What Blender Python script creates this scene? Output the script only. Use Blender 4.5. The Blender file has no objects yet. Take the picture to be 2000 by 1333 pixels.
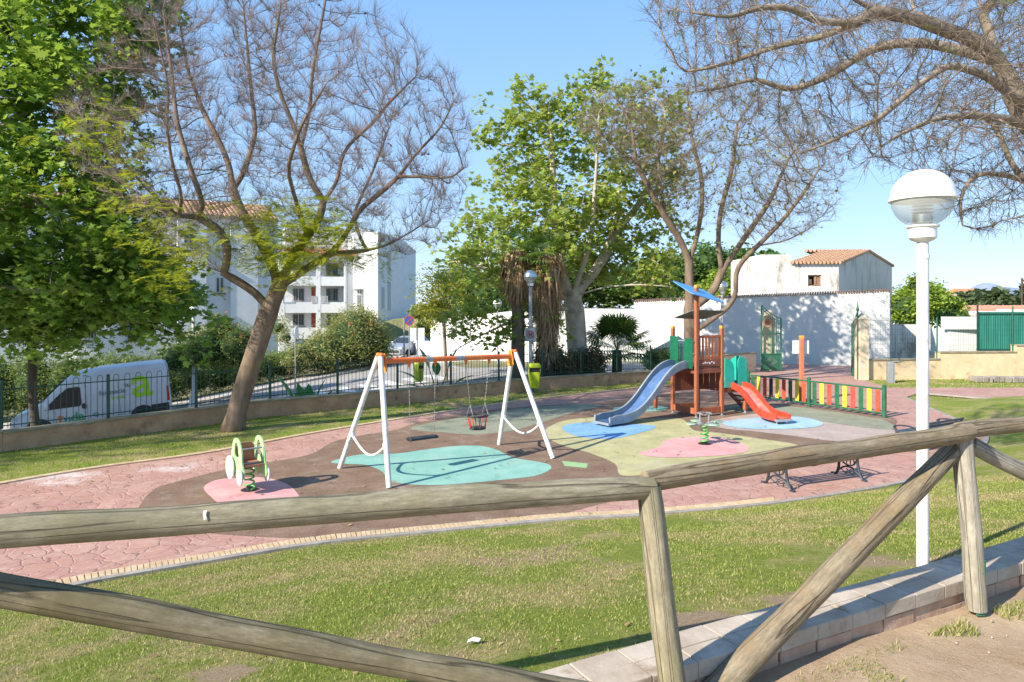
import bpy, math, random
import numpy as np
from mathutils import Vector, Matrix
from mathutils.geometry import delaunay_2d_cdt
R = math.radians
rng = np.random.default_rng(7)
random.seed(7)
SC = bpy.context.scene
C = SC.collection

# ------------------------------------------------------------------ camera, sky, sun, exposure
CAMZ = 3.0
F = 1333.0                                    # focal length in photo pixels
cam = bpy.data.objects.new("camera", bpy.data.cameras.new("camera")); C.objects.link(cam)
cam.location = (0, 0, CAMZ); cam.rotation_euler = (R(90), 0, 0)
cam.data.lens = 24.0; cam.data.sensor_width = 36.0; cam.data.shift_y = -0.033
cam.data.clip_end = 5000; cam.data.clip_start = 0.05
SC.camera = cam
SUN_EL, SHX, SHY = R(32.5), 0.800, 0.600      # shadows fall along (SHX, SHY)
W = bpy.data.worlds.new("World"); SC.world = W; W.use_nodes = True
nt = W.node_tree; bg = nt.nodes["Background"]
sky = nt.nodes.new("ShaderNodeTexSky"); sky.sky_type = 'NISHITA'; sky.sun_disc = False
sky.sun_elevation = SUN_EL; sky.sun_rotation = math.atan2(-SHX, -SHY)
sky.air_density = 1.0; sky.dust_density = 0.0; sky.ozone_density = 4.0
tcw = nt.nodes.new("ShaderNodeTexCoord"); sx = nt.nodes.new("ShaderNodeSeparateXYZ"); nt.links.new(tcw.outputs['Generated'], sx.inputs[0])
cr = nt.nodes.new("ShaderNodeValToRGB"); nt.links.new(sx.outputs[2], cr.inputs[0]); e = cr.color_ramp.elements     # clear spring sky, paler towards the horizon
e[0].position = 0.0; e[0].color = (0.45, 0.57, 0.73, 1); e[1].position = 0.16; e[1].color = (0.30, 0.48, 0.72, 1)
q = e.new(0.42); q.color = (0.19, 0.37, 0.67, 1); q = e.new(1.0); q.color = (0.11, 0.24, 0.52, 1)
sc_ = nt.nodes.new("ShaderNodeVectorMath"); sc_.operation = 'SCALE'; nt.links.new(cr.outputs[0], sc_.inputs[0]); sc_.inputs['Scale'].default_value = 5.4
mx = nt.nodes.new("ShaderNodeMix"); mx.data_type = 'RGBA'; mx.inputs[0].default_value = 0.85
nt.links.new(sky.outputs[0], mx.inputs[6]); nt.links.new(sc_.outputs[0], mx.inputs[7]); nt.links.new(mx.outputs[2], bg.inputs[0]); bg.inputs[1].default_value = 0.15
sun = bpy.data.lights.new("sun", 'SUN'); sun.energy = 4.5; sun.angle = R(0.5); sun.color = (1.0, 0.91, 0.77)
so = bpy.data.objects.new("sun", sun); C.objects.link(so)
so.rotation_euler = Vector((-SHX * math.cos(SUN_EL), -SHY * math.cos(SUN_EL), math.sin(SUN_EL))).to_track_quat('Z', 'Y').to_euler()
SC.view_settings.view_transform = 'Standard'; SC.view_settings.look = 'None'
SC.view_settings.exposure = 1.0; SC.view_settings.gamma = 1.0
SC.cycles.max_bounces = 5; SC.cycles.diffuse_bounces = 3; SC.cycles.transparent_max_bounces = 6
SC.cycles.use_denoising = True; SC.cycles.use_adaptive_sampling = False; SC.cycles.sample_clamp_indirect = 4.0

# ------------------------------------------------------------------ helpers
def P(px, py, Y): return Vector(((px - 1000) / F * Y, Y, CAMZ + (600 - py) / F * Y))
def G(px, py, z=0.0):
    Y = (CAMZ - z) * F / (py - 600.0)
    return ((px - 1000) / F * Y, Y)
def street(x, y): return min(-0.528 + 0.0993 * x + 0.01484 * y, -0.06)
def GS(px, py):
    u, v = (px - 1000) / F, (600 - py) / F
    Y = -3.528 / (v - 0.0993 * u - 0.01484)
    return Vector((u * Y, Y, street(u * Y, Y)))

def tag(o, label=None, cat=None, group=None, kind=None):
    if label: o['label'] = label
    if cat: o['category'] = cat
    if group: o['group'] = group
    if kind: o['kind'] = kind
    return o
def thing(name, label, cat, loc=(0, 0, 0), rz=0.0, group=None, rx=0.0, ry=0.0):
    o = bpy.data.objects.new(name, None); C.objects.link(o)
    o.location = loc; o.rotation_euler = (rx, ry, rz); o.empty_display_size = 0.2
    return tag(o, label, cat, group, 'thing')
def pmat(o):
    m = Matrix.Identity(4)
    while o is not None:
        m = Matrix.LocRotScale(o.location, o.rotation_euler, o.scale) @ m; o = o.parent
    return m
def copy_tree(o, parent=None):
    c = o.copy(); C.objects.link(c)
    if parent is not None: c.parent = parent
    for ch in [x for x in bpy.data.objects if x.parent == o]: copy_tree(ch, c)
    return c

class MB:
    def __init__(s): s.V = []; s.Fc = []; s.M = []; s.n = 0
    def add(s, vs, fs, mi=0):
        b = s.n; s.V.extend([tuple(v) for v in vs]); s.n += len(vs)
        for f in fs: s.Fc.append([i + b for i in f]); s.M.append(mi)
        return s
    def box(s, c, d, rot=None, mi=0):
        c = Vector(c); x, y, z = d[0] / 2, d[1] / 2, d[2] / 2
        vs = [Vector(p) for p in ((-x,-y,-z),(x,-y,-z),(x,y,-z),(-x,y,-z),(-x,-y,z),(x,-y,z),(x,y,z),(-x,y,z))]
        if rot is not None: vs = [rot @ v for v in vs]
        return s.add([c + v for v in vs], [(0,3,2,1),(4,5,6,7),(0,1,5,4),(1,2,6,5),(2,3,7,6),(3,0,4,7)], mi)
    def beam(s, a, b, w, h, up=(0, 0, 1), mi=0):
        a, b = Vector(a), Vector(b); d = (b - a); L = d.length; d.normalize()
        x = d.cross(Vector(up))
        if x.length < 1e-4: x = d.cross(Vector((1, 0, 0)))
        x.normalize(); z = x.cross(d)
        rot = Matrix((x, d, z)).transposed()
        return s.box((a + b) / 2, (w, L, h), rot, mi)
    def tube(s, pts, rad, n=8, mi=0, caps=True):
        pts = [Vector(p) for p in pts]; m = len(pts)
        if not hasattr(rad, '__len__'): rad = [rad] * m
        t = [(pts[min(i + 1, m - 1)] - pts[max(i - 1, 0)]).normalized() for i in range(m)]
        ref = Vector((0, 0, 1)) if abs(t[0].z) < 0.9 else Vector((1, 0, 0))
        u = t[0].cross(ref).normalized(); vs = []
        cs = [(math.cos(2 * math.pi * k / n), math.sin(2 * math.pi * k / n)) for k in range(n)]
        for i in range(m):
            u = (u - t[i] * u.dot(t[i]))
            u = u.normalized() if u.length > 1e-6 else t[i].orthogonal().normalized()
            w = t[i].cross(u); r = rad[i]; p = pts[i]
            for c_, s_ in cs: vs.append(p + u * (c_ * r) + w * (s_ * r))
        fs = [(i*n+k, i*n+(k+1)%n, (i+1)*n+(k+1)%n, (i+1)*n+k) for i in range(m-1) for k in range(n)]
        if caps: fs += [tuple(reversed(range(n))), tuple(range((m-1)*n, m*n))]
        return s.add(vs, fs, mi)
    def lathe(s, prof, c=(0, 0, 0), n=16, mi=0, axis='z'):
        c = Vector(c); vs = []; m = len(prof)
        for r, z in prof:
            for k in range(n):
                a = 2 * math.pi * k / n
                v = (r * math.cos(a), r * math.sin(a), z)
                if axis == 'y': v = (v[0], v[2], v[1])
                if axis == 'x': v = (v[2], v[0], v[1])
                vs.append(c + Vector(v))
        fs = [(i*n+k, i*n+(k+1)%n, (i+1)*n+(k+1)%n, (i+1)*n+k) for i in range(m-1) for k in range(n)]
        if prof[0][0] > 1e-4: fs.append(tuple(reversed(range(n))))
        if prof[-1][0] > 1e-4: fs.append(tuple(range((m-1)*n, m*n)))
        return s.add(vs, fs, mi)
    def plate(s, poly, O, u, v, th, mi=0, holes=None):
        """polygon (in u,v) extruded by th along u x v"""
        O, u, v = Vector(O), Vector(u), Vector(v); w = u.cross(v).normalized() * th; n = len(poly)
        a = [O + u * p[0] + v * p[1] for p in poly]; b = [p + w for p in a]
        s.add(a + b, [tuple(reversed(range(n))), tuple(range(n, 2 * n))] + [(i, (i+1)%n, n+(i+1)%n, n+i) for i in range(n)], mi)
        return s
    def ring(s, outer, inner, O, u, v, th, mi=0):
        O, u, v = Vector(O), Vector(u), Vector(v); w = u.cross(v).normalized() * th; n = len(outer)
        f = lambda q: [O + u * p[0] + v * p[1] for p in q]
        a, b = f(outer), f(inner); vs = a + b + [p + w for p in a] + [p + w for p in b]; fs = []
        for i in range(n):
            j = (i + 1) % n
            fs += [(i, n+i, n+j, j), (2*n+i, 2*n+j, 3*n+j, 3*n+i), (i, j, 2*n+j, 2*n+i), (n+i, 3*n+i, 3*n+j, n+j)]
        return s.add(vs, fs, mi)
    def sphere(s, c, r, n=12, sc=(1, 1, 1), mi=0):
        prof = [(math.sin(math.pi * i / (n // 2)) , -math.cos(math.pi * i / (n // 2))) for i in range(n // 2 + 1)]
        vs0 = s.n; s.lathe([(max(p[0], 1e-5) * r, p[1] * r) for p in prof], (0, 0, 0), n, mi)
        for i in range(vs0, s.n):
            v = s.V[i]; s.V[i] = (c[0] + v[0]*sc[0], c[1] + v[1]*sc[1], c[2] + v[2]*sc[2])
        return s
    def build(s, name, mats, parent=None, smooth=None, world=False, bevel=0, loc=None):
        me = bpy.data.meshes.new(name)
        V = s.V
        if world and parent is not None:
            inv = pmat(parent).inverted(); V = [tuple(inv @ Vector(v)) for v in V]
        if loc is not None: V = [(v[0]-loc[0], v[1]-loc[1], v[2]-loc[2]) for v in V]
        me.from_pydata(V, [], s.Fc)
        if not isinstance(mats, (list, tuple)): mats = [mats]
        for m in mats: me.materials.append(m)
        me.polygons.foreach_set("material_index", s.M)
        if smooth is not None:
            me.polygons.foreach_set("use_smooth", [True] * len(s.Fc))
            if smooth < 180: me.set_sharp_from_angle(angle=R(smooth))
        me.validate(); me.update()
        o = bpy.data.objects.new(name, me); C.objects.link(o)
        if parent is not None: o.parent = parent
        if loc is not None: o.location = loc
        if bevel:
            b = o.modifiers.new("bevel", 'BEVEL'); b.width = bevel; b.segments = 2; b.limit_method = 'ANGLE'; b.angle_limit = R(40)
        return o

def np_mesh(name, V, loops, starts, mats, parent=None, smooth=False, midx=None):
    """fast mesh: V (n,3), loops flat, starts loop starts (all given)"""
    me = bpy.data.meshes.new(name)
    V = np.asarray(V, dtype=np.float32)
    if parent is not None:
        inv = np.array(pmat(parent).inverted()); V = V @ inv[:3, :3].T.astype(np.float32) + inv[:3, 3].astype(np.float32)
    me.vertices.add(len(V)); me.vertices.foreach_set("co", V.ravel())
    me.loops.add(len(loops)); me.loops.foreach_set("vertex_index", np.asarray(loops, dtype=np.int32).ravel())
    me.polygons.add(len(starts)); me.polygons.foreach_set("loop_start", np.asarray(starts, dtype=np.int32))
    if midx is not None: me.polygons.foreach_set("material_index", np.asarray(midx, dtype=np.int32))
    if smooth: me.polygons.foreach_set("use_smooth", np.ones(len(starts), dtype=bool))
    for m in (mats if isinstance(mats, (list, tuple)) else [mats]): me.materials.append(m)
    me.update(calc_edges=True); me.validate()
    o = bpy.data.objects.new(name, me); C.objects.link(o)
    if parent is not None: o.parent = parent
    return o

# ------------------------------------------------------------------ materials
class NG:
    def __init__(s, name):
        s.m = bpy.data.materials.new(name); s.m.use_nodes = True; s.t = s.m.node_tree
        s.b = s.t.nodes["Principled BSDF"]; s.out = s.t.nodes["Material Output"]; s.tc = None
    def n(s, typ, **kw):
        x = s.t.nodes.new(typ)
        for k, v in kw.items():
            if k.startswith('i_'): x.inputs[k[2:].replace('_', ' ')].default_value = v
            else: setattr(x, k, v)
        return x
    def l(s, a, b): s.t.links.new(a, b)
    def co(s, stretch=(1, 1, 1), rot=(0, 0, 0), kind='Object'):
        if s.tc is None: s.tc = s.n('ShaderNodeTexCoord')
        mp = s.n('ShaderNodeMapping'); mp.inputs['Scale'].default_value = stretch; mp.inputs['Rotation'].default_value = rot
        s.l(s.tc.outputs[kind], mp.inputs[0]); return mp.outputs[0]
    def noise(s, scale, detail=5, rough=0.6, co=None, dist=0.0):
        x = s.n('ShaderNodeTexNoise', i_Scale=scale, i_Detail=detail, i_Roughness=rough, i_Distortion=dist)
        s.l(co if co is not None else s.co(), x.inputs['Vector']); return x.outputs['Fac']
    def ramp(s, f, a=0.4, b=0.6, ca=(0, 0, 0, 1), cb=(1, 1, 1, 1)):
        x = s.n('ShaderNodeValToRGB'); e = x.color_ramp.elements
        e[0].position = a; e[1].position = b; e[0].color = ca; e[1].color = cb
        s.l(f, x.inputs[0]); return x.outputs[0]
    def mix(s, f, a, b, mode='MIX'):
        x = s.n('ShaderNodeMix', data_type='RGBA', blend_type=mode)
        for sock, val in ((x.inputs[0], f), (x.inputs[6], a), (x.inputs[7], b)):
            if hasattr(val, 'is_linked') or isinstance(val, bpy.types.NodeSocket): s.l(val, sock)
            elif isinstance(val, (int, float)): sock.default_value = val
            else: sock.default_value = (*val[:3], 1)
        return x.outputs[2]
    def math(s, op, a, b=0.0):
        x = s.n('ShaderNodeMath', operation=op)
        for sock, val in ((x.inputs[0], a), (x.inputs[1], b)):
            if isinstance(val, bpy.types.NodeSocket): s.l(val, sock)
            else: sock.default_value = val
        return x.outputs[0]
    def bump(s, h, strength=0.3, dist=0.01):
        x = s.n('ShaderNodeBump', i_Strength=strength, i_Distance=dist)
        s.l(h, x.inputs['Height']); s.l(x.outputs[0], s.b.inputs['Normal']); return x
    def col(s, c):
        if isinstance(c, bpy.types.NodeSocket): s.l(c, s.b.inputs['Base Color'])
        else: s.b.inputs['Base Color'].default_value = (*c[:3], 1)
        return s
    def set(s, rough=None, metal=None, spec=None):
        if rough is not None: s.b.inputs['Roughness'].default_value = rough
        if metal is not None: s.b.inputs['Metallic'].default_value = metal
        if spec is not None: s.b.inputs['Specular IOR Level'].default_value = spec
        return s

def pm(name, c1, c2=None, scale=4, a=0.4, b=0.65, rough=0.7, metal=0, bump=0, bscale=60, bdist=0.004, spec=0.5, stretch=(1,1,1), c3=None, s3=1.2):
    g = NG(name)
    if c2 is None: c2 = tuple(x * 0.8 for x in c1)
    k = g.mix(g.ramp(g.noise(scale, 7, 0.65, g.co(stretch)), a, b), c1, c2)
    if c3 is not None: k = g.mix(g.ramp(g.noise(s3, 8, 0.7, g.co(stretch)), 0.55, 0.68), k, c3)
    g.col(k).set(rough, metal, spec)
    if bump: g.bump(g.noise(bscale, 4, 0.6, g.co(stretch)), bump, bdist)
    return g.m
def leafmat(name, cols, trans=0.35, rough=0.55, spec=0.35):
    g = NG(name); geo = g.n('ShaderNodeNewGeometry')
    x = g.n('ShaderNodeValToRGB'); e = x.color_ramp.elements; x.color_ramp.interpolation = 'LINEAR'
    e[0].position = 0; e[0].color = (*cols[0], 1); e[1].position = 1; e[1].color = (*cols[-1], 1)
    for i, c in enumerate(cols[1:-1]):
        q = e.new((i + 1) / (len(cols) - 1)); q.color = (*c, 1)
    g.l(geo.outputs['Random Per Island'], x.inputs[0])
    k = g.mix(g.ramp(g.noise(0.6, 3, 0.6), 0.3, 0.7), x.outputs[0], cols[0]); k = g.mix(0.65, k, x.outputs[0])
    g.col(k).set(rough, 0, spec)
    tr = g.n('ShaderNodeBsdfTranslucent'); g.l(g.mix(0.5, k, (cols[-1][0] * 1.3, cols[-1][1] * 1.3, cols[-1][2] * 0.6)), tr.inputs[0])
    ms = g.n('ShaderNodeMixShader'); ms.inputs[0].default_value = trans
    g.l(g.b.outputs[0], ms.inputs[1]); g.l(tr.outputs[0], ms.inputs[2]); g.l(ms.outputs[0], g.out.inputs[0])
    return g.m
def barkmat(name, c1, c2, c3, scale=6, stretch=(1, 1, 0.25), bump=0.6):
    g = NG(name); co = g.co(stretch)
    k = g.mix(g.ramp(g.noise(scale, 8, 0.7, co), 0.38, 0.62), c1, c2)
    k = g.mix(g.ramp(g.noise(1.6, 5, 0.6), 0.55, 0.7), k, c3)
    g.col(k).set(0.9, 0, 0.2); g.bump(g.noise(scale * 3.5, 6, 0.7, co), bump, 0.02)
    return g.m

def inpoly(X, Y, poly):
    X = np.asarray(X, float); Y = np.asarray(Y, float); r = np.zeros(X.shape, bool); n = len(poly)
    for i in range(n):
        x1, y1 = poly[i]; x2, y2 = poly[(i + 1) % n]
        if y1 == y2: continue
        c = ((y1 > Y) != (y2 > Y)) & (X < (x2 - x1) * (Y - y1) / (y2 - y1) + x1); r ^= c
    return r
def dline(X, Y, pl):
    X = np.asarray(X, float); Y = np.asarray(Y, float); d = np.full(X.shape, 1e9)
    for (x1, y1), (x2, y2) in zip(pl[:-1], pl[1:]):
        dx, dy = x2 - x1, y2 - y1; t = np.clip(((X - x1) * dx + (Y - y1) * dy) / (dx * dx + dy * dy), 0, 1)
        d = np.minimum(d, np.hypot(X - x1 - t * dx, Y - y1 - t * dy))
    return d
def spline(pts, n=6, closed=True):
    out = []; m = len(pts)
    for i in range(m if closed else m - 1):
        g = (lambda k: pts[k % m]) if closed else (lambda k: pts[min(max(k, 0), m - 1)])
        p0, p1, p2, p3 = g(i-1), g(i), g(i+1), g(i+2)
        for j in range(n):
            t = j / n
            out.append(tuple(0.5*((2*b)+(-a+c)*t+(2*a-5*b+4*c-d)*t*t+(-a+3*b-3*c+d)*t**3) for a, b, c, d in zip(p0, p1, p2, p3)))
    if not closed: out.append(tuple(pts[-1]))
    return out
def offs(pl, d):
    out = []
    for i, p in enumerate(pl):
        a = pl[max(i-1, 0)]; b = pl[min(i+1, len(pl)-1)]; tx, ty = b[0]-a[0], b[1]-a[1]; L = math.hypot(tx, ty)
        out.append((p[0] - ty / L * d, p[1] + tx / L * d))
    return out
def resample(pl, step):
    out = [pl[0]]; acc = 0
    for (x1, y1), (x2, y2) in zip(pl[:-1], pl[1:]):
        L = math.hypot(x2-x1, y2-y1); t = step - acc
        while t <= L:
            out.append((x1+(x2-x1)*t/L, y1+(y2-y1)*t/L)); t += step
        acc = L - (t - step)
    return out
def region(name, poly, hfun, mats, holes=(), pts=None, kind='structure', keep=None):
    vs = [Vector(p) for p in poly]; ed = [(i, (i+1) % len(poly)) for i in range(len(poly))]
    for h in holes:
        b = len(vs); vs += [Vector(p) for p in h]; ed += [(b+i, b+(i+1) % len(h)) for i in range(len(h))]
    if pts is not None and len(pts):
        pts = np.asarray(pts); m = inpoly(pts[:, 0], pts[:, 1], poly)
        for h in holes: m &= ~inpoly(pts[:, 0], pts[:, 1], h)
        vs += [Vector((float(a), float(b))) for a, b in pts[m]]
    v2, _, fs, *_ = delaunay_2d_cdt(vs, ed, [], 0, 1e-4)
    A = np.array([tuple(v) for v in v2]); T = np.array([f for f in fs if len(f) == 3]); cen = A[T].mean(1)
    m = inpoly(cen[:, 0], cen[:, 1], poly)
    for h in holes: m &= ~inpoly(cen[:, 0], cen[:, 1], h)
    T = T[m]
    a, b, c = A[T[:, 0]], A[T[:, 1]], A[T[:, 2]]
    fl = ((b-a)[:, 0]*(c-a)[:, 1]-(b-a)[:, 1]*(c-a)[:, 0]) < 0; T[fl] = T[fl][:, ::-1]
    Z = hfun(A[:, 0], A[:, 1]) if callable(hfun) else np.full(len(A), hfun)
    o = np_mesh(name, np.column_stack([A, Z]), T.ravel(), np.arange(len(T)) * 3, mats, smooth=True)
    return tag(o, kind=kind)
def gridpts(x0, x1, y0, y1, s, jit=0.3):
    X, Y = np.meshgrid(np.arange(x0, x1, s), np.arange(y0, y1, s)); p = np.column_stack([X.ravel(), Y.ravel()])
    return p + rng.uniform(-jit, jit, p.shape) * s

# ------------------------------------------------------------------ layout lines (metres, playground level z = 0)
CURB = [(-9, -1.4), (-3, 1.75), (0.545, 3.63), (2.86, 4.81), (4.08, 5.44), (8, 7.6), (14, 10.6), (26, 16)]
CURBF = offs(CURB, -0.30)
NEARZ = 1.0
EDGE_PX = [(-300,1262),(0,1180),(160,1140),(400,1098),(620,1062),(860,1038),(1100,1015),(1240,1008),(1500,985),(1700,955),(1780,938)]
EDGE = [G(*p, 0.02) for p in EDGE_PX]
UP_PX = [(1840,915),(1900,886),(1928,860),(1915,838),(1860,815),(1800,790),(1768,776),(1790,769),(1900,778),(2000,788),(2300,806)]
TOP_PX = [(2300,772),(2000,757),(1850,757),(1740,757)]
PAVE = EDGE + [G(*p, 0.02) for p in UP_PX] + [G(*p, 0.02) for p in TOP_PX] + [(14.4, 28.3), (17.5, 34.5), (8.0, 38.5), (11.2, 31.4), (10.3, 30.4)] + \
       [G(*p, 0.02) for p in [(1300,752),(1150,768),(1000,785),(800,815),(600,848),(400,885),(200,912),(0,945),(-300,1003)]]
WALLL = [(-20, 2.5), (-14, 10.8), (-10.7, 14.3), (-6.7, 18.9), (1.1, 25), (5.6, 27.6), (8.5, 29.4), (11.4, 31.9)]
WALLR = [(14.6, 28.35), (21.7, 29), (30, 30)]
PARK = WALLL + [(8.2, 38.6), (17.6, 34.6)] + WALLR + [(30, 18)] + CURB[::-1]
LOWEDGE = [G(*p, 0.0) for p in EDGE_PX] + [G(*p, 0.0) for p in UP_PX[:7]] + [(13.0, 22.0), (20, 24), (30, 25)]
def hpark(X, Y):
    dC = dline(X, Y, CURB); dE = dline(X, Y, LOWEDGE)
    below = np.zeros(np.shape(X), bool)
    poly = LOWEDGE + [(30, 18)] + CURB[::-1]
    below = inpoly(X, Y, poly)
    t = dE / (dE + dC + 1e-6)
    h = np.where(below, 1.12 * t, np.where(dC < 0.02, 1.12, 0.0))
    h = np.where((dC < 0.05), 1.12, h)
    und = 0.02 * np.sin(X * 1.3 + Y * .7) * np.cos(Y * 1.1 - X * .4)
    # the lawn rises a little towards the left wall
    return h + und * np.clip(dE, 0, 1) * 0.6 - 0.01
def hout(X, Y):
    z = np.minimum(-0.528 + 0.0993 * X + 0.01484 * Y, -0.06)
    far = np.clip((Y - 80) / 120, 0, 1)
    z = np.maximum(z, -6.0) * (1 - far) + far * (-4.0)
    return z + np.where((X > 9) & (Y > 39), -0.6, 0)

# ------------------------------------------------------------------ ground materials
BARE = [(1.2, 4.22, .45), (1.8, 4.5, .28), (-1.7, 4.0, .3)]
def m_grass():
    g = NG("mown_grass")
    n1 = g.noise(0.9, 9, 0.72); n2 = g.noise(14, 6, 0.8); n3 = g.noise(0.45, 6, 0.6, g.co((1, 1, 1), (0, 0, 1)))
    green = g.mix(g.ramp(n2, 0.35, 0.68), (0.14, 0.19, 0.022), (0.29, 0.33, 0.07))
    dry = g.mix(g.ramp(n2, 0.35, 0.7), (0.31, 0.25, 0.10), (0.50, 0.41, 0.21))
    soil = g.mix(g.ramp(g.noise(40, 4, 0.7), 0.3, 0.7), (0.28, 0.20, 0.125), (0.44, 0.34, 0.225))
    k = g.mix(g.ramp(n1, 0.47, 0.63), green, dry)
    k = g.mix(g.ramp(g.math('ADD', g.math('MULTIPLY', n3, 0.75), g.math('MULTIPLY', n1, 0.25)), 0.585, 0.635), k, soil)
    for cx_, cy_, rr_ in BARE:
        d_ = g.n('ShaderNodeVectorMath', operation='DISTANCE'); g.l(g.co((1, 1, 0)), d_.inputs[0]); d_.inputs[1].default_value = (cx_, cy_, 0)
        f_ = g.math('ADD', g.math('MULTIPLY', g.noise(3.5, 7, 0.75), 1.5), g.math('MULTIPLY', d_.outputs['Value'], -0.8 / rr_)); k = g.mix(g.ramp(f_, 0.22, 0.36), k, soil)
    g.col(k).set(0.95, 0, 0.15); g.bump(g.noise(70, 5, 0.8), 0.9, 0.03); return g.m
def m_dirt():
    g = NG("sandy_dirt")
    k = g.mix(g.ramp(g.noise(2.2, 9, 0.7), 0.35, 0.65), (0.42, 0.295, 0.185), (0.58, 0.44, 0.30))
    k = g.mix(g.ramp(g.noise(90, 3, 0.8), 0.60, 0.72), k, (0.55, 0.48, 0.38))
    k = g.mix(g.ramp(g.noise(1.4, 9, 0.85, g.co((1, 1, 1), (0, 0, .6))), 0.57, 0.63), k, (0.17, 0.19, 0.045))
    g.col(k).set(0.95, 0, 0.15); g.bump(g.noise(22, 9, 0.8), 0.9, 0.03); return g.m
def m_paving():
    g = NG("stamped_concrete")
    co = g.co((1, 1, 1)); w = g.n('ShaderNodeVectorMath', operation='ADD')
    nz = g.n('ShaderNodeTexNoise', i_Scale=1.6, i_Detail=4); g.l(co, nz.inputs[0])
    sc = g.n('ShaderNodeVectorMath', operation='SCALE'); sc.inputs['Scale'].default_value = 0.6; g.l(nz.outputs['Color'], sc.inputs[0])
    g.l(co, w.inputs[0]); g.l(sc.outputs[0], w.inputs[1])
    v = g.n('ShaderNodeTexVoronoi', feature='DISTANCE_TO_EDGE', i_Scale=3.6); g.l(w.outputs[0], v.inputs[0])
    vc = g.n('ShaderNodeTexVoronoi', i_Scale=3.6); g.l(w.outputs[0], vc.inputs[0])
    k = g.mix(g.ramp(g.noise(1.1, 7, 0.7), 0.35, 0.65), (0.40, 0.215, 0.165), (0.49, 0.305, 0.245))
    hs = g.n('ShaderNodeSeparateColor'); g.l(vc.outputs['Color'], hs.inputs[0])
    k = g.mix(g.math('MULTIPLY', hs.outputs[0], 0.35), k, (0.30, 0.15, 0.14))
    k = g.mix(g.ramp(g.noise(7, 6, 0.8), 0.52, 0.75), k, (0.54, 0.39, 0.32))
    ck = g.math('MULTIPLY', g.math('SUBTRACT', 1.0, g.ramp(v.outputs['Distance'], 0.006, 0.022)), g.ramp(g.noise(1.9, 4, 0.6), 0.40, 0.62))
    k = g.mix(ck, k, (0.17, 0.10, 0.09))
    for cx_, cy_, rr_ in ((-8.0, 12.1, 1.3), (-6.3, 12.7, 0.9), (-7.6, 11.6, 0.7)):      # spilt white paint, worn to patches
        d_ = g.n('ShaderNodeVectorMath', operation='DISTANCE'); g.l(co, d_.inputs[0]); d_.inputs[1].default_value = (cx_, cy_, 0)
        f_ = g.math('ADD', g.math('MULTIPLY', g.noise(2.6, 6, 0.7), 1.6), g.math('MULTIPLY', d_.outputs['Value'], -0.75 / rr_))
        k = g.mix(g.math('MULTIPLY', g.ramp(f_, 0.40, 0.85), 0.6), k, (0.70, 0.66, 0.64))
    g.col(k).set(0.8, 0, 0.3)
    h = g.math('ADD', g.ramp(v.outputs['Distance'], 0.0, 0.06), g.math('MULTIPLY', g.noise(12, 5, 0.7), 0.5))
    g.bump(h, 0.5, 0.012); return g.m
def m_rubber(name, c1, c2, wear=0.0):
    g = NG(name)
    k = g.mix(g.ramp(g.noise(1.7, 8, 0.7), 0.38, 0.66), c1, c2)
    k = g.mix(g.math('MULTIPLY', g.ramp(g.noise(70, 3, 0.7), 0.52, 0.62), 0.45), k, tuple(min(1, x * 1.5 + .05) for x in c2))
    k = g.mix(g.math('MULTIPLY', g.ramp(g.noise(150, 2, 0.5, g.co((1, 1, 1), (0, 0, 1))), 0.5, 0.62), 0.35), k, tuple(x * 0.5 for x in c1))
    k = g.mix(g.math('MULTIPLY', g.ramp(g.noise(0.9, 10, 0.8, g.co((1, 1, 1), (0, 0, 2))), 0.54 - wear, 0.72 - wear), 0.65), k, (0.46, 0.42, 0.36))
    k = g.mix(g.math('MULTIPLY', g.ramp(g.noise(2.3, 10, 0.85, g.co((1, .35, 1), (0, 0, .4))), 0.56, 0.66), 0.45), k, tuple(x * .55 for x in c1))
    g.col(k).set(0.9, 0, 0.2); g.bump(g.noise(130, 3, 0.7), 0.5, 0.004); return g.m
def m_asphalt():
    g = NG("asphalt")
    k = g.mix(g.ramp(g.noise(0.7, 8, 0.7), 0.35, 0.65), (0.26, 0.25, 0.24), (0.36, 0.34, 0.32))
    g.col(k).set(0.9, 0, 0.25); g.bump(g.noise(90, 3), 0.4, 0.01); return g.m
GRASS = m_grass()
CONC = pm("pavement_concrete", (0.40, 0.36, 0.32), (0.52, 0.48, 0.43), 3, rough=0.9, bump=0.3)
PLAIN = pm("scrubland", (0.12, 0.13, 0.05), (0.22, 0.19, 0.10), 0.06, rough=0.95)

BARKD = barkmat("dark_bark", (0.06, 0.045, 0.035), (0.11, 0.085, 0.065), (0.08, 0.07, 0.04))
# ------------------------------------------------------------------ the ground sheets
big = [(-3000, -60), (3000, -60), (3000, 4000), (-3000, 4000)]
pts = np.vstack([gridpts(-70, 70, -40, 120, 4), gridpts(-600, 600, 120, 800, 60), gridpts(-2900, 2900, 900, 3900, 400)])
nearpoly = [(-9.2, -1.7), (-9.2, -20), (26, -20)] + CURBF[::-1]
region("ground", big, hout, PLAIN, holes=[PARK], pts=pts)
region("lawn", PARK, hpark, GRASS, pts=np.vstack([gridpts(-12, 18, -2, 14, 0.22), gridpts(-16, 28, 12, 34, 0.5)]))
region("dirt_ground", [(-9, -2), (-9, -12), (26, -12)] + [(x, y + .1) for x, y in CURBF[::-1]],
       lambda X, Y: NEARZ + 0.018 * np.sin(2.1 * X + Y) * np.cos(1.7 * Y) + 0.01 * np.sin(7 * X) * np.sin(6 * Y + X), m_dirt(), pts=gridpts(-8, 14, -3, 10, 0.15))
region("path", PAVE, 0.02, m_paving())
BROWN = m_rubber("brown_rubber", (0.165, 0.105, 0.072), (0.25, 0.17, 0.12))
def gpoly(px, z=0.024): return [G(x, y, z) for x, y in px]
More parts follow.
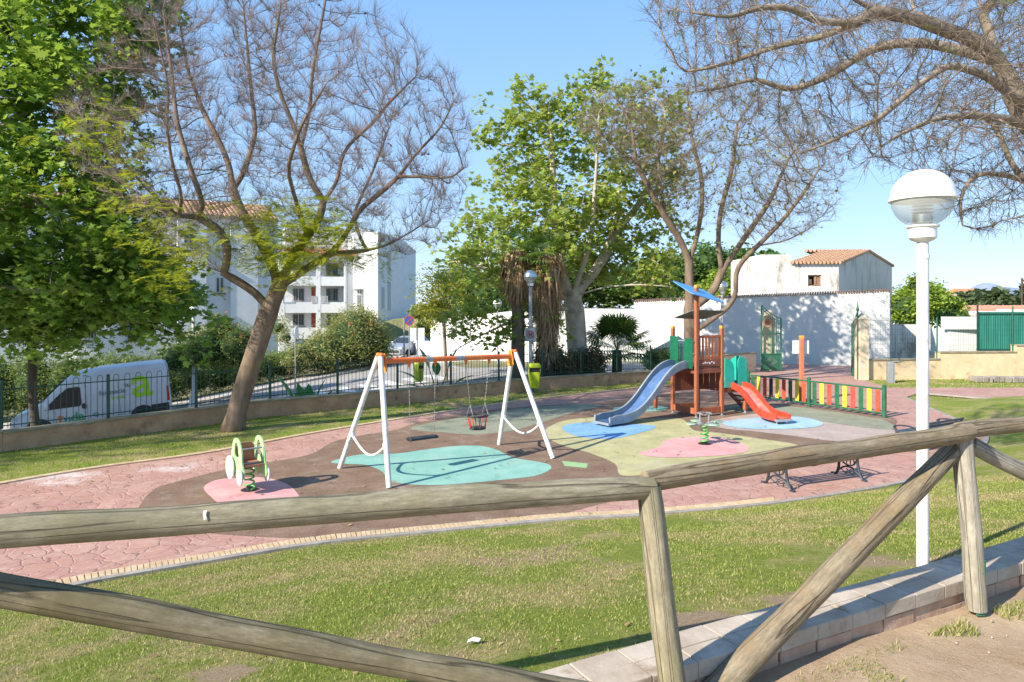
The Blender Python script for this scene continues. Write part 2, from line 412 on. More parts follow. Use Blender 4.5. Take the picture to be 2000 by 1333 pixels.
region("rubber_surface", spline(gpoly([(268,1000),(300,956),(345,941),(450,915),(600,889),(647,864),(710,849),(770,840),(830,822),(960,800),(1090,790),(1140,790),(1200,782),(1258,775),(1330,766),
       (1400,765),(1455,776),(1580,792),(1735,812),(1738,836),(1650,846),(1690,856),(1640,868),(1480,895),(1380,925),(1260,965),(1180,982),(1100,1002),(1000,1020),(850,1035),(700,1046),(560,1050),(400,1040),(300,1025)]), 4), 0.024, BROWN)
cols = {
 'teal': m_rubber("teal_rubber", (0.18, 0.39, 0.33), (0.27, 0.48, 0.41), -0.02), 'pink': m_rubber("pink_rubber", (0.56, 0.27, 0.27), (0.66, 0.38, 0.37), 0.02),
 'yellow': m_rubber("sand_rubber", (0.34, 0.32, 0.16), (0.50, 0.46, 0.25), 0.0), 'blue': m_rubber("blue_rubber", (0.15, 0.32, 0.58), (0.24, 0.42, 0.66), -0.06),
 'sky': m_rubber("pale_blue_rubber", (0.28, 0.45, 0.60), (0.38, 0.54, 0.66), -0.03), 'grey': m_rubber("greygreen_rubber", (0.20, 0.215, 0.155), (0.29, 0.30, 0.22), -0.02),
 'beige': m_rubber("beige_rubber", (0.36, 0.28, 0.24), (0.46, 0.38, 0.34), 0.02), 'lime': m_rubber("lime_rubber", (0.24, 0.40, 0.19), (0.34, 0.50, 0.26), -0.05)}
PATCH = [
 ('grey', [(800,838),(870,845),(930,848),(1000,841),(1060,824),(1120,806),(1172,794),(1160,789),(1100,791),(1000,800),(900,815),(830,828)], .028),
 ('beige', [(1410,836),(1380,825),(1440,812),(1520,806),(1600,816),(1738,838),(1760,850),(1700,857),(1640,862),(1540,850),(1470,842)], .028),
 ('grey', [(1400,800),(1455,790),(1560,795),(1700,815),(1742,828),(1745,838),(1690,835),(1600,822),(1500,808),(1440,804)], .032),
 ('yellow', [(1062,850),(1075,832),(1110,820),(1180,814),(1260,818),(1330,818),(1355,840),(1400,845),(1480,856),(1562,871),(1510,890),(1350,915),(1260,927),(1212,927),(1200,905),(1150,884),(1100,870)], .028),
 ('teal', [(646,902),(700,888),(770,886),(830,878),(890,871),(940,871),(975,880),(1000,893),(1040,900),(1070,906),(1076,915),(1050,928),(1000,935),(930,942),(860,947),(800,946),(762,938),(745,920),(715,908),(680,906)], .028),
 ('pink', [(398,952),(420,938),(460,933),(520,933),(560,945),(580,962),(582,975),(545,982),(460,987),(432,985),(412,970)], .028),
 ('pink', [(1247,885),(1285,873),(1300,860),(1340,853),(1400,853),(1440,862),(1463,875),(1450,884),(1400,890),(1330,893),(1280,892)], .033),
 ('blue', [(1097,835),(1120,827),(1160,825),(1200,827),(1270,830),(1280,835),(1250,845),(1200,856),(1150,855),(1115,848)], .033),
 ('sky', [(1410,826),(1440,819),(1500,814),(1560,814),(1600,822),(1606,830),(1570,836),(1500,838),(1440,835)], .036),
 ('teal', [(1197,798),(1230,792),(1280,792),(1305,797),(1280,803),(1220,804)], .032),
]
for c, p, z in PATCH:
    region({'teal':'teal_rubber_patch','pink':'pink_rubber_patch','yellow':'sand_rubber_patch','blue':'blue_rubber_patch','sky':'pale_blue_rubber_patch','grey':'grey_rubber_patch','beige':'beige_rubber_patch'}[c],
           spline(gpoly(p, z), 5), z, cols[c])
region("lime_rubber_patch", gpoly([(1097,900),(1148,905),(1146,914),(1103,910)], .028), .028, cols['lime'])

# brick border and kerb stone along the path
BRK = pm("edging_brick", (0.46, 0.33, 0.19), (0.60, 0.47, 0.30), 9, rough=0.85, bump=0.4, bscale=40)
KST = pm("kerb_stone", (0.25, 0.225, 0.20), (0.37, 0.34, 0.30), 5, rough=0.9, bump=0.4, bscale=50)
e2 = spline(EDGE + [G(*p, 0.02) for p in UP_PX[:7]], 6, False)
mb = MB(); rs = resample([p for p in e2 if p[0] < 4.5], 0.062)
for a, b in zip(rs[:-1], rs[1:]):
    t = Vector((b[0]-a[0], b[1]-a[1], 0)).normalized(); n_ = Vector((-t.y, t.x, 0)); m = Vector(((a[0]+b[0])/2, (a[1]+b[1])/2, 0.0))
    mb.box(m + n_ * 0.17 + Vector((0, 0, 0.012 + random.uniform(-.002, .002))), (0.054, 0.20, 0.04), Matrix((t, n_, Vector((0, 0, 1)))).transposed())
tag(mb.build("brick_edging", BRK), kind='structure')
mb = MB(); rs = resample(e2, 0.5)
for a, b in zip(rs[:-1], rs[1:]):
    t = Vector((b[0]-a[0], b[1]-a[1], 0)); L = t.length; t.normalize(); n_ = Vector((-t.y, t.x, 0)); m = Vector(((a[0]+b[0])/2, (a[1]+b[1])/2, 0.0))
    mb.box(m + n_ * 0.015 + Vector((0, 0, -0.02)), (L - 0.004, 0.09, 0.12), Matrix((t, n_, Vector((0, 0, 1)))).transposed())
tag(mb.build("kerb", KST), kind='structure')
mb = MB(); rs = resample(spline([G(*p, 0.02) for p in [(-300,1003),(0,945),(200,912),(400,885),(600,848),(800,815),(1000,785),(1150,768),(1300,752)]], 5, False), 0.4)
for a, b in zip(rs[:-1], rs[1:]):
    t = Vector((b[0]-a[0], b[1]-a[1], 0)); L = t.length; t.normalize(); n_ = Vector((-t.y, t.x, 0)); m = Vector(((a[0]+b[0])/2, (a[1]+b[1])/2, 0.0))
    mb.box(m + Vector((0, 0, 0.0)), (L - 0.01, 0.14, 0.09), Matrix((t, n_, Vector((0, 0, 1)))).transposed())
tag(mb.build("back_kerb", BRK), kind='structure')
# far path kerb stone right
mb = MB(); rs = resample([G(*p, 0.0) for p in UP_PX[7:]], 0.8)
for a, b in zip(rs[:-1], rs[1:]): mb.beam((a[0], a[1], 0.0), (b[0], b[1], 0.0), 0.16, 0.12)
tag(mb.build("side_path_kerb", KST), kind='structure')

# ------------------------------------------------------------------ street
KERB = [(-60, 26), (-22, 29), (-16.5, 29.9), (-14.6, 31.5), (-12.8, 34.8), (-8.4, 43.2), (-7.2, 60), (-7, 90)]
KS = spline(KERB, 5, False)
NK = offs(WALLL[:6], 1.5)
road = KS[:-1] + [(-3.2, 88), (-3.0, 60), (-4.3, 43.5), (-3.0, 37.4), (3.0, 37.2), (7.8, 37.8)] + [(8.4, 31.0)] + [(x, y) for x, y in offs(WALLL, 1.3)[::-1]][2:] + [(-30, 4), (-60, 4)]
sth = lambda X, Y: np.minimum(-0.528 + 0.0993 * X + 0.01484 * Y, -0.06)
region("road", road, lambda X, Y: np.maximum(sth(X, Y), -6) + 0.006 - .0, m_asphalt(), pts=gridpts(-58, 8, 5, 88, 3))
side = KS + offs(KS, 1.7)[::-1]
mb = MB()
ko = offs(KS, 1.8)
for i in range(len(KS) - 1):
    q = [KS[i], KS[i+1], ko[i+1], ko[i]]
    t = [Vector((x, y, max(street(x, y), -6) + 0.13)) for x, y in q]; b = [v - Vector((0, 0, 0.3)) for v in t]
    mb.add(t + b, [(0,1,2,3), (0,4,5,1), (2,6,7,3)])
tag(mb.build("pavement", CONC), kind='structure')
mb = MB(); na = offs(WALLL, 0.1); nb = offs(WALLL, 1.35)
for i in range(len(na) - 2):
    q = [na[i], na[i+1], nb[i+1], nb[i]]
    t = [Vector((x, y, max(street(x, y), -6) + 0.10)) for x, y in q]; b = [v - Vector((0, 0, 0.3)) for v in t]
    mb.add(t + b, [(0,1,2,3), (2,6,7,3)])
tag(mb.build("park_side_pavement", CONC), kind='structure')
WPAINT = pm("road_paint", (0.62, 0.62, 0.60), (0.5, 0.5, 0.48), 5, rough=0.8)
YPAINT = pm("yellow_road_paint", (0.62, 0.36, 0.06), (0.5, 0.32, 0.08), 5, rough=0.8)
mb = MB()
for k in range(7):
    c = Vector((-9.6 + k * 0.98, 30.6 + k * 0.42, 0)); d = Vector((-0.42, 0.9, 0)) * 1.5; w = Vector((0.9, 0.42, 0)) * 0.26
    mb.add([Vector((p.x, p.y, street(p.x, p.y) + 0.012)) for p in (c-d-w, c-d+w, c+d+w, c+d-w)], [(0,1,2,3)])
tag(mb.build("zebra_crossing", WPAINT), kind='structure')
mb = MB()
for a, b in (((-3.4, 27.6), (3.0, 32.0)), ((-4.2, 36.5), (-2.9, 35.9))):
    a, b = Vector((*a, 0)), Vector((*b, 0)); n_ = Vector((-(b-a).y, (b-a).x, 0)).normalized() * .12
    mb.add([Vector((p.x, p.y, street(p.x, p.y) + 0.012)) for p in (a-n_, b-n_, b+n_, a+n_)], [(0,1,2,3)])
tag(mb.build("yellow_line", YPAINT), kind='structure')

# ------------------------------------------------------------------ grass blades on the near lawn
def blades(name, n, x0, x1, y0, y1, hfun, hmin, hmax, mat, cond, wid=0.0035):
    X = rng.uniform(x0, x1, n); Y = rng.uniform(y0, y1, n); m = cond(X, Y); X, Y = X[m], Y[m]; n = len(X)
    Z = hfun(X, Y); a = rng.uniform(0, 2*np.pi, n); h = rng.uniform(hmin, hmax, n); w = wid * (0.7 + 0.12 * Y)
    b = rng.uniform(0, 2*np.pi, n); lean = rng.uniform(0.2, 1.1, n) * h
    dx, dy = np.cos(a) * w, np.sin(a) * w; lx, ly = np.cos(b) * lean, np.sin(b) * lean
    V = np.stack([np.column_stack([X-dx, Y-dy, Z-.004]), np.column_stack([X+dx, Y+dy, Z-.004]), np.column_stack([X+lx, Y+ly, Z+h])], 1).reshape(-1, 3)
    o = np_mesh(name, V, np.arange(3*n), np.arange(n)*3, mat); tag(o, kind='stuff'); return o
def gblade():
    g = NG("grass_blade"); geo = g.n('ShaderNodeNewGeometry')
    x = g.n('ShaderNodeValToRGB'); e = x.color_ramp.elements; e[0].color = (0.15, 0.205, 0.03, 1); e[1].color = (0.38, 0.42, 0.10, 1); e[1].position = 0.8
    g.l(geo.outputs['Random Per Island'], x.inputs[0])
    d = g.n('ShaderNodeValToRGB'); e = d.color_ramp.elements; e[0].color = (0.34, 0.28, 0.10, 1); e[1].color = (0.56, 0.47, 0.25, 1); g.l(geo.outputs['Random Per Island'], d.inputs[0])
    k = g.mix(g.ramp(g.math('ADD', g.noise(0.9, 9, 0.72), g.math('MULTIPLY', g.math('SUBTRACT', geo.outputs['Random Per Island'], 0.5), 0.25)), 0.46, 0.61), x.outputs[0], d.outputs[0])
    g.col(k).set(0.6, 0, 0.3); tr = g.n('ShaderNodeBsdfTranslucent'); g.l(k, tr.inputs[0]); ms = g.n('ShaderNodeMixShader'); ms.inputs[0].default_value = 0.35
    g.l(g.b.outputs[0], ms.inputs[1]); g.l(tr.outputs[0], ms.inputs[2]); g.l(ms.outputs[0], g.out.inputs[0]); return g.m
GB = gblade()
lawnpoly = LOWEDGE + [(30, 18)] + CURB[::-1]
onlawn = lambda X, Y: inpoly(X, Y, lawnpoly) & (dline(X, Y, CURB) > 0.02) & (dline(X, Y, LOWEDGE) > 0.03)
# a cheap 2-D value noise, to thin the blades where soil shows
def vnoise(X, Y, s, seed):
    r = np.random.default_rng(seed).random((64, 64)); x = X * s + 20; y = Y * s + 20; i = np.floor(x).astype(int); j = np.floor(y).astype(int); fx = x - i; fy = y - j
    fx = fx*fx*(3-2*fx); fy = fy*fy*(3-2*fy); g_ = lambda a, b: r[a % 64, b % 64]
    return (g_(i,j)*(1-fx)+g_(i+1,j)*fx)*(1-fy)+(g_(i,j+1)*(1-fx)+g_(i+1,j+1)*fx)*fy
def bare(X, Y):
    m = np.ones(len(X), bool); nz = vnoise(X, Y, 5, 8) * .7 + rng.uniform(0, .4, len(X))
    for cx_, cy_, rr_ in BARE: m &= (np.hypot(X - cx_, Y - cy_) / rr_ > nz * 1.35)
    return m
def dens(X, Y): return vnoise(X, Y, 0.8, 1) * .5 + vnoise(X, Y, 2.3, 2) * .3 + vnoise(X, Y, 6, 3) * .2 + rng.uniform(-.12, .12, len(X)) > 0.40
blades("grass", 420000, -6, 9, 2.2, 11, hpark, 0.008, 0.022, GB, lambda X, Y: onlawn(X, Y) & dens(X, Y) & bare(X, Y) & (np.abs(X) < Y * 0.8))
backlawn = lambda X, Y: inpoly(X, Y, PARK) & ~inpoly(X, Y, PAVE) & ~inpoly(X, Y, lawnpoly) & (np.abs(X) < Y * 0.8)
blades("back_lawn_grass", 120000, -12, 22, 10, 29, hpark, 0.02, 0.05, GB, lambda X, Y: backlawn(X, Y) & dens(X, Y), 0.004)
tuft = lambda X, Y: (vnoise(X, Y, 1.6, 5) * .6 + vnoise(X, Y, 5, 6) * .4 > 0.54) & ~inpoly(X, Y, lawnpoly) & (dline(X, Y, CURBF) > 0.12)
blades("weed_grass", 110000, 0.6, 6, 2.0, 6.0, lambda X, Y: np.full(len(X), NEARZ), 0.015, 0.05, GB, tuft)
BRICKP = pm("pebble", (0.34, 0.27, 0.21), (0.48, 0.42, 0.35), 20, rough=.9)
# pebbles on the dirt
mb = MB()
for k in range(110):
    x = random.uniform(0.8, 5.2); y = 3.2 + (x - .5) * .5 - random.uniform(0.05, 1.3); r = random.uniform(.003, .010)
    mb.sphere((x, y, NEARZ + r * .3), r, 6, (1, random.uniform(.6, 1), .6))
tag(mb.build("pebbles", BRICKP, smooth=180), kind='stuff')

# ================================================================== THINGS
# ------------------------------------------------------------------ low coping wall at the camera's feet
STONE = pm("coping_stone", (0.38, 0.31, 0.24), (0.52, 0.45, 0.37), 3.0, rough=0.9, bump=0.5, bscale=30, bdist=.006, c3=(0.26, 0.19, 0.12), s3=3.2)
BRICKW = pm("old_brick", (0.40, 0.25, 0.17), (0.52, 0.37, 0.27), 6, rough=0.95, bump=0.7, bscale=25, bdist=.01)
w_ = thing("low_wall", "low curved retaining wall with pale stone coping at the foot of the log fence", "wall")
mb, mk = MB(), MB(); rs = resample(spline(CURB, 6, False), 0.30)
for i, (a, b) in enumerate(zip(rs[:-1], rs[1:])):
    if a[0] < -3.5 or a[0] > 14: continue
    t = Vector((b[0]-a[0], b[1]-a[1], 0)).normalized(); n_ = Vector((-t.y, t.x, 0)); m = Vector(((a[0]+b[0])/2, (a[1]+b[1])/2, 0))
    rot = Matrix((t, n_, Vector((0, 0, 1)))).transposed()
    for k, off in enumerate((-0.0755, -0.2255)):
        mb.box(m + n_ * off + Vector((0, 0, 1.135 + random.uniform(-.003, .003))), (0.2965, 0.148, 0.09), rot @ Matrix.Rotation(random.uniform(-.006, .006), 3, 'Z'))
    mk.box(m + n_ * (-0.15 + random.uniform(-.008, .008)) + Vector((0, 0, 1.04)), (0.288, 0.275 + random.uniform(-.015, .01), 0.085), rot @ Matrix.Rotation(random.uniform(-.012, .012), 3, 'Z'))
    mk.box(m + n_ * -0.15 + Vector((0, 0, 0.93)), (0.31, 0.262, 0.19), rot)
mb.build("coping", STONE, w_, bevel=0.006); mk.build("brick_base", BRICKW, w_, bevel=0.005)

# ------------------------------------------------------------------ rustic log fence
def m_log(name, c1, c2, dark, green):
    g = NG(name); co = g.co((0.35, 5, 5))
    k = g.mix(g.ramp(g.noise(6, 9, 0.75, co), 0.36, 0.64), c1, c2)
    k = g.mix(g.ramp(g.noise(1.7, 7, 0.7), 0.45, 0.62), k, green)
    crack = g.ramp(g.noise(2.4, 3, 0.5, g.co((0.22, 5.5, 5.5), (0, 0, 0))), 0.497, 0.503, (0, 0, 0, 1), (1, 1, 1, 1))
    n = g.noise(1.0, 3, 0.5, g.co((0.10, 5, 5)), 0.15); n2_ = g.noise(0.8, 3, 0.5, g.co((0.13, 7, 7), (0, 0, .0)), 0.1); d = g.math('MINIMUM', g.math('ABSOLUTE', g.math('SUBTRACT', n, 0.53)), g.math('ABSOLUTE', g.math('SUBTRACT', n2_, 0.46))); d = g.math('ADD', d, g.math('MULTIPLY', g.ramp(g.noise(2.5, 3, .6), .42, .6), 0.006)); ck = g.ramp(d, 0.0045, 0.012)
    k = g.mix(ck, dark, k)
    v = g.n('ShaderNodeTexVoronoi', i_Scale=1.0); g.l(g.co((2.6, 5.5, 5.5)), v.inputs[0])
    kn = g.ramp(v.outputs['Distance'], 0.10, 0.17); k = g.mix(kn, tuple(x * .45 for x in c1), k)
    k = g.mix(g.ramp(g.noise(40, 5, 0.8, g.co((0.2, 1, 1))), 0.35, 0.7), tuple(x * .6 for x in c1), k)
    g.col(k).set(0.85, 0, 0.25)
    h = g.math('ADD', g.math('MULTIPLY', ck, 1.0), g.math('MULTIPLY', g.noise(9, 8, 0.8, co), 0.8)); g.bump(h, 0.8, 0.008); return g.m
LOG = m_log("weathered_log", (0.30, 0.265, 0.175), (0.47, 0.42, 0.30), (0.045, 0.03, 0.018), (0.25, 0.225, 0.12))
LOGB = m_log("brown_log", (0.28, 0.225, 0.145), (0.43, 0.36, 0.25), (0.045, 0.03, 0.02), (0.30, 0.20, 0.10))
LOGG = m_log("grey_log", (0.40, 0.36, 0.29), (0.56, 0.52, 0.44), (0.05, 0.04, 0.03), (0.30, 0.27, 0.17))
LOGD = m_log("stained_log", (0.25, 0.21, 0.125), (0.40, 0.345, 0.225), (0.03, 0.022, 0.015), (0.14, 0.12, 0.05))
def log(name, a, b, r0, r1, mat, parent, sag=0.0, seed=1, bevel_end=True):
    a, b = Vector(a), Vector(b); d = b - a; L = d.length; rs_ = np.random.default_rng(seed); n, m = 20, max(8, int(L / 0.09))
    V, ph = [], rs_.uniform(0, 6.28, 6)
    for i in range(m + 1):
        t = i / m; x = t * L; r = r0 + (r1 - r0) * t
        if i in (0, m): r *= 0.93
        wob = 0.006 * math.sin(3.1 * x + ph[0]) + 0.004 * math.sin(8.3 * x + ph[1])
        for k in range(n):
            an = 2 * math.pi * k / n
            rr = r * (1 + 0.03 * math.sin(2 * an + ph[2] + x) + 0.018 * math.sin(5 * an + ph[3] + 2.3 * x)) + wob * 0.3
            V.append((x, rr * math.cos(an), rr * math.sin(an) + wob + sag * 4 * t * (1 - t)))
    mb = MB(); fs = [(i*n+k, i*n+(k+1)%n, (i+1)*n+(k+1)%n, (i+1)*n+k) for i in range(m) for k in range(n)]
    fs += [tuple(reversed(range(n))), tuple(range(m*n, (m+1)*n))]
    mb.add(V, fs); o = mb.build(name, mat, parent, smooth=50)
    x = d.normalized(); y = x.orthogonal().normalized(); z = x.cross(y); M4 = Matrix((x, y, z)).transposed().to_4x4(); M4.translation = a
    o.location = a; o.rotation_euler = M4.to_euler(); return o
fence = thing("log_fence", "weathered round log fence with diagonal braces in front of the lawn", "fence")
P1, P2, P0 = Vector((0.69, 3.40, 0)), Vector((3.02, 4.50, 0)), Vector((-2.45, 2.34, 0))
P3 = Vector((5.35, 5.45, 0))
rz = 2.142
def at(p, z): return Vector((p.x, p.y, z))
log("rail", P(-420, 1072, 2.33), P(1276, 950, 3.40), 0.060, 0.058, LOG, fence, 0.01, 3)
log("rail", P(1262, 938, 3.43), P(1890, 844, 4.50), 0.059, 0.062, LOGB, fence, 0.0, 5)
log("rail", P(1870, 842, 4.56), P(2400, 782, 5.75), 0.056, 0.058, LOGB, fence, 0.0, 8)
log("post", P(1268, 950, 3.40), P(1316, 1378, 3.33), 0.062, 0.068, LOG, fence, 0, 11)
log("post", P(1882, 852, 4.50), P(1906, 1190, 4.46), 0.060, 0.068, LOGG, fence, 0, 12)
log("post", P(-450, 1050, 2.30), P(-430, 1750, 2.30), 0.062, 0.068, LOG, fence, 0, 13)
log("brace", P(1872, 868, 4.56), P(1378, 1372, 3.46), 0.066, 0.073, LOGB, fence, 0, 14)
log("brace", P(-380, 1082, 2.46), P(1190, 1369, 3.30), 0.062, 0.064, LOGD, fence, 0, 15)
log("brace", P(1894, 866, 4.66), P(2420, 1140, 5.4), 0.058, 0.062, LOGG, fence, 0, 16)
GREENM = pm("green_metal", (0.03, 0.13, 0.075), (0.045, 0.18, 0.10), 6, rough=0.5)
mb = MB(); c = P(1915, 1132, 4.42)
mb.box((c.x, c.y, 1.18), (0.055, 0.012, 0.36)); mb.box((c.x + .03, c.y + .03, 1.18), (0.012, 0.06, 0.36))
for z in (1.05, 1.28): mb.lathe([(0.009, 0), (0.009, .008)], (c.x, c.y - .016, z), 8, axis='y')
mb.build("bracket", GREENM, fence, bevel=.002)
PMARK = pm("chipped_white_paint", (0.72, 0.70, 0.66), (0.55, 0.50, 0.42), 60, rough=0.9)
ra, rb = P(-420, 1072, 2.33), P(1276, 950, 3.40)
for px_, hh_, oz in ((403, .036, .012), (884, .026, .004)):
    u_ = (px_ - 1000) / F; k_ = (u_ * ra.y - ra.x) / ((rb.x - ra.x) - u_ * (rb.y - ra.y)); c_ = ra + (rb - ra) * k_; d_ = (rb - ra).normalized(); nn = Vector((d_.y, -d_.x, 0)).normalized()
    mb = MB()
    q_ = [c_ + d_ * (sx * .006 + .002 * math.sin(a * 40)) + nn * (.0625 * math.cos(a)) + Vector((0, 0, .0625 * math.sin(a) + .008)) for a in np.linspace(oz * 6, oz * 6 + hh_ / .06, 6) for sx in (-1, 1)]
    mb.add(q_, [(2*i, 2*i+1, 2*i+3, 2*i+2) for i in range(5)]); mb.build("paint_mark", PMARK, fence, world=True)
WOODWH = pm("white_stain", (0.7, 0.68, 0.62), (0.6, 0.58, 0.5), 30, rough=0.9)

# ------------------------------------------------------------------ lamps
WHITE = pm("white_enamel", (0.78, 0.78, 0.76), (0.70, 0.70, 0.68), 2, rough=0.35, spec=0.5)
WHITE_DIRTY = pm("white_paint_worn", (0.74, 0.74, 0.72), (0.62, 0.61, 0.57), 4, rough=0.5, c3=(0.42, 0.36, 0.28), s3=9)
GALV = pm("galvanised_steel", (0.27, 0.29, 0.31), (0.36, 0.38, 0.40), 12, rough=0.5, metal=0.3)
def m_glass(name, col, a):
    g = NG(name); g.col(col).set(0.12, 0, 0.6)
    tr = g.n('ShaderNodeBsdfTransparent'); tr.inputs[0].default_value = (0.93, 0.96, 0.95, 1); ms = g.n('ShaderNodeMixShader'); ms.inputs[0].default_value = a
    g.l(tr.outputs[0], ms.inputs[1]); g.l(g.b.outputs[0], ms.inputs[2]); g.l(ms.outputs[0], g.out.inputs[0]); return g.m
DIFF = m_glass("clear_lamp_bowl", (0.55, 0.58, 0.56), 0.42)
ALU = pm("aluminium", (0.6, 0.6, 0.6), (0.7, 0.7, 0.7), 8, rough=0.3, metal=0.9)
def globe_lamp(label, loc, H, rg=0.245, rp=0.045, polemat=None, capmat=None, name="street_lamp", base_h=0.0, group="globe street lamps in the park"):
    t = thing(name, label, "street lamp", loc, group=group); pm_ = polemat or WHITE_DIRTY; cm = capmat or WHITE
    zc = H - rg; s = rg / 0.245
    mb = MB(); mb.lathe([(rp * 1.9, 0), (rp * 1.9, .02), (rp * 1.15, .05), (rp, .1), (rp, zc - .50*s), (rp*1.12, zc - .50*s), (rp*1.12, zc - .47*s), (rp*1.0, zc - .465*s), (rp*.95, zc - .36*s)], n=20); mb.build("pole", pm_, t, smooth=40)
    mb = MB(); mb.lathe([(.045*s, zc-.36*s), (.085*s, zc-.345*s), (.105*s, zc-.325*s), (.105*s, zc-.245*s), (.125*s, zc-.235*s), (.125*s, zc-.222*s), (.10*s, zc-.22*s)], n=24); mb.build("collar", cm, t, smooth=40)
    prof = [(math.sqrt(max(0, 1 - (z/1.0)**2)) * rg * .97, zc + z * rg * .97) for z in np.linspace(-0.90, -0.02, 12)]
    mb = MB(); mb.lathe(prof, n=32); mb.build("bowl", DIFF, t, smooth=180)
    prof = [(rg*1.02, zc-.014*s), (rg*1.045, zc-.012*s), (rg*1.045, zc+.012*s)] + [(math.cos(a)*rg, zc + .012*s + math.sin(a)*rg*.96) for a in np.linspace(0.06, math.pi/2, 14)]
    prof[-1] = (0.0005, prof[-1][1]); mb = MB(); mb.lathe(prof, n=32); mb.build("cap", cm, t, smooth=50)
    mb = MB(); mb.lathe([(.05*s, zc-.22*s), (.075*s, zc-.2*s), (.075*s, zc-.13*s)], n=16)
    for k in range(5):
        z = zc - (.12 - .028*k)*s; mb.lathe([(.05*s, z), (.082*s, z+.004*s), (.082*s, z+.009*s), (.05*s, z+.014*s)], n=20)
    mb.build("lamp_holder", ALU, t, smooth=40)
    return t
globe_lamp("tall white globe lamp post standing on the lawn right behind the log fence", (3.02, 5.02, 0.98), 3.03, 0.215, 0.041)
l2 = globe_lamp("grey globe lamp post carrying a no dogs sign behind the swing set", (0.66, 24.3, 0), 4.33, 0.245, 0.06, GALV, ALU)
globe_lamp("grey globe lamp post rising beyond the play tower in front of the long white wall", (9.3, 30.2, 0), 4.15, 0.235, 0.05, GALV, ALU)
globe_lamp("small white globe lamp post in front of the bright retaining wall", (-0.78, 37.1, -0.06), 3.5, 0.24, 0.035, GALV, WHITE)
globe_lamp("white street lamp with a conical foot beside the hedge right of the van", tuple(GS(378, 795)), 4.6, 0.24, 0.07, WHITE_DIRTY, WHITE)
mb = MB(); x, y, z = GS(378, 795); mb.lathe([(0.24, z), (0.22, z+.05), (0.10, z+.75), (0.08, z+.8)], (x, y, 0), 16)
o = mb.build("lamp_foot", WHITE_DIRTY, [q for q in bpy.data.objects if q.type == 'EMPTY'][-1], smooth=40, world=True)

def text_mesh(name, body, size, mat, parent, loc, rot, ext=0.002, align='LEFT', shear=0.0, world=False):
    cu = bpy.data.curves.new(name, 'FONT'); cu.body = body; cu.size = size; cu.extrude = ext; cu.align_x = align; cu.resolution_u = 3; cu.offset = size * 0.012
    o = bpy.data.objects.new(name, cu); C.objects.link(o); dg = bpy.context.evaluated_depsgraph_get(); me = bpy.data.meshes.new_from_object(o.evaluated_get(dg))
    bpy.data.objects.remove(o); me.materials.clear(); me.materials.append(mat); me.name = name
    o = bpy.data.objects.new(name, me); C.objects.link(o); o.parent = parent; o.location = loc; o.rotation_euler = rot; return o
SIGNG = pm("sign_plate_grey", (0.22, 0.24, 0.27), (0.28, 0.30, 0.33), 6, rough=0.4)
SIGNW = pm("sign_white", (0.75, 0.75, 0.75), rough=0.5); BLACK = pm("black_plastic", (0.02, 0.02, 0.022), (0.035, 0.035, 0.04), 10, rough=0.5); REDP = pm("sign_red", (0.42, 0.05, 0.06), rough=0.5)
# no-dogs sign on the lamp
sg = thing("no_dogs_sign", "square grey sign with a no dogs roundel fixed to the grey lamp post", "sign", (0.66, 24.20, 2.03))
mb = MB(); mb.box((0, 0, 0), (0.40, 0.02, 0.48)); mb.build("plate", SIGNG, sg, bevel=.004)
mb = MB(); circ = lambda r, n=24: [(r*math.cos(2*math.pi*k/n), r*math.sin(2*math.pi*k/n)) for k in range(n)]
mb.ring(circ(.13), circ(.105), (0, -.013, 0), (1, 0, 0), (0, 0, 1), .004); mb.beam((-.08, -.017, .08), (.08, -.017, -.08), .022, .004, up=(0, 1, 0)); mb.build("roundel", REDP, sg)
mb = MB(); mb.plate([(-.06,-.02),(-.05,-.07),(-.035,-.07),(-.03,-.025),(.02,-.025),(.03,-.07),(.045,-.07),(.045,.0),(.05,.03),(.075,.03),(.07,.055),(.045,.065),(.03,.03),(-.045,.02),(-.065,.05),(-.07,.045)], (0, -.0125, 0), (1, 0, 0), (0, 0, 1), .002); mb.build("dog_symbol", BLACK, sg)
for zz in ((.20, .3), (.175, .22)), ((-.17, .3), (-.195, .2)):
    mb = MB(); mb.add([(-zz[0][1]/2, -.0125, zz[0][0]+.005), (zz[0][1]/2, -.0125, zz[0][0]+.005), (zz[0][1]/2, -.0125, zz[0][0]-.005), (zz[1][1]/2, -.0125, zz[1][0]+.005), (zz[1][1]/2, -.0125, zz[1][0]-.005), (-zz[1][1]/2, -.0125, zz[1][0]-.005), (-zz[1][1]/2, -.0125, zz[1][0]+.005), (-zz[0][1]/2, -.0125, zz[0][0]-.005)], [(0,7,2,1), (6,5,4,3)]); mb.build("lettering", SIGNW, sg)

# ------------------------------------------------------------------ swing set
ORANGE = pm("orange_paint", (0.72, 0.13, 0.02), (0.80, 0.20, 0.035), 5, rough=0.45); ORANGE2 = pm("faded_orange", (0.80, 0.30, 0.04), (0.72, 0.22, 0.03), 5, rough=0.5)
CHAIN = pm("chain_steel", (0.30, 0.27, 0.24), (0.42, 0.38, 0.34), 30, rough=0.45, metal=0.6); RUBBLK = pm("black_rubber", (0.018, 0.02, 0.024), (0.035, 0.038, 0.045), 8, rough=0.6)
REDRUB = pm("red_rubber", (0.50, 0.05, 0.035), (0.6, 0.09, 0.06), 8, rough=0.5)
LN, LR = Vector((*G(760,953,.028), .03)), Vector((*G(664,914,.028), .03)); RN, RR = Vector((*G(1080,895,.028), .03)), Vector((*G(975,868,.028), .03))
TL, TR = P(742, 703, 11.93), P(1003, 694, 14.13)
sw = thing("swing_set", "two bay swing set with white A-frame legs and an orange crossbar", "swing set", ((LN+RR)/2).to_tuple()[:2] + (0.03,))
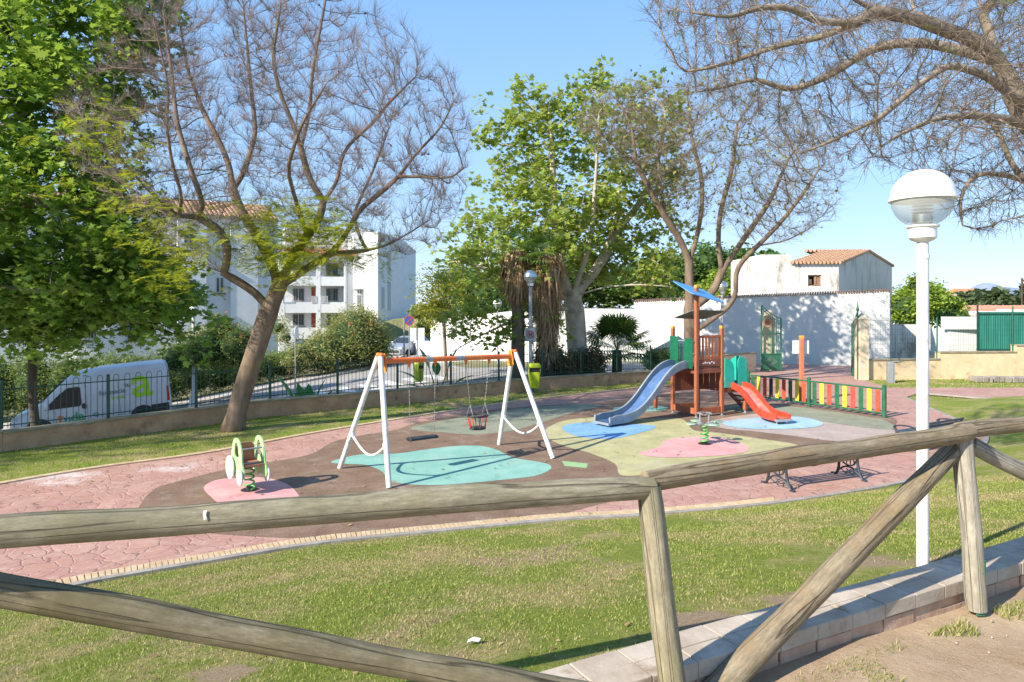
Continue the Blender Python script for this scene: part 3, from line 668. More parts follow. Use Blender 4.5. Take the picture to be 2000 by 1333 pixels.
ax = (TR - TL).normalized(); TLb, TRb = TL + Vector((0, 0, -.02)), TR + Vector((0, 0, -.02))
for base, top in ((LN, TL), (LR, TL), (RN, TR), (RR, TR)):
    sd = (base - top); sd.z = 0; sd.normalize(); tp = top + sd * 0.05 + Vector((0, 0, .06))
    mb = MB(); mb.tube([base, base + (tp - base) * .5, tp], [.047, .047, .047], 16); mb.build("leg", WHITE_DIRTY, sw, smooth=40, world=True)
for a, b, top in ((LN, LR, TL), (RN, RR, TR)):
    p, q = a + (top - a) * .32, b + (top - b) * .32
    mb = MB(); pts = [p + (q - p) * t + Vector((0, 0, -0.28 * math.sin(math.pi * t) * (1 - .15*t))) for t in np.linspace(0, 1, 14)]
    mb.tube(pts, .022, 10); mb.build("curved_brace", WHITE_DIRTY, sw, smooth=60, world=True)
    for c_ in (p, q): mb = MB(); mb.lathe([(.06, -.03), (.06, .03)], c_, 12); mb.build("brace_clamp", WHITE_DIRTY, sw, smooth=40, world=True)
mb = MB(); mb.tube([TLb - ax * .02, TRb + ax * .02], .05, 16); mb.build("crossbar", ORANGE, sw, smooth=40, world=True)
u_ = ax
for s0, L_ in ((.30, .16), (.52, .22)): mb = MB(); mb.tube([TLb + (TRb-TLb) * s0, TLb + (TRb-TLb) * s0 + u_ * L_ * 1.0], .0512, 16); mb.build("worn_patch", GALV, sw, smooth=40, world=True)
for top, sgn in ((TLb, 1), (TRb, -1)):
    side = ax.cross(Vector((0, 0, 1))).normalized()
    mb = MB(); mb.plate([(-.07,-.02),(-.10,-.16),(-.06,-.2),(.06,-.2),(.10,-.16),(.07,-.02),(.045,.13),(-.045,.13)], top + ax * .085 * sgn, side, (0, 0, 1), .012)
    for px_, pz_ in ((-.045,-.12),(.045,-.12),(0,.08),(-.05,-.03),(.05,-.03)): mb.sphere(tuple(top + ax * .1 * sgn + side * px_ + Vector((0, 0, pz_))), .015, 8)
    mb.build("bracket", ORANGE2, sw, smooth=35, world=True)
    mb = MB()
    for s_ in (-.045, .045): mb.sphere(tuple(top + side * s_ + Vector((0, 0, .10))), .05, 12)
    mb.build("leg_cap", ORANGE, sw, smooth=60, world=True)
def chain(mb, a, b):
    a, b = Vector(a), Vector(b); L = (b - a).length; n = int(L / 0.034); d = (b - a).normalized(); x = d.orthogonal().normalized(); y = d.cross(x)
    for i in range(n):
        c = a + d * (i + .5) * L / n; s_, t_ = (x, y) if i % 2 else (y, x)
        mb.tube([c + d * .02 * math.cos(k*math.pi/3) + s_ * .009 * math.sin(k*math.pi/3) for k in range(7)], .0042, 4, caps=False)
def hanger(mb, p): mb.box(p + Vector((0, 0, -.05)), (.06, .06, .05)); mb.tube([p + Vector((0, 0, -.06)), p + Vector((0, 0, -.13))], .02, 8)
alongx = lambda px: (lambda k: TLb + (TRb - TLb) * k)
def onbar(px):                                  # parameter where the bar passes photo column px
    u = (px - 1000) / F; a, b = TLb, TRb; return (u * a.y - a.x) / ((b.x - a.x) - u * (b.y - a.y))
BF = Vector((0, 0, -.04))
side = ax.cross(Vector((0, 0, 1))).normalized()
s1, s2, s3, s4 = [TLb + (TRb - TLb) * onbar(p) for p in (799, 850, 910, 955)]
for s_ in (s1, s2, s3, s4): hg = MB(); hanger(hg, s_); hg.build("hanger", ORANGE, sw, world=True, bevel=.004)
c1 = (s1 + s2) / 2; zs = 0.60
seat = MB(); hw = (s2 - s1).length / 2 * .93
cc = Vector((c1.x, c1.y, zs)); rot = Matrix((ax, -side, Vector((0, 0, 1)))).transposed()
seat.box(cc, (hw * 2 + .06, .20, .045), rot); seat.box(cc + ax * (hw), (.06, .12, .07), rot); seat.box(cc - ax * hw, (.06, .12, .07), rot)
st = seat.build("swing_seat", RUBBLK, sw, world=True, bevel=.015); st['label'] = "flat black swing seat hanging on two chains"
for s_, e in ((s1, cc - ax * hw), (s2, cc + ax * hw)):
    mb = MB(); chain(mb, s_ + Vector((0, 0, -.13)), e + Vector((0, 0, .03))); mb.build("chain", CHAIN, st, smooth=60, world=True)
# toddler cradle seat
c2 = (s3 + s4) / 2; cr = Vector((c2.x, c2.y, .62)); rad = .21
mb = MB(); mb.lathe([(.02, 0), (.16, 0), (.17, .015), (.16, .035), (.02, .035)], cr + Vector((0, 0, -.02)), 20)
cs_ = mb.build("cradle_seat", RUBBLK, sw, smooth=50, world=True); cs_['label'] = "black and red cradle seat for toddlers hanging on long chains"
mb = MB(); mb.tube([cr + Vector((rad*.95*math.cos(a), rad*.85*math.sin(a), .24)) for a in np.linspace(0, 2*math.pi, 25)], .019, 8, caps=False); mb.build("top_ring", RUBBLK, cs_, smooth=60, world=True)
for k in range(8):
    a = k * math.pi / 4 + .3; mb = MB(); mb.tube([cr + Vector((.15*math.cos(a), .15*math.sin(a), .01)), cr + Vector((rad*.95*math.cos(a), rad*.85*math.sin(a), .23))], .010 if k % 2 else .015, 6); mb.build("side_bar", REDRUB, cs_, smooth=60, world=True)
for s_, sg_ in ((s3, -1), (s4, 1)):
    mb = MB(); k1 = s_ + Vector((0, 0, -.13)); knot = Vector((c2.x, c2.y, 0)) + ax * .19 * sg_; knot.z = 1.08
    mb2 = MB(); chain(mb, k1, knot); chain(mb, knot, cr + ax * .20 * sg_ + side * .1 + Vector((0, 0, .25))); chain(mb, knot, cr + ax * .20 * sg_ - side * .1 + Vector((0, 0, .25)))
    mb.build("chain", CHAIN, cs_, smooth=60, world=True)

# ------------------------------------------------------------------ carriage spring rider
PALEG = pm("pale_green_board", (0.30, 0.58, 0.22), (0.42, 0.68, 0.34), 5, rough=0.45, c3=(0.62, 0.72, 0.52), s3=6); BRWN = pm("red_brown_board", (0.36, 0.12, 0.07), (0.44, 0.17, 0.11), 6, rough=0.55)
OFFW = pm("offwhite_board", (0.60, 0.57, 0.53), (0.72, 0.70, 0.68), 7, rough=0.5, c3=(0.40, 0.30, 0.25), s3=9); SPRG = pm("green_spring", (0.08, 0.36, 0.07), (0.13, 0.46, 0.12), 6, rough=0.4)
gx, gy = G(487, 957, .028)
t = thing("spring_rider", "green carriage spring rider with white wheels on a pink patch", "spring rider", (gx, gy, .03), rz=R(-50))
def spring(r, h, turns, w, parent, z0=0):
    mb = MB(); n = int(turns * 18); mb.tube([(r*math.cos(2*math.pi*i/18)*(1-.15*math.sin(math.pi*i/n)), r*math.sin(2*math.pi*i/18)*(1-.15*math.sin(math.pi*i/n)), z0 + h * i / n) for i in range(n + 1)], w, 8)
    return mb.build("spring", SPRG, parent, smooth=60)
spring(.085, .40, 4.5, .014, t, .02)
mb = MB(); mb.lathe([(.13, 0), (.13, .012), (.05, .02), (.05, .05)], n=20); mb.build("base_plate", BLACK, t, smooth=40)
mb = MB(); mb.box((0, 0, .435), (.46, .36, .03)); mb.box((-.08, 0, .40), (.16, .16, .03)); mb.build("seat", BRWN, t, bevel=.006)
mb = MB(); mb.plate([(-.15,0),(.15,0),(.15,.24),(.09,.30),(-.09,.30),(-.15,.24)], (-.20, 0, .45), (0, 1, 0), (0, 0, 1), .022); mb.build("backrest", BRWN, t, bevel=.004)
out = spline([(-.30,.16),(-.24,.02),(-.05,.0),(.12,.02),(.26,.0),(.30,.10),(.22,.24),(.20,.40),(.10,.56),(-.06,.62),(-.20,.56),(-.27,.40)], 3)
inn = [(-.02 + (x + .02) * .34 - .02, .43 + (y - .31) * .38) for x, y in out]
for s_ in (-.19, .17):
    mb = MB(); mb.ring(out, inn, (0, s_, .24), (1, 0, 0), (0, 0, 1), -.022); sp_ = mb.build("side_panel", PALEG, t, smooth=30)
    wy = s_ + (-.035 if s_ < 0 else .035)
    for cx, cz, r in ((-.25, .36, .19), (.22, .27, .12)):
        mb = MB(); mb.lathe([(.0005, -.011), (r, -.011), (r+.003, 0), (r, .011), (.0005, .011)], (cx, wy, cz), 24, axis='y'); mb.build("wheel", OFFW, t, smooth=40)
mb = MB(); mb.tube([(.16, -.17, .70), (.16, .15, .70)], .014, 8); mb.tube([(.12, -.16, .46), (.12, .14, .46)], .014, 8); mb.build("hand_bar", GALV, t, smooth=60)

# ------------------------------------------------------------------ four seat spring rider
gx, gy = G(1376, 867, .033); GRSEAT = pm("worn_green_seat", (0.20, 0.36, 0.24), (0.36, 0.48, 0.38), 9, rough=0.6)
t = thing("spring_rider", "low spring rider with flat worn seats and a steel handle on the larger pink patch", "spring rider", (gx, gy, .035), rz=R(24))
spring(.085, .40, 5, .017, t, .02)
mb = MB(); mb.lathe([(.14, 0), (.14, .012), (.05, .02), (.05, .05)], n=20); mb.build("base_plate", BLACK, t, smooth=40)
mb = MB(); mb.box((0, 0, .43), (.74, .07, .03)); mb.box((0, 0, .43), (.07, .60, .03)); mb.build("cross_arm", GALV, t, bevel=.006)
for p in ((-.36, 0), (.36, 0), (0, -.3), (0, .3)):
    mb = MB(); mb.lathe([(.0005, .445), (.105, .445), (.115, .455), (.105, .472), (.0005, .476)], (p[0], p[1], 0), 16); mb.build("seat", GRSEAT, t, smooth=45)
for a in range(4):
    c_, s_ = math.cos(a*math.pi/2), math.sin(a*math.pi/2); mb = MB()
    mb.tube([(.12*c_ - .10*s_, .12*s_ + .10*c_, .66), (.14*c_, .14*s_, .67), (.12*c_ + .10*s_, .12*s_ - .10*c_, .66)], .012, 8); mb.tube([(.13*c_, .13*s_, .44), (.13*c_, .13*s_, .66)], .013, 8); mb.build("handle", GALV, t, smooth=60)

# ------------------------------------------------------------------ play tower with two slides
TIM = pm("red_brown_timber", (0.30, 0.085, 0.035), (0.42, 0.14, 0.06), 3, rough=0.6, stretch=(6, 6, 1), bump=.2, bscale=20); TIMD = pm("dark_timber", (0.19, 0.055, 0.03), (0.28, 0.085, 0.045), 4, rough=0.65)
OCAP = pm("orange_cap", (0.72, 0.30, 0.03), (0.78, 0.38, 0.06), 8, rough=0.5); GRNP = pm("dark_green_panel", (0.004, 0.10, 0.048), (0.008, 0.14, 0.068), 5, rough=0.4)
TEALP = pm("teal_panel", (0.01, 0.42, 0.30), (0.02, 0.50, 0.37), 5, rough=0.4); BLUEP = pm("blue_roof", (0.07, 0.28, 0.58), (0.12, 0.36, 0.66), 6, rough=0.5); SLG = pm("grey_slide_side", (0.21, 0.25, 0.29), (0.29, 0.33, 0.37), 5, rough=0.45)
SLB = pm("blue_slide_bed", (0.07, 0.14, 0.29), (0.12, 0.20, 0.38), 5, rough=0.3); SLR = pm("red_slide", (0.66, 0.045, 0.02), (0.74, 0.08, 0.04), 5, rough=0.35); SLP = pm("worn_red_bed", (0.70, 0.32, 0.26), (0.62, 0.12, 0.08), 3, rough=0.4)
ux, vx = Vector((.88, .475, 0)), Vector((-.475, .88, 0)); F0 = Vector((4.97, 18.4, 0)); S_ = .93
pw = thing("play_tower", "red-brown timber play tower with a blue roof, green panels and two slides", "play tower", (5.1, 19.0, .03))
Fp, Rp, Lp, Bp = F0, F0 + ux*S_, F0 + vx*S_, F0 + ux*S_ + vx*S_; R2, B2 = Rp + ux*.9, Bp + ux*.9
def sq(mb, p, z0, z1, w=.095, mi=0): mb.beam((p.x, p.y, z0), (p.x, p.y, z1), w, w, up=tuple(vx), mi=mi)
for p, h, nm in ((Fp, 3.53, 1), (Rp, 2.42, 1), (Lp, 2.40, 1), (Bp, 3.02, 1), (R2, 1.45, 0), (B2, 2.12, 1), (Lp + vx*.62 - ux*.1, .62, 0)):
    mb = MB(); sq(mb, p, .10, h); po = mb.build("post", TIM, pw, world=True, bevel=.012)
    mb = MB(); mb.tube([(p.x, p.y, .02), (p.x, p.y, .12)], .03, 8); mb.lathe([(.07, .02), (.07, .03)], (p.x, p.y, 0), 12); mb.build("post_foot", GALV, po, world=True)
    if nm: mb = MB(); sq(mb, p, h - .01, h + .07, .10); mb.build("post_cap", OCAP, po, world=True, bevel=.012)
mb = MB(); rotu = Matrix((ux, vx, Vector((0, 0, 1)))).transposed(); cD = (Fp + Bp) / 2
for k in range(8): mb.box(cD + ux * (-.5 + .125*(k + .5)) * .93 + Vector((0, 0, 1.36)), (.108, .93, .04), rotu)
for a, b in ((Fp, Rp), (Rp, Bp), (Bp, Lp), (Lp, Fp)): mb.beam((a.x, a.y, 1.27), (b.x, b.y, 1.27), .05, .13)
mb.build("deck", TIMD, pw, world=True, bevel=.004)
mb = MB()
for a, b in ((Fp, Rp), (Fp, Lp), (Lp, Bp)): mb.beam((a.x, a.y, .19), (b.x, b.y, .19), .045, .16)
mb.build("floor_beam", TIM, pw, world=True, bevel=.006)
mb = MB(); cB = Fp + (Rp - Fp) / 2
for k in range(7): p = Fp + (Rp - Fp) * ((k + 1) / 8); mb.box((p.x, p.y, 1.90), (.06, .025, .66), rotu)
mb.beam((Fp.x, Fp.y, 2.2), (Rp.x, Rp.y, 2.2), .03, .07); mb.beam((Fp.x, Fp.y, 1.62), (Rp.x, Rp.y, 1.62), .03, .07); mb.build("slat_railing", TIM, pw, world=True, bevel=.004)
mb = MB(); mb.beam((Fp.x, Fp.y, 1.49), (Rp.x, Rp.y, 1.49), .035, .17); bd = mb.build("scuffed_board", TIMD, pw, world=True, bevel=.004)
mb = MB()
for k in range(6): p = Fp + (Rp - Fp) * (.25 + k * .085); mb.box((p.x, p.y, 1.49 + random.uniform(-.02, .02)) , (.05, .046, .03 + .02 * (k % 2)), rotu)
mb.build("scuff_mark", SIGNW, bd, world=True)
mb = MB()
for k in range(6): p = Bp + (Lp - Bp) * ((k + .5) / 6); mb.box((p.x, p.y, .95), (.14, .02, .62), rotu)
for k in range(4): p = Rp + (Bp - Rp) * ((k + .5) / 4); mb.box((p.x, p.y, .95 + .0), (.02, .2, .55), rotu)
mb.build("back_board", TIMD, pw, world=True, bevel=.003)
arch = [(0, 0), (.34, 0), (.34, .82), (.10, .82), (.03, .74), (0, .60)]; archr = [(.34 - x, y) for x, y in arch][::-1]
for O, a, m_, z in ((Fp - ux*.11 + vx*.02, arch, GRNP, 1.34), (Lp - ux*.11 - vx*.36, archr, GRNP, 1.38)):
    mb = MB(); mb.plate([(.34 - x, y) for x, y in a][::-1] if a is arch else [(.34 - x, y) for x, y in a][::-1], (O.x, O.y, z), vx, (0, 0, 1), -.02); mb.build("green_panel", m_, pw, world=True, bevel=.004)
mb = MB(); mb.tube([tuple(Fp - ux*.1 + Vector((0,0,2.08))), tuple(Lp - ux*.1 + Vector((0,0,2.08)))], .018, 8); mb.tube([tuple(Fp - ux*.1 + Vector((0,0,1.75))), tuple(Rp*.0 + Fp + vx*.3 + Vector((0,0,1.75)))], .015, 8); mb.build("grab_bar", GALV, pw, smooth=60, world=True)
tp = [(0, 0), (.36, 0), (.36, .62), (.28, .76), (.12, .82), (0, .82)]
for O, poly in ((Rp - vx*.07 + ux*.03, [(0,0),(.36,0),(.36,.50),(.30,.68),(.16,.78),(0,.82)]), (R2 - vx*.05 - ux*.36, [(0,0),(.36,0),(.36,.66),(.31,.78),(.16,.84),(.04,.80),(0,.70)])):
    mb = MB(); mb.plate(poly, (O.x, O.y, .78), ux, (0, 0, 1), .02)
    pn = mb.build("teal_panel", TEALP, pw, world=True, bevel=.004)
    mb = MB()
    for x, z in ((.05, .06), (.31, .06), (.05, .74)): q = O + ux*x - vx*.004; mb.sphere((q.x, q.y, .78 + z), .013, 8)
    mb.build("bolt", BLACK, pn, world=True)
mb = MB(); q0 = R2 + vx*.05
mb.plate([(0,0),(.62,0),(.62,.5),(.5,.72),(.3,.82),(.1,.78),(0,.66)], (R2.x - .1*0, R2.y, .8), vx, (0, 0, 1), .02); mb.build("teal_panel", TEALP, pw, world=True, bevel=.004)
mb = MB(); cL = (Rp + B2) / 2
for k in range(7): mb.box(cL + ux * (-.5 + (k + .5) / 7) * .9 + Vector((0, 0, .76)), (.115, .93, .04), rotu)
for a, b in ((Rp, R2), (R2, B2), (B2, Bp)): mb.beam((a.x, a.y, .69), (b.x, b.y, .69), .05, .11)
mb.build("low_deck", TIMD, pw, world=True, bevel=.004)
mb = MB(); L0 = (R2 + B2) / 2
for k in range(4):
    q = L0 + ux * (.12 + .17 * k); z = .58 - .15 * k; mb.beam(tuple(q - vx*.34 + Vector((0,0,z))), tuple(q + vx*.34 + Vector((0,0,z))), .13, .035)
for s_ in (-.36, .36): mb.beam(tuple(L0 + vx*s_ + Vector((0,0,.70))), tuple(L0 + vx*s_ + ux*.78 + Vector((0,0,.05))), .035, .12)
mb.build("steps", TIMD, pw, world=True, bevel=.004)
# roofs
def roof(name, c, a, b, th, mat):
    mb = MB(); a, b = Vector(a), Vector(b); n_ = a.cross(b).normalized()
    mb.plate([(-1,-.8),(-.9,-1),(.9,-1),(1,-.8),(1,.8),(.9,1),(-.9,1),(-1,.8)], c, a, b, th); return mb.build(name, mat, pw, world=True, bevel=.004)
roof("roof_board", Vector((5.03, 18.42, 3.40)), ux*.60 + vx*.0 + Vector((0, 0, -.13)), vx*.40 + Vector((0, 0, .19)), .02, BLUEP)
roof("roof_board", Vector((5.35, 19.5, 2.78)), ux*.60 + Vector((0, 0, -.02)), vx*.42 + Vector((0, 0, -.12)), .02, pm('faded_roof', (0.13, 0.16, 0.13), (0.2, 0.22, 0.18)))
mb = MB(); mb.tube([tuple(F0 + Vector((.02, .1, 2.75))), tuple(F0 + ux*.25 + vx*.3 + Vector((0, 0, 2.72))), tuple(F0 + ux*.45 + vx*.5 + Vector((0, 0, 2.95)))], .015, 8); mb.build("roof_bracket", GALV, pw, smooth=60, world=True)
def slide(start, end, z0, z1, width, sidem, bedm, hs, name, flat=.35, top=.25, lip=.14):
    s_, e_ = Vector((start.x, start.y, 0)), Vector((end.x, end.y, 0)); d = (e_ - s_); L = d.length; d.normalize(); w = Vector((-d.y, d.x, 0)); n = 26; pr = []
    for i in range(n + 1):
        x = i / n
        a = top / L; b = 1 - flat / L; k = min(max((x - a * .3) / (b - a * .3), 0), 1); k = k + .13 * math.sin(2 * math.pi * k) * -1
        z = z0 + (z1 - z0) * k; pr.append((x * L, z))
    sl = None
    for nm, mat, offs_ in (("slide_bed", bedm, 0), ("slide_side", sidem, 1), ("slide_side", sidem, -1)):
        mb = MB(); V, fs = [], []
        for i, (x, z) in enumerate(pr):
            c = s_ + d * x
            hh = hs * (1 if 1 < i < n - 1 else .8)
            if offs_ == 0: sec = [(-width/2, z), (width/2, z), (width/2, z - .025), (-width/2, z - .025)]
            else:
                y0 = offs_ * width / 2; sec = [(y0, z - .05), (y0 + offs_*.03, z - .05), (y0 + offs_*.045, z + hh*.8), (y0 + offs_*.04, z + hh), (y0 - offs_*.012, z + hh), (y0 - offs_*.012, z + hh*.9), (y0, z + hh * .5)]
            for y, zz in sec: V.append(c + w * y + Vector((0, 0, zz)))
        m = len(sec); fs = [(i*m+k, i*m+(k+1)%m, (i+1)*m+(k+1)%m, (i+1)*m+k) for i in range(n) for k in range(m)] + [tuple(range(m)), tuple(range(n*m, n*m+m))]
        mb.add(V, fs); o = mb.build(nm, mat, pw if sl is None else sl, smooth=45, world=True)
        if sl is None: sl = o; o.name = "slide_bed"
    e = s_ + d * (L + .0); mb = MB(); mb.box(e + Vector((0, 0, z1 - .03)), (.10, width + .07, .06), Matrix((d, w, Vector((0,0,1)))).transposed())
    for sgn in (-1, 1): q = e - d * .06 + w * sgn * width * .4; mb.tube([q + Vector((0, 0, .02)), q + Vector((0, 0, z1))], .018, 8)
    mb.build("slide_end", ALU if bedm is SLP else SLG, sl, world=True)
    return sl
s1_ = slide((Fp + Lp) / 2 - ux * .04, Vector((2.25, 17.05, 0)), 1.40, .14, .50, SLG, SLB, .17, "a", .5, .35)
s2_ = slide((Rp + R2) / 2 - vx * .04 + ux*.06, Vector((6.88, 17.3, 0)), .80, .17, .40, SLR, SLP, .13, "b", .35, .1)

# ------------------------------------------------------------------ striped fence
GRN = pm("fence_green", (0.015, 0.10, 0.045), (0.025, 0.15, 0.07), 6, rough=0.45); YEL = pm("fence_yellow", (0.72, 0.56, 0.03), (0.78, 0.64, 0.06), 6, rough=0.5); REDF = pm("fence_red", (0.62, 0.06, 0.025), (0.70, 0.10, 0.05), 6, rough=0.5)
A_, B_, C_ = [Vector((*G(x, y, .03), .03)) for x, y in ((1458, 779), (1580, 794), (1727, 815))]
A_.x, A_.y = 7.72, 22.3
sf = thing("striped_fence", "low playground fence with green, yellow and red slats beside the red slide", "fence", tuple(B_))
for p in (A_, B_, C_):
    mb = MB(); mb.tube([p, p + Vector((0, 0, .86))], .055, 12); mb.sphere(tuple(p + Vector((0, 0, .86))), .055, 12, (1, 1, .35)); mb.build("post", GRN, sf, smooth=40, world=True)
colseq = [[GRN, YEL, REDF, BLACK, YEL, REDF, GRN, YEL, REDF], [GRN, YEL, REDF, GRN, YEL, REDF, GRN, YEL, REDF]]
for (a, b), seq in zip(((A_, B_), (B_, C_)), colseq):
    for z in (.10, .76): mb = MB(); mb.tube([a + Vector((0, 0, z)), b + Vector((0, 0, z))], .024, 8); mb.build("rail", GRN, sf, smooth=60, world=True)
    d = (b - a).normalized(); w = Vector((-d.y, d.x, 0)); rr = Matrix((d, w, Vector((0, 0, 1)))).transposed()
    for i, m_ in enumerate(seq):
        p = a + (b - a) * ((i + .75) / (len(seq) + .5)); mb = MB(); mb.box(p - w * .0 + Vector((0, 0, .43)), (.13, .022, .60), rr); mb.build("slat", m_, sf, world=True, bevel=.008)
# notice post
q = Vector((9.12, 21.5, .02)); RPOST = pm("salmon_post", (0.50, 0.15, 0.07), (0.58, 0.20, 0.10), 4, rough=0.6)
t = thing("notice_post", "slim red-brown post with a blank white notice board behind the striped fence", "notice post", tuple(q))
mb = MB(); mb.box((0, 0, 1.0), (.13, .10, 2.0)); mb.build("post", RPOST, t, bevel=.01); mb = MB(); mb.box((0, 0, 2.04), (.135, .105, .09)); mb.build("post_cap", OCAP, t, bevel=.01)
mb = MB(); mb.box((.0, .065, 1.72), (.52, .02, .42)); mb.build("notice_board", SIGNW, t, bevel=.004)

# ------------------------------------------------------------------ cast iron benches
IRON = pm("dark_cast_iron", (0.035, 0.045, 0.055), (0.07, 0.085, 0.10), 10, rough=0.45, metal=.3); SLATG = pm("dark_bench_slat", (0.05, 0.065, 0.08), (0.09, 0.11, 0.13), 8, rough=0.5)
def bench(label, loc, rz, mats=(IRON, SLATG)):
    t = thing("park_bench", label, "bench", loc, rz, group="cast iron park benches")     # local: length x, sits facing +y
    for s_ in (-.82, .82):
        mb = MB(); x = s_
        arc = lambda pts, r=.018, n=6: mb.tube([(x, a, b) for a, b in spline(pts, 5, False)], r, n)
        arc([(-.30, 0), (-.26, .06), (-.20, .22), (-.18, .40), (-.22, .56), (-.27, .67)], .024); arc([(.30, 0), (.24, .05), (.20, .20), (.21, .42)], .024)
        arc([(-.19, .40), (0, .43), (.22, .42)], .02); arc([(-.24, .08), (-.10, .18), (0, .20), (.10, .18), (.22, .08)], .018)
        arc([(-.18, .38), (-.10, .26), (0, .23), (.10, .26), (.19, .38)], .014)
        for k in range(4): a = -.12 + k * .08; arc([(a, .25), (a * .8, .40)], .010)
        arc([(-.20, .55), (-.05, .585), (.12, .58), (.24, .55), (.26, .50), (.20, .47)], .018); arc([(.22, .42), (.24, .48), (.22, .54)], .014)
        arc([(-.14, .12), (-.06, .08), (0, .12), (-.05, .16)], .010); arc([(.14, .12), (.06, .08), (0, .12), (.05, .16)], .010)
        for f in (-.32, .31): mb.box((x, f, .015), (.05, .08, .03))
        mb.build("bench_end", mats[0], t, smooth=60)
    mb = MB()
    for k in range(5): mb.box((0, -.15 + k * .085, .445), (1.68, .062, .022))
    mb.build("seat", mats[1], t, bevel=.004); mb = MB()
    for k in range(3): z = .50 + k * .07; mb.box((0, -.215 - (z-.5) * .3, z), (1.68, .02, .052))
    mb.build("backrest", mats[1], t, bevel=.004)
    mb = MB(); mb.tube([(-.82, 0, .41), (0, 0, .30), (.82, 0, .41)], .01, 6); mb.build("stretcher", mats[0], t)
    t.scale = (1, 1, .92); return t
def bench_at(label, pa, pb, back):              # the near feet at photo points pa, pb
    a, b = Vector((*G(*pa, .02), .02)), Vector((*G(*pb, .02), .02)); d = (b - a); rz = math.atan2(d.y, d.x); n_ = Vector((-math.sin(rz), math.cos(rz), 0)); c = (a + b) / 2 + n_ * .30
    return bench(label, tuple(c), rz)
bench_at("dark cast iron bench at the path edge, below the log fence rail", (1533, 962), (1698, 938), 1)
bench_at("dark cast iron bench beyond the white lamp post, where the paved path bends", (1775, 893), (1905, 868), 1)
bench("dark cast iron bench half hidden behind the play tower legs", (6.05, 25.4, .02), R(200), (GREENM, GREENM))

# ------------------------------------------------------------------ litter bins
LIME = pm("lime_bin", (0.42, 0.52, 0.015), (0.52, 0.60, 0.03), 5, rough=0.45)
def bin_(label, loc, rz):
    t = thing("litter_bin", label, "litter bin", loc, rz, group="lime green litter bins")
    rr = lambda w, d: [(-w, -d+.04), (-w+.04, -d), (w-.04, -d), (w, -d+.04), (w, d-.04), (w-.04, d), (-w+.04, d), (-w, d-.04)]
    mb = MB(); V = []
    for w, d, z in ((.15, .12, .12), (.165, .13, .14), (.20, .165, .68)): V += [(x, y, z) for x, y in rr(w, d)]
    mb.add(V, [tuple(reversed(range(8))), tuple(range(16, 24))] + [(i*8+k, i*8+(k+1)%8, (i+1)*8+(k+1)%8, (i+1)*8+k) for i in range(2) for k in range(8)])
    mb.build("bin_body", LIME, t, smooth=30, bevel=.01)
    mb = MB(); mb.box((0, .02, .76), (.33, .26, .16)); mb.build("opening", BLACK, t)
    mb = MB(); V = [(x, y, z) for z, s in ((.84, 1), (.90, 1), (.985, .8)) for x, y in [(a*s, b*s) for a, b in rr(.215, .18)]]
    mb.add(V, [tuple(reversed(range(8))), tuple(range(16, 24))] + [(i*8+k, i*8+(k+1)%8, (i+1)*8+(k+1)%8, (i+1)*8+k) for i in range(2) for k in range(8)])
    mb.box((-.19, 0, .76), (.02, .28, .18)); mb.box((.19, 0, .76), (.02, .28, .18)); mb.build("lid", LIME, t, smooth=30, bevel=.01)
    mb = MB(); mb.tube([(0, .22, -.05), (0, .22, .95)], .035, 10); mb.build("post", GREENM, t, smooth=60); return t
bin_("lime green litter bin at the foot of the grey lamp post behind the swings", (0.78, 23.9, .05), R(8)); bin_("lime green litter bin standing in the street beyond the railing and banana plant", (-4.05, 29.6, -.35), R(60))

# ------------------------------------------------------------------ park wall with hooped railing
TANW = pm("tan_render_wall", (0.42, 0.24, 0.13), (0.54, 0.34, 0.20), 2.5, rough=0.9, bump=.3, bscale=20, bdist=.01, c3=(0.20, 0.13, 0.08), s3=3)
TANL = pm("ochre_wall", (0.66, 0.48, 0.29), (0.74, 0.58, 0.38), 1.8, rough=0.9, bump=.2, bscale=20, c3=(0.50, 0.36, 0.22), s3=2.5)
COPE = pm("wall_coping", (0.25, 0.21, 0.13), (0.38, 0.34, 0.24), 4, rough=0.95, bump=.4, bscale=30)
RAILG = pm("railing_green", (0.012, 0.055, 0.035), (0.02, 0.08, 0.05), 6, rough=0.45)
def wall_piece(name, label, a, b, za0, za1, zb0, zb1, th, mats, cope=.05, copew=.06, cat="wall", group=None):
    """wall from a to b (xy), base/top heights at each end"""
    a, b = Vector((*a, 0)), Vector((*b, 0)); d = (b - a).normalized(); n_ = Vector((-d.y, d.x, 0)) * th / 2
    t = thing(name, label, cat, tuple(a), group=group)
    mb = MB(); q = [a - n_, b - n_, b + n_, a + n_]; z0 = [za0, zb0, zb0, za0]; z1 = [za1, zb1, zb1, za1]
    mb.add([Vector((p.x, p.y, z)) for p, z in zip(q, z0)] + [Vector((p.x, p.y, z)) for p, z in zip(q, z1)], [(0,3,2,1),(4,5,6,7),(0,1,5,4),(1,2,6,5),(2,3,7,6),(3,0,4,7)])
    mb.build("wall_body", mats[0], t, world=True)
    if cope:
        m_ = n_ * (1 + copew / th); mb = MB(); q = [a - m_, b - m_, b + m_, a + m_]
        mb.add([Vector((p.x, p.y, z + .002)) for p, z in zip(q, z1)] + [Vector((p.x, p.y, z + cope)) for p, z in zip(q, z1)], [(0,3,2,1),(4,5,6,7),(0,1,5,4),(1,2,6,5),(2,3,7,6),(3,0,4,7)])
        mb.build("coping", mats[1], t, world=True, bevel=.008)
    return t
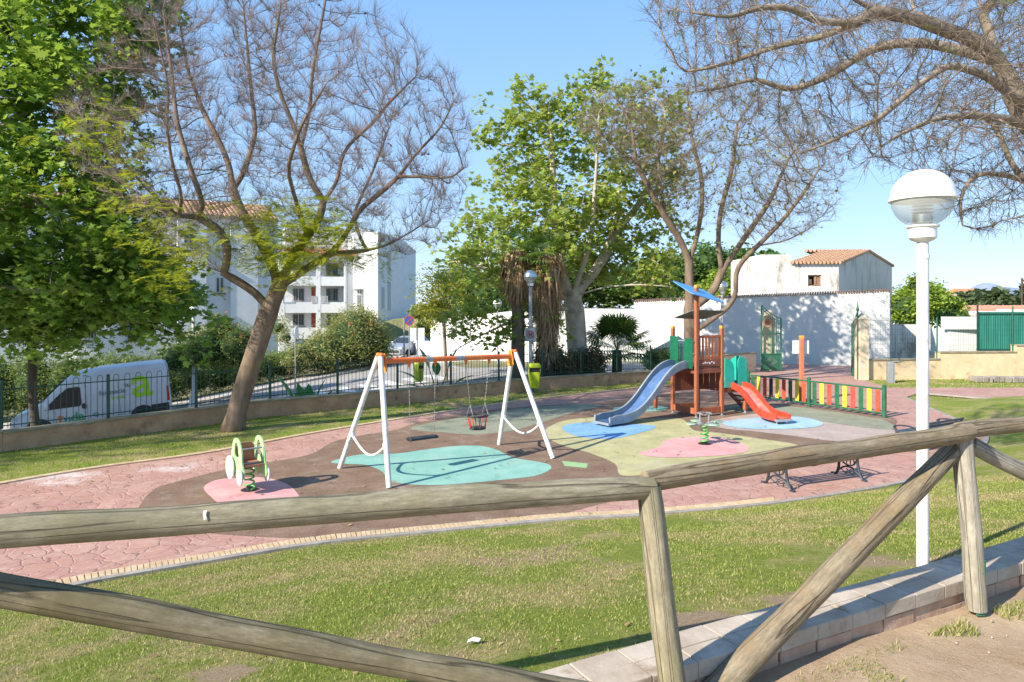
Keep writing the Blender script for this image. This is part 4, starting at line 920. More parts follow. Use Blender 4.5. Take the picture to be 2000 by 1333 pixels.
def railing(label, a, b, za, zb, nposts, H=1.0, first=True, mat=None, hoop=True):
    mat = mat or RAILG; a, b = Vector((*a, za)), Vector((*b, zb)); t = thing("hoop_railing", label, "railing", tuple(a)); d = (b - a); L = d.length; dn = d.normalized()
    P_ = [a + d * (k / (nposts - 1)) for k in range(nposts)]
    for i, p in enumerate(P_):
        if i == 0 and not first: continue
        mb = MB(); mb.tube([p, p + Vector((0, 0, H))], .038, 8); mb.sphere(tuple(p + Vector((0, 0, H))), .038, 8, (1, 1, .5)); mb.build("post", mat, t, smooth=50, world=True)
    for p, q in zip(P_[:-1], P_[1:]):
        mb = MB(); l = (q - p).length; n = max(2, int(round((l - .12) / .24))); st = (l - .10) / n
        for z in (.10, H * .86): mb.tube([p + Vector((0, 0, z)), q + Vector((0, 0, z))], .012, 4, caps=False)
        for k in range(n):
            c = p + dn * (.05 + st * (k + .5)); r = .055
            pts = [c - dn * r + Vector((0, 0, .04))] + [c - dn * r * math.cos(x) + Vector((0, 0, H * .95 + r * math.sin(x))) for x in np.linspace(0, math.pi, 6)] + [c + dn * r + Vector((0, 0, .04))]
            mb.tube(pts, .0085, 4, caps=False)
        mb.build("railing_panel", mat, t, smooth=60, world=True)
    return t
wl = ["far left stretch of tan wall below the railing and the big plane tree", "tan wall under the railing in front of the white van", "tan wall under the railing behind the left jacaranda and lime rider",
      "long tan wall under the railing behind the swing set", "tan wall under the railing left of the big slide", "short tan wall under railing hidden behind the play tower"]
rl = ["far left hooped green railing on the tan wall", "hooped green railing in front of the white van's nose", "hooped green railing from the van's rear to the leaning jacaranda",
      "hooped green railing behind the swing set", "hooped green railing in front of the fan palm", "hooped green railing behind the play tower"]
tops = [.40, .40, .42, .40, .40, .40]
for i in range(6):
    a, b = WALLL[i], WALLL[i+1]; z0a, z0b = min(street(*a), 0) - .3, min(street(*b), 0) - .3; H0 = tops[i]
    wall_piece("park_wall", wl[i], a, b, z0a, H0 - (.0 if i != 2 else .06), z0b, H0, .26, (TANW, COPE), .05, .05, group=None)
    L = math.hypot(b[0]-a[0], b[1]-a[1]); railing(rl[i], a, b, H0 + .05 - (.06 if i == 2 else 0), H0 + .05, int(round(L / 2.0)) + 1, 1.0, first=(i == 0))
wall_piece("park_wall", "sunlit ochre wall left of the open gate", WALLL[6], (11.2, 31.7), -.3, .86, -.3, .86, .3, (TANL, COPE), .06, .06)
# right-hand ochre walls, stepped
wr = [((14.65, 28.3), (17.9, 28.75), .80, "lower ochre wall right of the gate behind the drinking fountain"), ((17.9, 28.75), (21.3, 29.0), 1.08, "middle ochre wall below the white wall and green screen"), ((21.3, 29.0), (27, 29.6), 1.36, "highest ochre wall at the right edge below the green screen")]
MESHG = pm("mesh_fence_green", (0.02, 0.10, 0.06), (0.03, 0.13, 0.08), 6, rough=0.5)
for (a, b, zt, lb) in wr: wall_piece("boundary_wall", lb, a, b, -.3, zt, -.3, zt, .3, (TANL, COPE), .06, .08)
def meshfence(label, a, b, z0, H, posts):
    a, b = Vector((*a, z0)), Vector((*b, z0)); d = b - a; L = d.length; dn = d.normalized(); t = thing("mesh_fence", label, "fence", tuple(a))
    for k in posts:
        p = a + d * k; mb = MB(); mb.tube([p, p + Vector((0, 0, H))], .03, 8); mb.build("post", MESHG, t, smooth=60, world=True)
    mb = MB(); n = int(L / .11)
    for k in range(n + 1): p = a + d * (k / n); mb.box(p + Vector((0, 0, H * .47)), (.005, .005, H * .9))
    for z in np.linspace(.05, H * .92, 9): mb.tube([a + Vector((0, 0, z)), b + Vector((0, 0, z))], .0035 if z < H*.9 else .006, 3, caps=False)
    mb.build("wire_mesh", MESHG, t, world=True)
meshfence("green wire mesh fence right of the gate pillar with the pointed top", (14.75, 28.3), (17.9, 28.75), .86, 1.72, (0.0, 1.0))
meshfence("green wire mesh fence in front of the white wall right of the white lamp post", (17.95, 28.76), (21.3, 29.0), 1.14, 1.9, (0.99,))
meshfence("green wire mesh fence at the right edge above the highest ochre wall", (21.35, 29.0), (27, 29.6), 1.42, 1.62, (0.28, 1.0))

# ------------------------------------------------------------------ white walls, ruin, gate
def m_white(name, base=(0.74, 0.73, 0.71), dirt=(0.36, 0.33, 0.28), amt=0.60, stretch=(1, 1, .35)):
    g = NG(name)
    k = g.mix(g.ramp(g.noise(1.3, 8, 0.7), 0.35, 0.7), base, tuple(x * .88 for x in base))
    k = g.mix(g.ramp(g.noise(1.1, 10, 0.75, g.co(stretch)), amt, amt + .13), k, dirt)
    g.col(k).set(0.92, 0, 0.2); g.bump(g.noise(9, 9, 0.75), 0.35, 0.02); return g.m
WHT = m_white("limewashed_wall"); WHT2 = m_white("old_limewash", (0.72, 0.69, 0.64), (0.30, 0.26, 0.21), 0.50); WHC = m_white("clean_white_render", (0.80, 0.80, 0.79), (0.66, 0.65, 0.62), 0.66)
GREYW = m_white("weathered_grey_wall", (0.68, 0.62, 0.55), (0.38, 0.33, 0.27), 0.50, (1.6, 1.6, .25))
def m_tile(name="clay_tiles", c1=(0.40, 0.16, 0.075), c2=(0.54, 0.27, 0.14)):
    g = NG(name); w = g.n('ShaderNodeTexWave', i_Scale=1.0, i_Distortion=0.6); w.wave_type = 'BANDS'; w.bands_direction = 'X'; g.l(g.co((5, 5, 5), kind='UV'), w.inputs[0])
    k = g.mix(g.ramp(g.noise(3, 9, 0.8), 0.35, 0.65), c1, c2); k = g.mix(g.ramp(g.noise(1.1, 9, 0.8), 0.55, 0.7), k, (0.30, 0.22, 0.15))
    g.col(k).set(0.9, 0, 0.2); g.bump(g.noise(14, 6, 0.8), 0.8, 0.05); return g.m
TILE = m_tile(); TILEP = m_tile("pale_clay_tiles", (0.46, 0.27, 0.17), (0.58, 0.40, 0.27))
def tile_roof(name, quad, parent, mat=None, r=.11, seed=1):
    """rows of half-round tiles over a sloped quad: a,b eave (left,right), c,d ridge (right,left)"""
    a, b, c, d = [Vector(p) for p in quad]; L = (b - a).length; n = max(2, int(L / (2 * r))); mb = MB(); nrm = (b - a).cross(d - a).normalized()
    if nrm.z < 0: nrm = -nrm
    mb.add([a, b, c, d] + [p - nrm * .06 for p in (a, b, c, d)], [(0,1,2,3), (7,6,5,4), (0,4,5,1), (1,5,6,2), (2,6,7,3), (3,7,4,0)])
    for i in range(n):
        t = (i + .5) / n; p, q = a + (b - a) * t, d + (c - d) * t; m = max(1, int((q - p).length / .42)); j0 = random.uniform(-.012, .012)
        for k in range(m):
            s_, e_ = p + (q - p) * (k / m), p + (q - p) * ((k + 1.08) / m); j = nrm * (j0 + random.uniform(0, .012))
            mb.tube([s_ - (q-p).normalized() * .03 + j + nrm * .02, e_ + j], [r * .98, r * .82], 6, caps=True)
    return mb.build(name, mat or TILE, parent, world=True, smooth=60)
# long white wall (shadowed by the trees)
COPER = pm("old_tile_coping", (0.16, 0.09, 0.06), (0.30, 0.20, 0.15), 5, rough=.9)
LWa, LWb = (7.56, 42.0), (19.75, 35.7)
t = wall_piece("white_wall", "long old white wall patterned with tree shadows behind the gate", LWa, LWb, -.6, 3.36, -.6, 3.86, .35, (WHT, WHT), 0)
mb = MB()
n = 110
for k in range(n):
    p = Vector((LWa[0] + (LWb[0]-LWa[0]) * (k+.5)/n, LWa[1] + (LWb[1]-LWa[1]) * (k+.5)/n, 3.36 + .5 * (k+.5)/n)); d = Vector((LWb[0]-LWa[0], LWb[1]-LWa[1], .5)).normalized(); w = Vector((d.y, -d.x, 0)).normalized()
    mb.tube([p + w * .26 + Vector((0, 0, .0 + random.uniform(-.01, .02))), p - w * .2 + Vector((0, 0, .09))], [.05, .045], 6)
mb.build("tile_coping", COPER, t, world=True, smooth=60)
wall_piece("white_wall", "end wall of the long white enclosure, in shade", (19.77, 35.95), (21.5, 41.5), -.6, 3.8, -.6, 3.6, .3, (WHT, WHT), 0)
# ruin behind it
t = thing("old_house", "old whitewashed outbuilding with a clay tile roof and a small broken window behind the long white wall", "house", (17.5, 43, 0))
t['label'] = "old whitewashed outbuilding with clay tile roof and small broken window"
Yh = 43.0; XX = lambda px, Y: (px - 1000) / F * Y; ZZ = lambda py, Y: 3 + (600 - py) / F * Y
mb = MB()
zb = .0
xl, xm, xr = XX(1487, Yh), XX(1644, Yh - .4), XX(1742, 50.5)
ztl = ZZ(497, Yh)
# front wall with window hole, built as strips
wx0, wx1, wz0, wz1 = XX(1578, Yh), XX(1604, Yh), ZZ(559, Yh), ZZ(537, Yh)
zc = ZZ(514, Yh)
def wallq(mb, x0, x1, y0, y1, z0, z1, z2=None):
    z2 = z1 if z2 is None else z2
    mb.add([(x0,y0,z0),(x1,y1,z0),(x1,y1,z2),(x0,y0,z1)], [(0,1,2,3)])
mb.box(((xl+XX(1545,Yh))/2, Yh+3.0, (zb+ztl)/2), (XX(1545,Yh)-xl, 6.0, ztl-zb))
x1 = XX(1545, Yh) + .002
for (u0, u1, z0, z1) in ((x1, wx0, zb, zc), (wx1, xm, zb, zc), (wx0, wx1, zb, wz0), (wx0, wx1, wz1, zc)): mb.box(((u0+u1)/2, Yh+.15, (z0+z1)/2), (u1-u0, .3, z1-z0))
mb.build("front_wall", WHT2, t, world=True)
mb = MB(); Ar, Br = Vector((xm, Yh, 0)), Vector((xr, 50.5, 0)); d = Br - Ar
prof = [(0, 0), (1, 0), (1, ZZ(520, 50.5)), (.52, ZZ(490, 46.6)), (0, zc)]
V = [Ar + d * s_ + Vector((0, 0, z)) for s_, z in prof]; V2 = [v + Vector((-.3, .1, 0)) for v in V]; mb.add(V + V2, [(0,1,2,3,4), (9,8,7,6,5), (0,4,9,5), (4,3,8,9), (3,2,7,8), (2,1,6,7)]); mb.build("gable_wall", GREYW, t, world=True)
TILEM = m_tile("faded_clay_tiles", (0.38, 0.21, 0.125), (0.52, 0.36, 0.24))
rg = Ar + d * .52 + Vector((.1, 0, ZZ(489, 46.6)))
tile_roof("roof", [(x1 - .1, Yh - .15, zc + .02), (xm + .12, Yh - .15, zc + .02), tuple(rg), (rg.x - (xm - x1) - .15, rg.y, rg.z - .02)], t, TILEM, .12)
e2_ = Ar + d * 1.02 + Vector((.1, 0, ZZ(519, 50.5))); tile_roof("roof", [(e2_.x - 4.5, e2_.y, e2_.z), tuple(e2_), tuple(rg), (rg.x - 4.5, rg.y, rg.z)], t, TILEM, .14)
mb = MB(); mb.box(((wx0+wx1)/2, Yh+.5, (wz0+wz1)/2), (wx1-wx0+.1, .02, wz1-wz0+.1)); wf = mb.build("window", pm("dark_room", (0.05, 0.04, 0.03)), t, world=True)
WOODF = pm("window_wood", (0.28, 0.15, 0.09), (0.36, 0.22, 0.14), 6, rough=.8)
mb = MB(); cx, cz = (wx0+wx1)/2, (wz0+wz1)/2
for x in (wx0+.05, cx + .1, wx1-.05): mb.box((x, Yh+.12, cz), (.08, .08, wz1-wz0))
for z in (wz0+.04, wz1-.04): mb.box((cx, Yh+.12, z), (wx1-wx0, .08, .08))
mb.box((wx1-.25, Yh+.14, cz), (.3, .03, wz1-wz0-.1)); mb.build("window_frame", WOODF, wf, world=True)
mb = MB(); mb.box((cx-.2, Yh+.35, cz-.05), (.3, .1, .3)); mb.build("broken_board", TANL, wf, world=True)

# gate leaves
def gate_leaf(label, hinge, ang, w, hh, arch_up, parent_group):
    t = thing("gate_leaf", label, "gate", (*hinge, 0.05), rz=ang, group=parent_group)
    mb = MB(); fr = [(0, 0), (0, hh)] ; top = lambda x: hh * (0.80 + 0.20 * (1 - (x / w)) ** 1.6) if arch_up else hh * (0.80 + 0.2 * (x / w) ** 1.6)
    for x in (0, w): mb.box((x, 0, top(x) / 2), (.06, .05, top(x)))
    for z in (.06, .78, 1.72): mb.box((w/2, 0, z), (w, .04, .05))
    mb.tube([(x, 0, top(x)) for x in np.linspace(0, w, 10)], .022, 6); mb.tube([(x, 0, top(x) - .14) for x in np.linspace(0, w, 10)], .014, 6)
    mb.build("gate_frame", GREENM, t, smooth=40)
    mb = MB(); n = 9
    for k in range(1, n): x = w * k / n; mb.box((x, 0, (top(x) + .78) / 2), (.018, .018, top(x) - .78))
    mb.build("gate_bars", GREENM, t)
    mb = MB(); mb.box((w/2, .0, .42), (w - .06, .015, .70)); pnl = mb.build("lower_panel", GREENM, t)
    mb = MB()
    for s_ in (.16, .28):
        q = [(w/2 - s_, .42), (w/2, .42 + s_ * .8), (w/2 + s_, .42), (w/2, .42 - s_ * .8)]
        for a, b in zip(q, q[1:] + q[:1]): mb.beam((a[0], -.015, a[1]), (b[0], -.015, b[1]), .014, .014)
    mb.build("diamond_ornament", GALV, pnl)
    return t
g1 = gate_leaf("left green iron gate leaf with a round crest, standing open", (11.55, 31.6), R(12), 1.0, 3.05, True, "open iron gate leaves")
mb = MB(); mb.ring(circ(.2), circ(.16), (.32, -.03, 2.25), (1, 0, 0), (0, 0, 1.35), .02); mb.lathe([(.001, 0), (.16, 0)], (.32, -.02, 2.25), 20, axis='y'); mb.build("crest", WOODF, g1)
g2 = gate_leaf("right green iron gate leaf with a tall spike, seen edge-on", (14.2, 28.05), R(71), 1.6, 2.8, True, "open iron gate leaves")
mb = MB(); mb.lathe([(.02, 2.75), (.06, 2.85), (.0005, 3.25)], (0, 0, 0), 8); mb.build("spike", GREENM, g2)
mb = MB(); mb.box((.35, .04, 1.75), (.3, .01, .30)); mb.build("red_notice", REDP, g2)
PILL = pm("cream_pillar", (0.56, 0.47, 0.33), (0.66, 0.57, 0.42), 3, rough=.9, bump=.3, bscale=15)
t = thing("gate_pillar", "cream gate pillar with a rounded top behind the left gate leaf", "pillar", (12.15, 32.4, 0)); mb = MB(); mb.box((0, 0, 1.3), (.52, .52, 2.6)); mb.build("shaft", PILL, t, bevel=.01)
mb = MB(); mb.box((0, 0, 1.72), (.56, .56, .06)); mb.build("band", PILL, t); mb = MB(); mb.lathe([(.27, 2.6), (.25, 2.72), (.16, 2.84), (.001, 2.88)], (0, 0, 0), 16); mb.build("cap", PILL, t, smooth=50)
t = thing("gate_pillar", "cream gate pillar with a pointed top beside the right gate leaf", "pillar", (14.42, 28.15, 0)); mb = MB(); mb.box((0, 0, 1.25), (.40, .40, 2.5)); mb.build("shaft", PILL, t, bevel=.01)
mb = MB(); mb.add([(-.23,-.23,2.5),(.23,-.23,2.5),(.23,.23,2.5),(-.23,.23,2.5),(0,0,2.78)], [(3,2,1,0),(0,1,4),(1,2,4),(2,3,4),(3,0,4)]); mb.build("cap", PILL, t)

# drinking fountain
t = thing("drinking_fountain", "steel drinking fountain post against the ochre wall right of the gate", "drinking fountain", (15.0, 27.1, 0), rz=R(-8))
mb = MB(); mb.box((0, 0, .42), (.20, .22, .84)); mb.box((.13, 0, .38), (.06, .18, .76)); mb.build("body", GALV, t, bevel=.008); mb = MB(); mb.lathe([(.03, .80), (.16, .84), (.17, .87), (.15, .87), (.03, .83)], (.30, 0, 0), 16); mb.tube([(.1, 0, .82), (.3, 0, .82)], .03, 8); mb.build("basin", GALV, t, smooth=50)
mb = MB(); mb.tube([(.36, 0, .86), (.36, 0, .96), (.31, 0, .98)], .012, 6); mb.build("tap", BLACK, t)

# right-hand neighbour walls
t = wall_piece("white_wall", "low white garden wall left of the white lamp post behind the wire mesh", (21.9, 39.9), (24.2, 39.6), -.6, 2.0, -.6, 2.0, .3, (WHT2, WHT), 0)
t = wall_piece("white_wall", "white garden wall with a stepped top and a red letter box", (24.3, 38.2), (29.2, 38.6), -.6, 2.05, -.6, 2.05, .3, (WHC, WHC), 0)
for c_, d_ in (((27.6, 38.3, 2.2), (1.2, .34, .9)), ((25.0, 38.1, 2.12), (1.9, .34, .7))): mb = MB(); mb.box(c_, d_); mb.build("raised_pier", WHC, t, world=True)
t = thing("letter_box", "small red letter box on the white garden wall", "letter box", (27.15, 38.08, 1.85)); mb = MB(); mb.box((0, 0, 0), (.26, .10, .26)); mb.build("box", REDP, t, bevel=.01); mb = MB(); mb.box((0, 0, .16), (.30, .14, .06)); mb.build("lid", BLACK, t)
t = thing("grey_wall", "bare grey side wall between the long white wall and the garden wall", "wall", (21.3, 39.5, 0)); mb = MB(); mb.box((0, 0, 1.05), (1.3, .2, 2.2)); mb.build("wall_body", GREYW, t)
t = thing("screen_gate", "green corrugated screen gate behind the mesh at the right edge", "gate", (26.8, 36.4, 0), rz=R(2))
SCRG = pm("screen_green", (0.01, 0.135, 0.10), (0.02, 0.20, 0.15), 1.5, rough=0.55, stretch=(3, 3, .3))
mb = MB(); V, fs = [], []; n = 190
for i in range(n + 1):
    x = -2.05 + i * .062; V += [(x, .03 * (i % 2), .6), (x, .03 * (i % 2), 3 - .25)]
mb.add(V, [(2*i, 2*i+2, 2*i+3, 2*i+1) for i in range(n)]); sp = mb.build("corrugated_sheet", SCRG, t)
mb = MB()
for x in (-2.05, 2.2, 5.4): mb.box((x, -.03, 1.7), (.07, .05, 2.9))
for z in (.75, 2.65): mb.box((2.4, -.02, z), (9.0, .04, .05))
mb.build("gate_frame", RAILG, t)
mb = MB(); mb.box((3.0, -.04, 1.25), (.16, .02, .12)); mb.box((3.35, -.04, 1.27), (.09, .02, .12)); mb.build("paper_scrap", SIGNW, t)
# low red-tiled roofs on the right
t = thing("tiled_house", "low house with a long red tiled roof beyond the green screen", "house", (36, 50, 0)); mb = MB(); mb.box((43, 55.3, 1.0), (20, 8, 3.4)); mb.build("wall", WHC, t, world=True)
tile_roof("roof", [(32.6, 50.7, 2.15), (54, 50.7, 2.15), (54, 55.5, 3.05), (34.0, 55.5, 3.05)], t, m_tile("pink_clay_tiles", (0.50, 0.23, 0.15), (0.60, 0.34, 0.24)), .16)
mb = MB(); mb.box((38.6, 51.6, 2.6), (3.4, .8, .5)); mb.build("dormer", WHC, t, world=True)
# rough stone ledge on lawn
t = thing("stone_ledge", "rough low stone ledge on the back lawn below the ochre wall", "ledge", (20.5, 28.0, 0)); mb = MB()
for k in range(26): mb.box((18.6 + k * .25, 27.4 + .02 * k + random.uniform(-.04, .04), .10 + random.uniform(-.02, .03)), (.24, .5 + random.uniform(-.1, .1), .22), Matrix.Rotation(random.uniform(-.2, .2), 3, 'Z'))
mb.build("stones", pm('ledge_stone', (0.22, 0.19, 0.16), (0.36, 0.32, 0.27), 4, rough=.95, bump=.6, bscale=20), t, world=True, bevel=.03)

# bright retaining wall over the street
t = wall_piece("retaining_wall", "tall bright white retaining wall across the street behind the swings", (-4.9, 42.0), (1.6, 38.6), -.8, 2.2, -.5, 2.95, .4, (WHC, WHC), 0)
t = wall_piece("retaining_wall", "bright white wall behind the palms and the plane tree trunk", (1.63, 38.6), (7.9, 38.9), -.5, 2.95, -.6, 2.9, .4, (WHC, WHC), 0)
t = thing("terrace_railing", "thin dark railing on top of the bright retaining wall", "railing", (-4, 41.6, 2.2)); mb = MB()
for k in range(34): p = Vector((-3.4 + k*.145, 41.22 - k*.076, 2.3 + k*.0155)); mb.box(p + Vector((0, 0, .45)), (.015, .015, .9))
mb.tube([(-3.4, 41.22, 3.2), (1.5, 38.65, 3.75)], .02, 5); mb.build("bars", RAILG, t, world=True)
wall_piece("street_wall", "low lilac-grey street wall beyond the parked car", (-8.2, 52.5), (-4.6, 46), -1.2, .55, -.9, .62, .25, (m_white("lilac_render", (0.60, 0.60, 0.64), (0.5, 0.5, 0.5), .7), WHC), .0)
# signs in the street
def sign_pole(label, base, H, kind):
    t = thing("traffic_sign", label, "traffic sign", tuple(base)); mb = MB(); mb.tube([(0, 0, 0), (0, 0, H)], .035, 8); mb.build("pole", GALV, t, smooth=60)
    if kind == 'edge': mb = MB(); mb.lathe([(.0005, 0), (.30, 0), (.30, .02), (.0005, .02)], (.045, 0, H - .32), 20, axis='x'); mb.build("sign_disc", SIGNW, t)
    if kind == 'blue':
        mb = MB(); mb.lathe([(.0005, 0), (.36, 0), (.36, .02), (.0005, .02)], (0, -.06, H - .3), 24, axis='y'); d_ = mb.build("sign_disc", pm("sign_blue", (0.05, 0.09, 0.32), rough=.4), t)
        mb = MB(); mb.ring(circ(.36), circ(.29), (0, -.063, H - .3), (1, 0, 0), (0, 0, 1), .004); mb.beam((-.2, -.066, H-.5), (.2, -.066, H-.1), .07, .004, up=(0, 1, 0)); mb.build("red_rim", REDP, d_)
    if kind == 'boards':
        for x in (-.22, .22): mb = MB(); mb.box((x, -.05, H - .35), (.34, .03, .72)); mb.build("board", SIGNW, t, bevel=.004)
    return t
b_ = GS(577, 770); sign_pole("round traffic sign seen edge-on on a pole in front of the hedge", (b_.x, b_.y, b_.z + .1), 3.1, 'edge')
sign_pole("round blue no parking sign beyond the parked silver car", (-7.3, 48.5, -.5), 2.85, 'blue')
b_ = Vector((-5.15, 37.2, street(-5.15, 37.2))); sign_pole("two narrow white boards on a pole in the street", tuple(b_), 2.35, 'boards')
t = thing("steel_pole", "bare steel pole standing in front of the parked silver car", "pole", (-6.95, 44, -.6)); mb = MB(); mb.tube([(0, 0, 0), (0, 0, 2.9)], .05, 8); mb.build("shaft", GALV, t, smooth=60)
t = thing("utility_pole", "dark wooden utility pole on the skyline at the right edge", "pole", (P(1996, 600, 70)).to_tuple()); mb = MB(); mb.tube([(0, 0, -6), (0, 0, 3.0)], .09, 8); mb.build("shaft", BARKD, t, smooth=60)

# ------------------------------------------------------------------ apartment building
APW = m_white("apartment_white", (0.76, 0.77, 0.78), (0.62, 0.62, 0.62), 0.66); GLS = NG("window_glass"); GLS.col((0.035, 0.05, 0.06)).set(0.08, 0, 0.8); GLS = GLS.m
FRM = pm("window_frame_white", (0.7, 0.7, 0.7), rough=.5); GRIL = pm("window_grille", (0.55, 0.56, 0.58), rough=.5); SILL = pm("dark_sill", (0.16, 0.15, 0.15), rough=.7); SHADEW = APW
ap = thing("apartment_building", "white apartment building with balconies, a stair tower and tiled roofs behind the hedge", "building", (-20, 55, -4))
def facade(O, E, z0, z1, th, name="wall_block", mat=None, zt=None):
    """wall block from O to E (xy of front face), depth th behind it"""
    O, E = Vector((*O, 0)), Vector((*E, 0)); d = (E - O).normalized(); n_ = Vector((-d.y, d.x, 0)) * th; q = [O, E, E + n_, O + n_]; mb = MB()
    zt = zt or [z1] * 4
    mb.add([Vector((p.x, p.y, z0)) for p in q] + [Vector((p.x, p.y, z)) for p, z in zip(q, zt)], [(0,3,2,1),(4,5,6,7),(0,1,5,4),(1,2,6,5),(2,3,7,6),(3,0,4,7)])
    return mb.build(name, mat or APW, ap, world=True)
def on(O, E, px):                                # point on the facade line at photo column px
    u = (px - 1000) / F; k = (u * O[1] - O[0]) / ((E[0] - O[0]) - u * (E[1] - O[1])); return (O[0] + (E[0]-O[0]) * k, O[1] + (E[1]-O[1]) * k)
def window(O, E, px0, px1, py0, py1, grille=True, sill=True, glassm=None, proud=.0):
    a, b = on(O, E, px0), on(O, E, px1); Y = (a[1] + b[1]) / 2; z1, z0 = 3 + (600-py0)/F*Y, 3 + (600-py1)/F*Y
    a, b = Vector((*a, 0)), Vector((*b, 0)); d = (b - a).normalized(); n_ = Vector((d.y, -d.x, 0)); c = (a + b) / 2; w = (b - a).length; rr = Matrix((d, -n_, Vector((0, 0, 1)))).transposed(); c = c + n_ * proud; cz = Vector((0, 0, (z0+z1)/2))
    mb = MB(); mb.box(c + cz + n_ * .003, (w, .02, z1 - z0), rr); wd = mb.build("window", glassm or GLS, ap, world=True)
    mb = MB()
    for k in (-.5, 0, .5): mb.box(c + cz + d * (w - .07) * k + n_ * .02, (.07, .04, z1 - z0), rr)
    for k in (-.5, .5): mb.box(c + cz + Vector((0, 0, k * (z1-z0-.07))) + n_ * .022, (w, .04, .07), rr)
    mb.build("window_frame", FRM, wd, world=True)
    if sill: mb = MB(); mb.box(c + Vector((0, 0, z0 - .06)) + n_ * .08, (w + .2, .22, .07), rr); mb.build("sill", SILL, wd, world=True)
    if grille:
        mb = MB(); n = max(3, int(w / .16))
        for k in range(n + 1): mb.box(c + cz + d * w * (k / n - .5) + n_ * .10, (.022, .022, z1 - z0 + .1), rr)
        for k in (-.42, .42): mb.box(c + cz + Vector((0, 0, k * (z1-z0))) + n_ * .10, (w, .02, .025), rr)
        mb.build("grille", GRIL, wd, world=True)
    return wd
LA, LB = (-29.5, 40.5), (-17.95, 52.3)
LA = (-34.0, 42.5)
facade(LA, LB, -5, 9.6, 12)
LD = Vector((LB[0]-LA[0], LB[1]-LA[1], 0)).normalized(); LN_ = Vector((LD.y, -LD.x, 0))
def sh(p, k): return (p[0] + LN_.x * k, p[1] + LN_.y * k)
for p0, p1, k, z in ((345, 400, .9, 9.2), (448, 500, .7, 9.0), (150, 215, .8, 7.0)):
    a, b = on(LA, LB, p0), on(LA, LB, p1); facade(sh(a, k), sh(b, k), -5, z, k - .002, "bay")
window(sh(LA, 0), sh(LB, 0), 247, 283, 631, 664); window(sh(LA, .8), sh(LB, .8), 152, 190, 628, 664) ; window(sh(LA, .0), sh(LB, .0), 121, 140, 628, 664)
window(sh(LA, .0), sh(LB, .0), 421, 438, 541, 572, False); window(sh(LA, .9), sh(LB, .9), 357, 382, 545, 570, False); window(sh(LA, .9), sh(LB, .9), 358, 380, 447, 476, False); window(sh(LA, .0), sh(LB, .0), 290, 310, 540, 572, False)
def roofband(pa, pb, k, z, dep, rise, name="roof"):
    a, b = sh(pa, k), sh(pb, k); n_ = -LN_ * dep
    tile_roof(name, [(a[0], a[1], z), (b[0], b[1], z), (b[0]+n_.x, b[1]+n_.y, z+rise), (a[0]+n_.x, a[1]+n_.y, z+rise)], ap, TILEP, .16)
roofband(LA, LB, .35, 9.62, 5, 1.7)
roofband(on(LA, LB, 148), on(LA, LB, 217), 1.15, 7.0, 1.3, .5); 
# balcony block, facing a little right
BA, BB = (-24.6, 73.0), (-14.2, 77.0)
BD = Vector((BB[0]-BA[0], BB[1]-BA[1], 0)).normalized(); BN = Vector((BD.y, -BD.x, 0)); bs = lambda p, k: (p[0] + BN.x*k, p[1] + BN.y*k)
facade(bs(BA, -2.0), bs(BB, -2.0), -6, 8.6, 8, "balcony_back_wall")
zY = lambda py, Y=74.5: 3 + (600 - py) / F * Y
px0, px1 = 545, 735
a, b = on(BA, BB, px0), on(BA, BB, px1)
RWALL = (on(BA, BB, 677), on(BA, BB, 735)); facade(RWALL[0], RWALL[1], -6, zY(492), 2.0 - .002, "stair_wall")
aa, bb = on(BA, BB, 545), on(BA, BB, 676.8)
for (y0, y1) in ((590, 611), (640, 662), (540, 558), (495, 511)):
    facade(aa, bb, zY(y1), zY(y0), .15, "balcony_parapet"); 
for y in (611, 662, 558, 511): facade(bs(aa, -.16), bs(bb, -.16), zY(y), zY(y) + .22, 1.83, "balcony_slab")
facade(aa, bb, -6, zY(662) - .003, 1.95, "base_wall")
for p0, p1 in ((545, 556), (618, 626), (672, 676.5)): facade(bs(on(BA, BB, p0), .02), bs(on(BA, BB, p1), .02), -3, zY(490), .20, "column")
for p0, p1 in ((571, 595), (636, 661)):
    for y0, y1 in ((562, 589), (612, 637), (514, 540)): window(bs(BA, -2.0), bs(BB, -2.0), p0, p1, y0, y1, True, True)
DOORR = pm("red_door", (0.30, 0.04, 0.03), (0.38, 0.07, 0.05), 5, rough=.5)
for y0, y1 in ((560, 591), (610, 640)):
    q = on(bs(BA, -1.98), bs(BB, -1.98), 611); mb = MB(); mb.box((q[0], q[1] , (zY(y0)+zY(y1))/2), (.5, .08, zY(y0)-zY(y1))); mb.build("door", DOORR, ap, world=True)
for y0, y1 in ((561, 575), (575, 600), (612, 638), (530, 552)): window(BA, BB, 697, 706, y0, y1, y1 in (600, 552), False)
for px_ in ((553, 574), (609, 618), (627, 640)):
    mb = MB(); a, b = on(BA, BB, px_[0]), on(BA, BB, px_[1]); z0 = zY(592)
    for k in range(6): f = k / 5; mb.box((a[0]+(b[0]-a[0])*f, a[1]+(b[1]-a[1])*f - .05, z0 + .4), (.04, .04, .75))
    mb.beam((a[0], a[1]-.05, z0+.75), (b[0], b[1]-.05, z0+.75), .05, .05); mb.build("balcony_rail", GRIL, ap, world=True)
def roofq(pa, pb, z, dep, rise, over=.4):
    a, b = bs(pa, over), bs(pb, over); tile_roof("roof", [(a[0], a[1], z), (b[0], b[1], z), (b[0]-BN.x*dep, b[1]-BN.y*dep, z+rise), (a[0]-BN.x*dep, a[1]-BN.y*dep, z+rise)], ap, TILE, .17)
roofq(on(BA, BB, 545), on(BA, BB, 700), zY(498), 5, 1.0)
facade(bs(on(BA, BB, 560), -4), bs(on(BA, BB, 735), -4), 5, zY(445, 79), 6, "upper_storey")
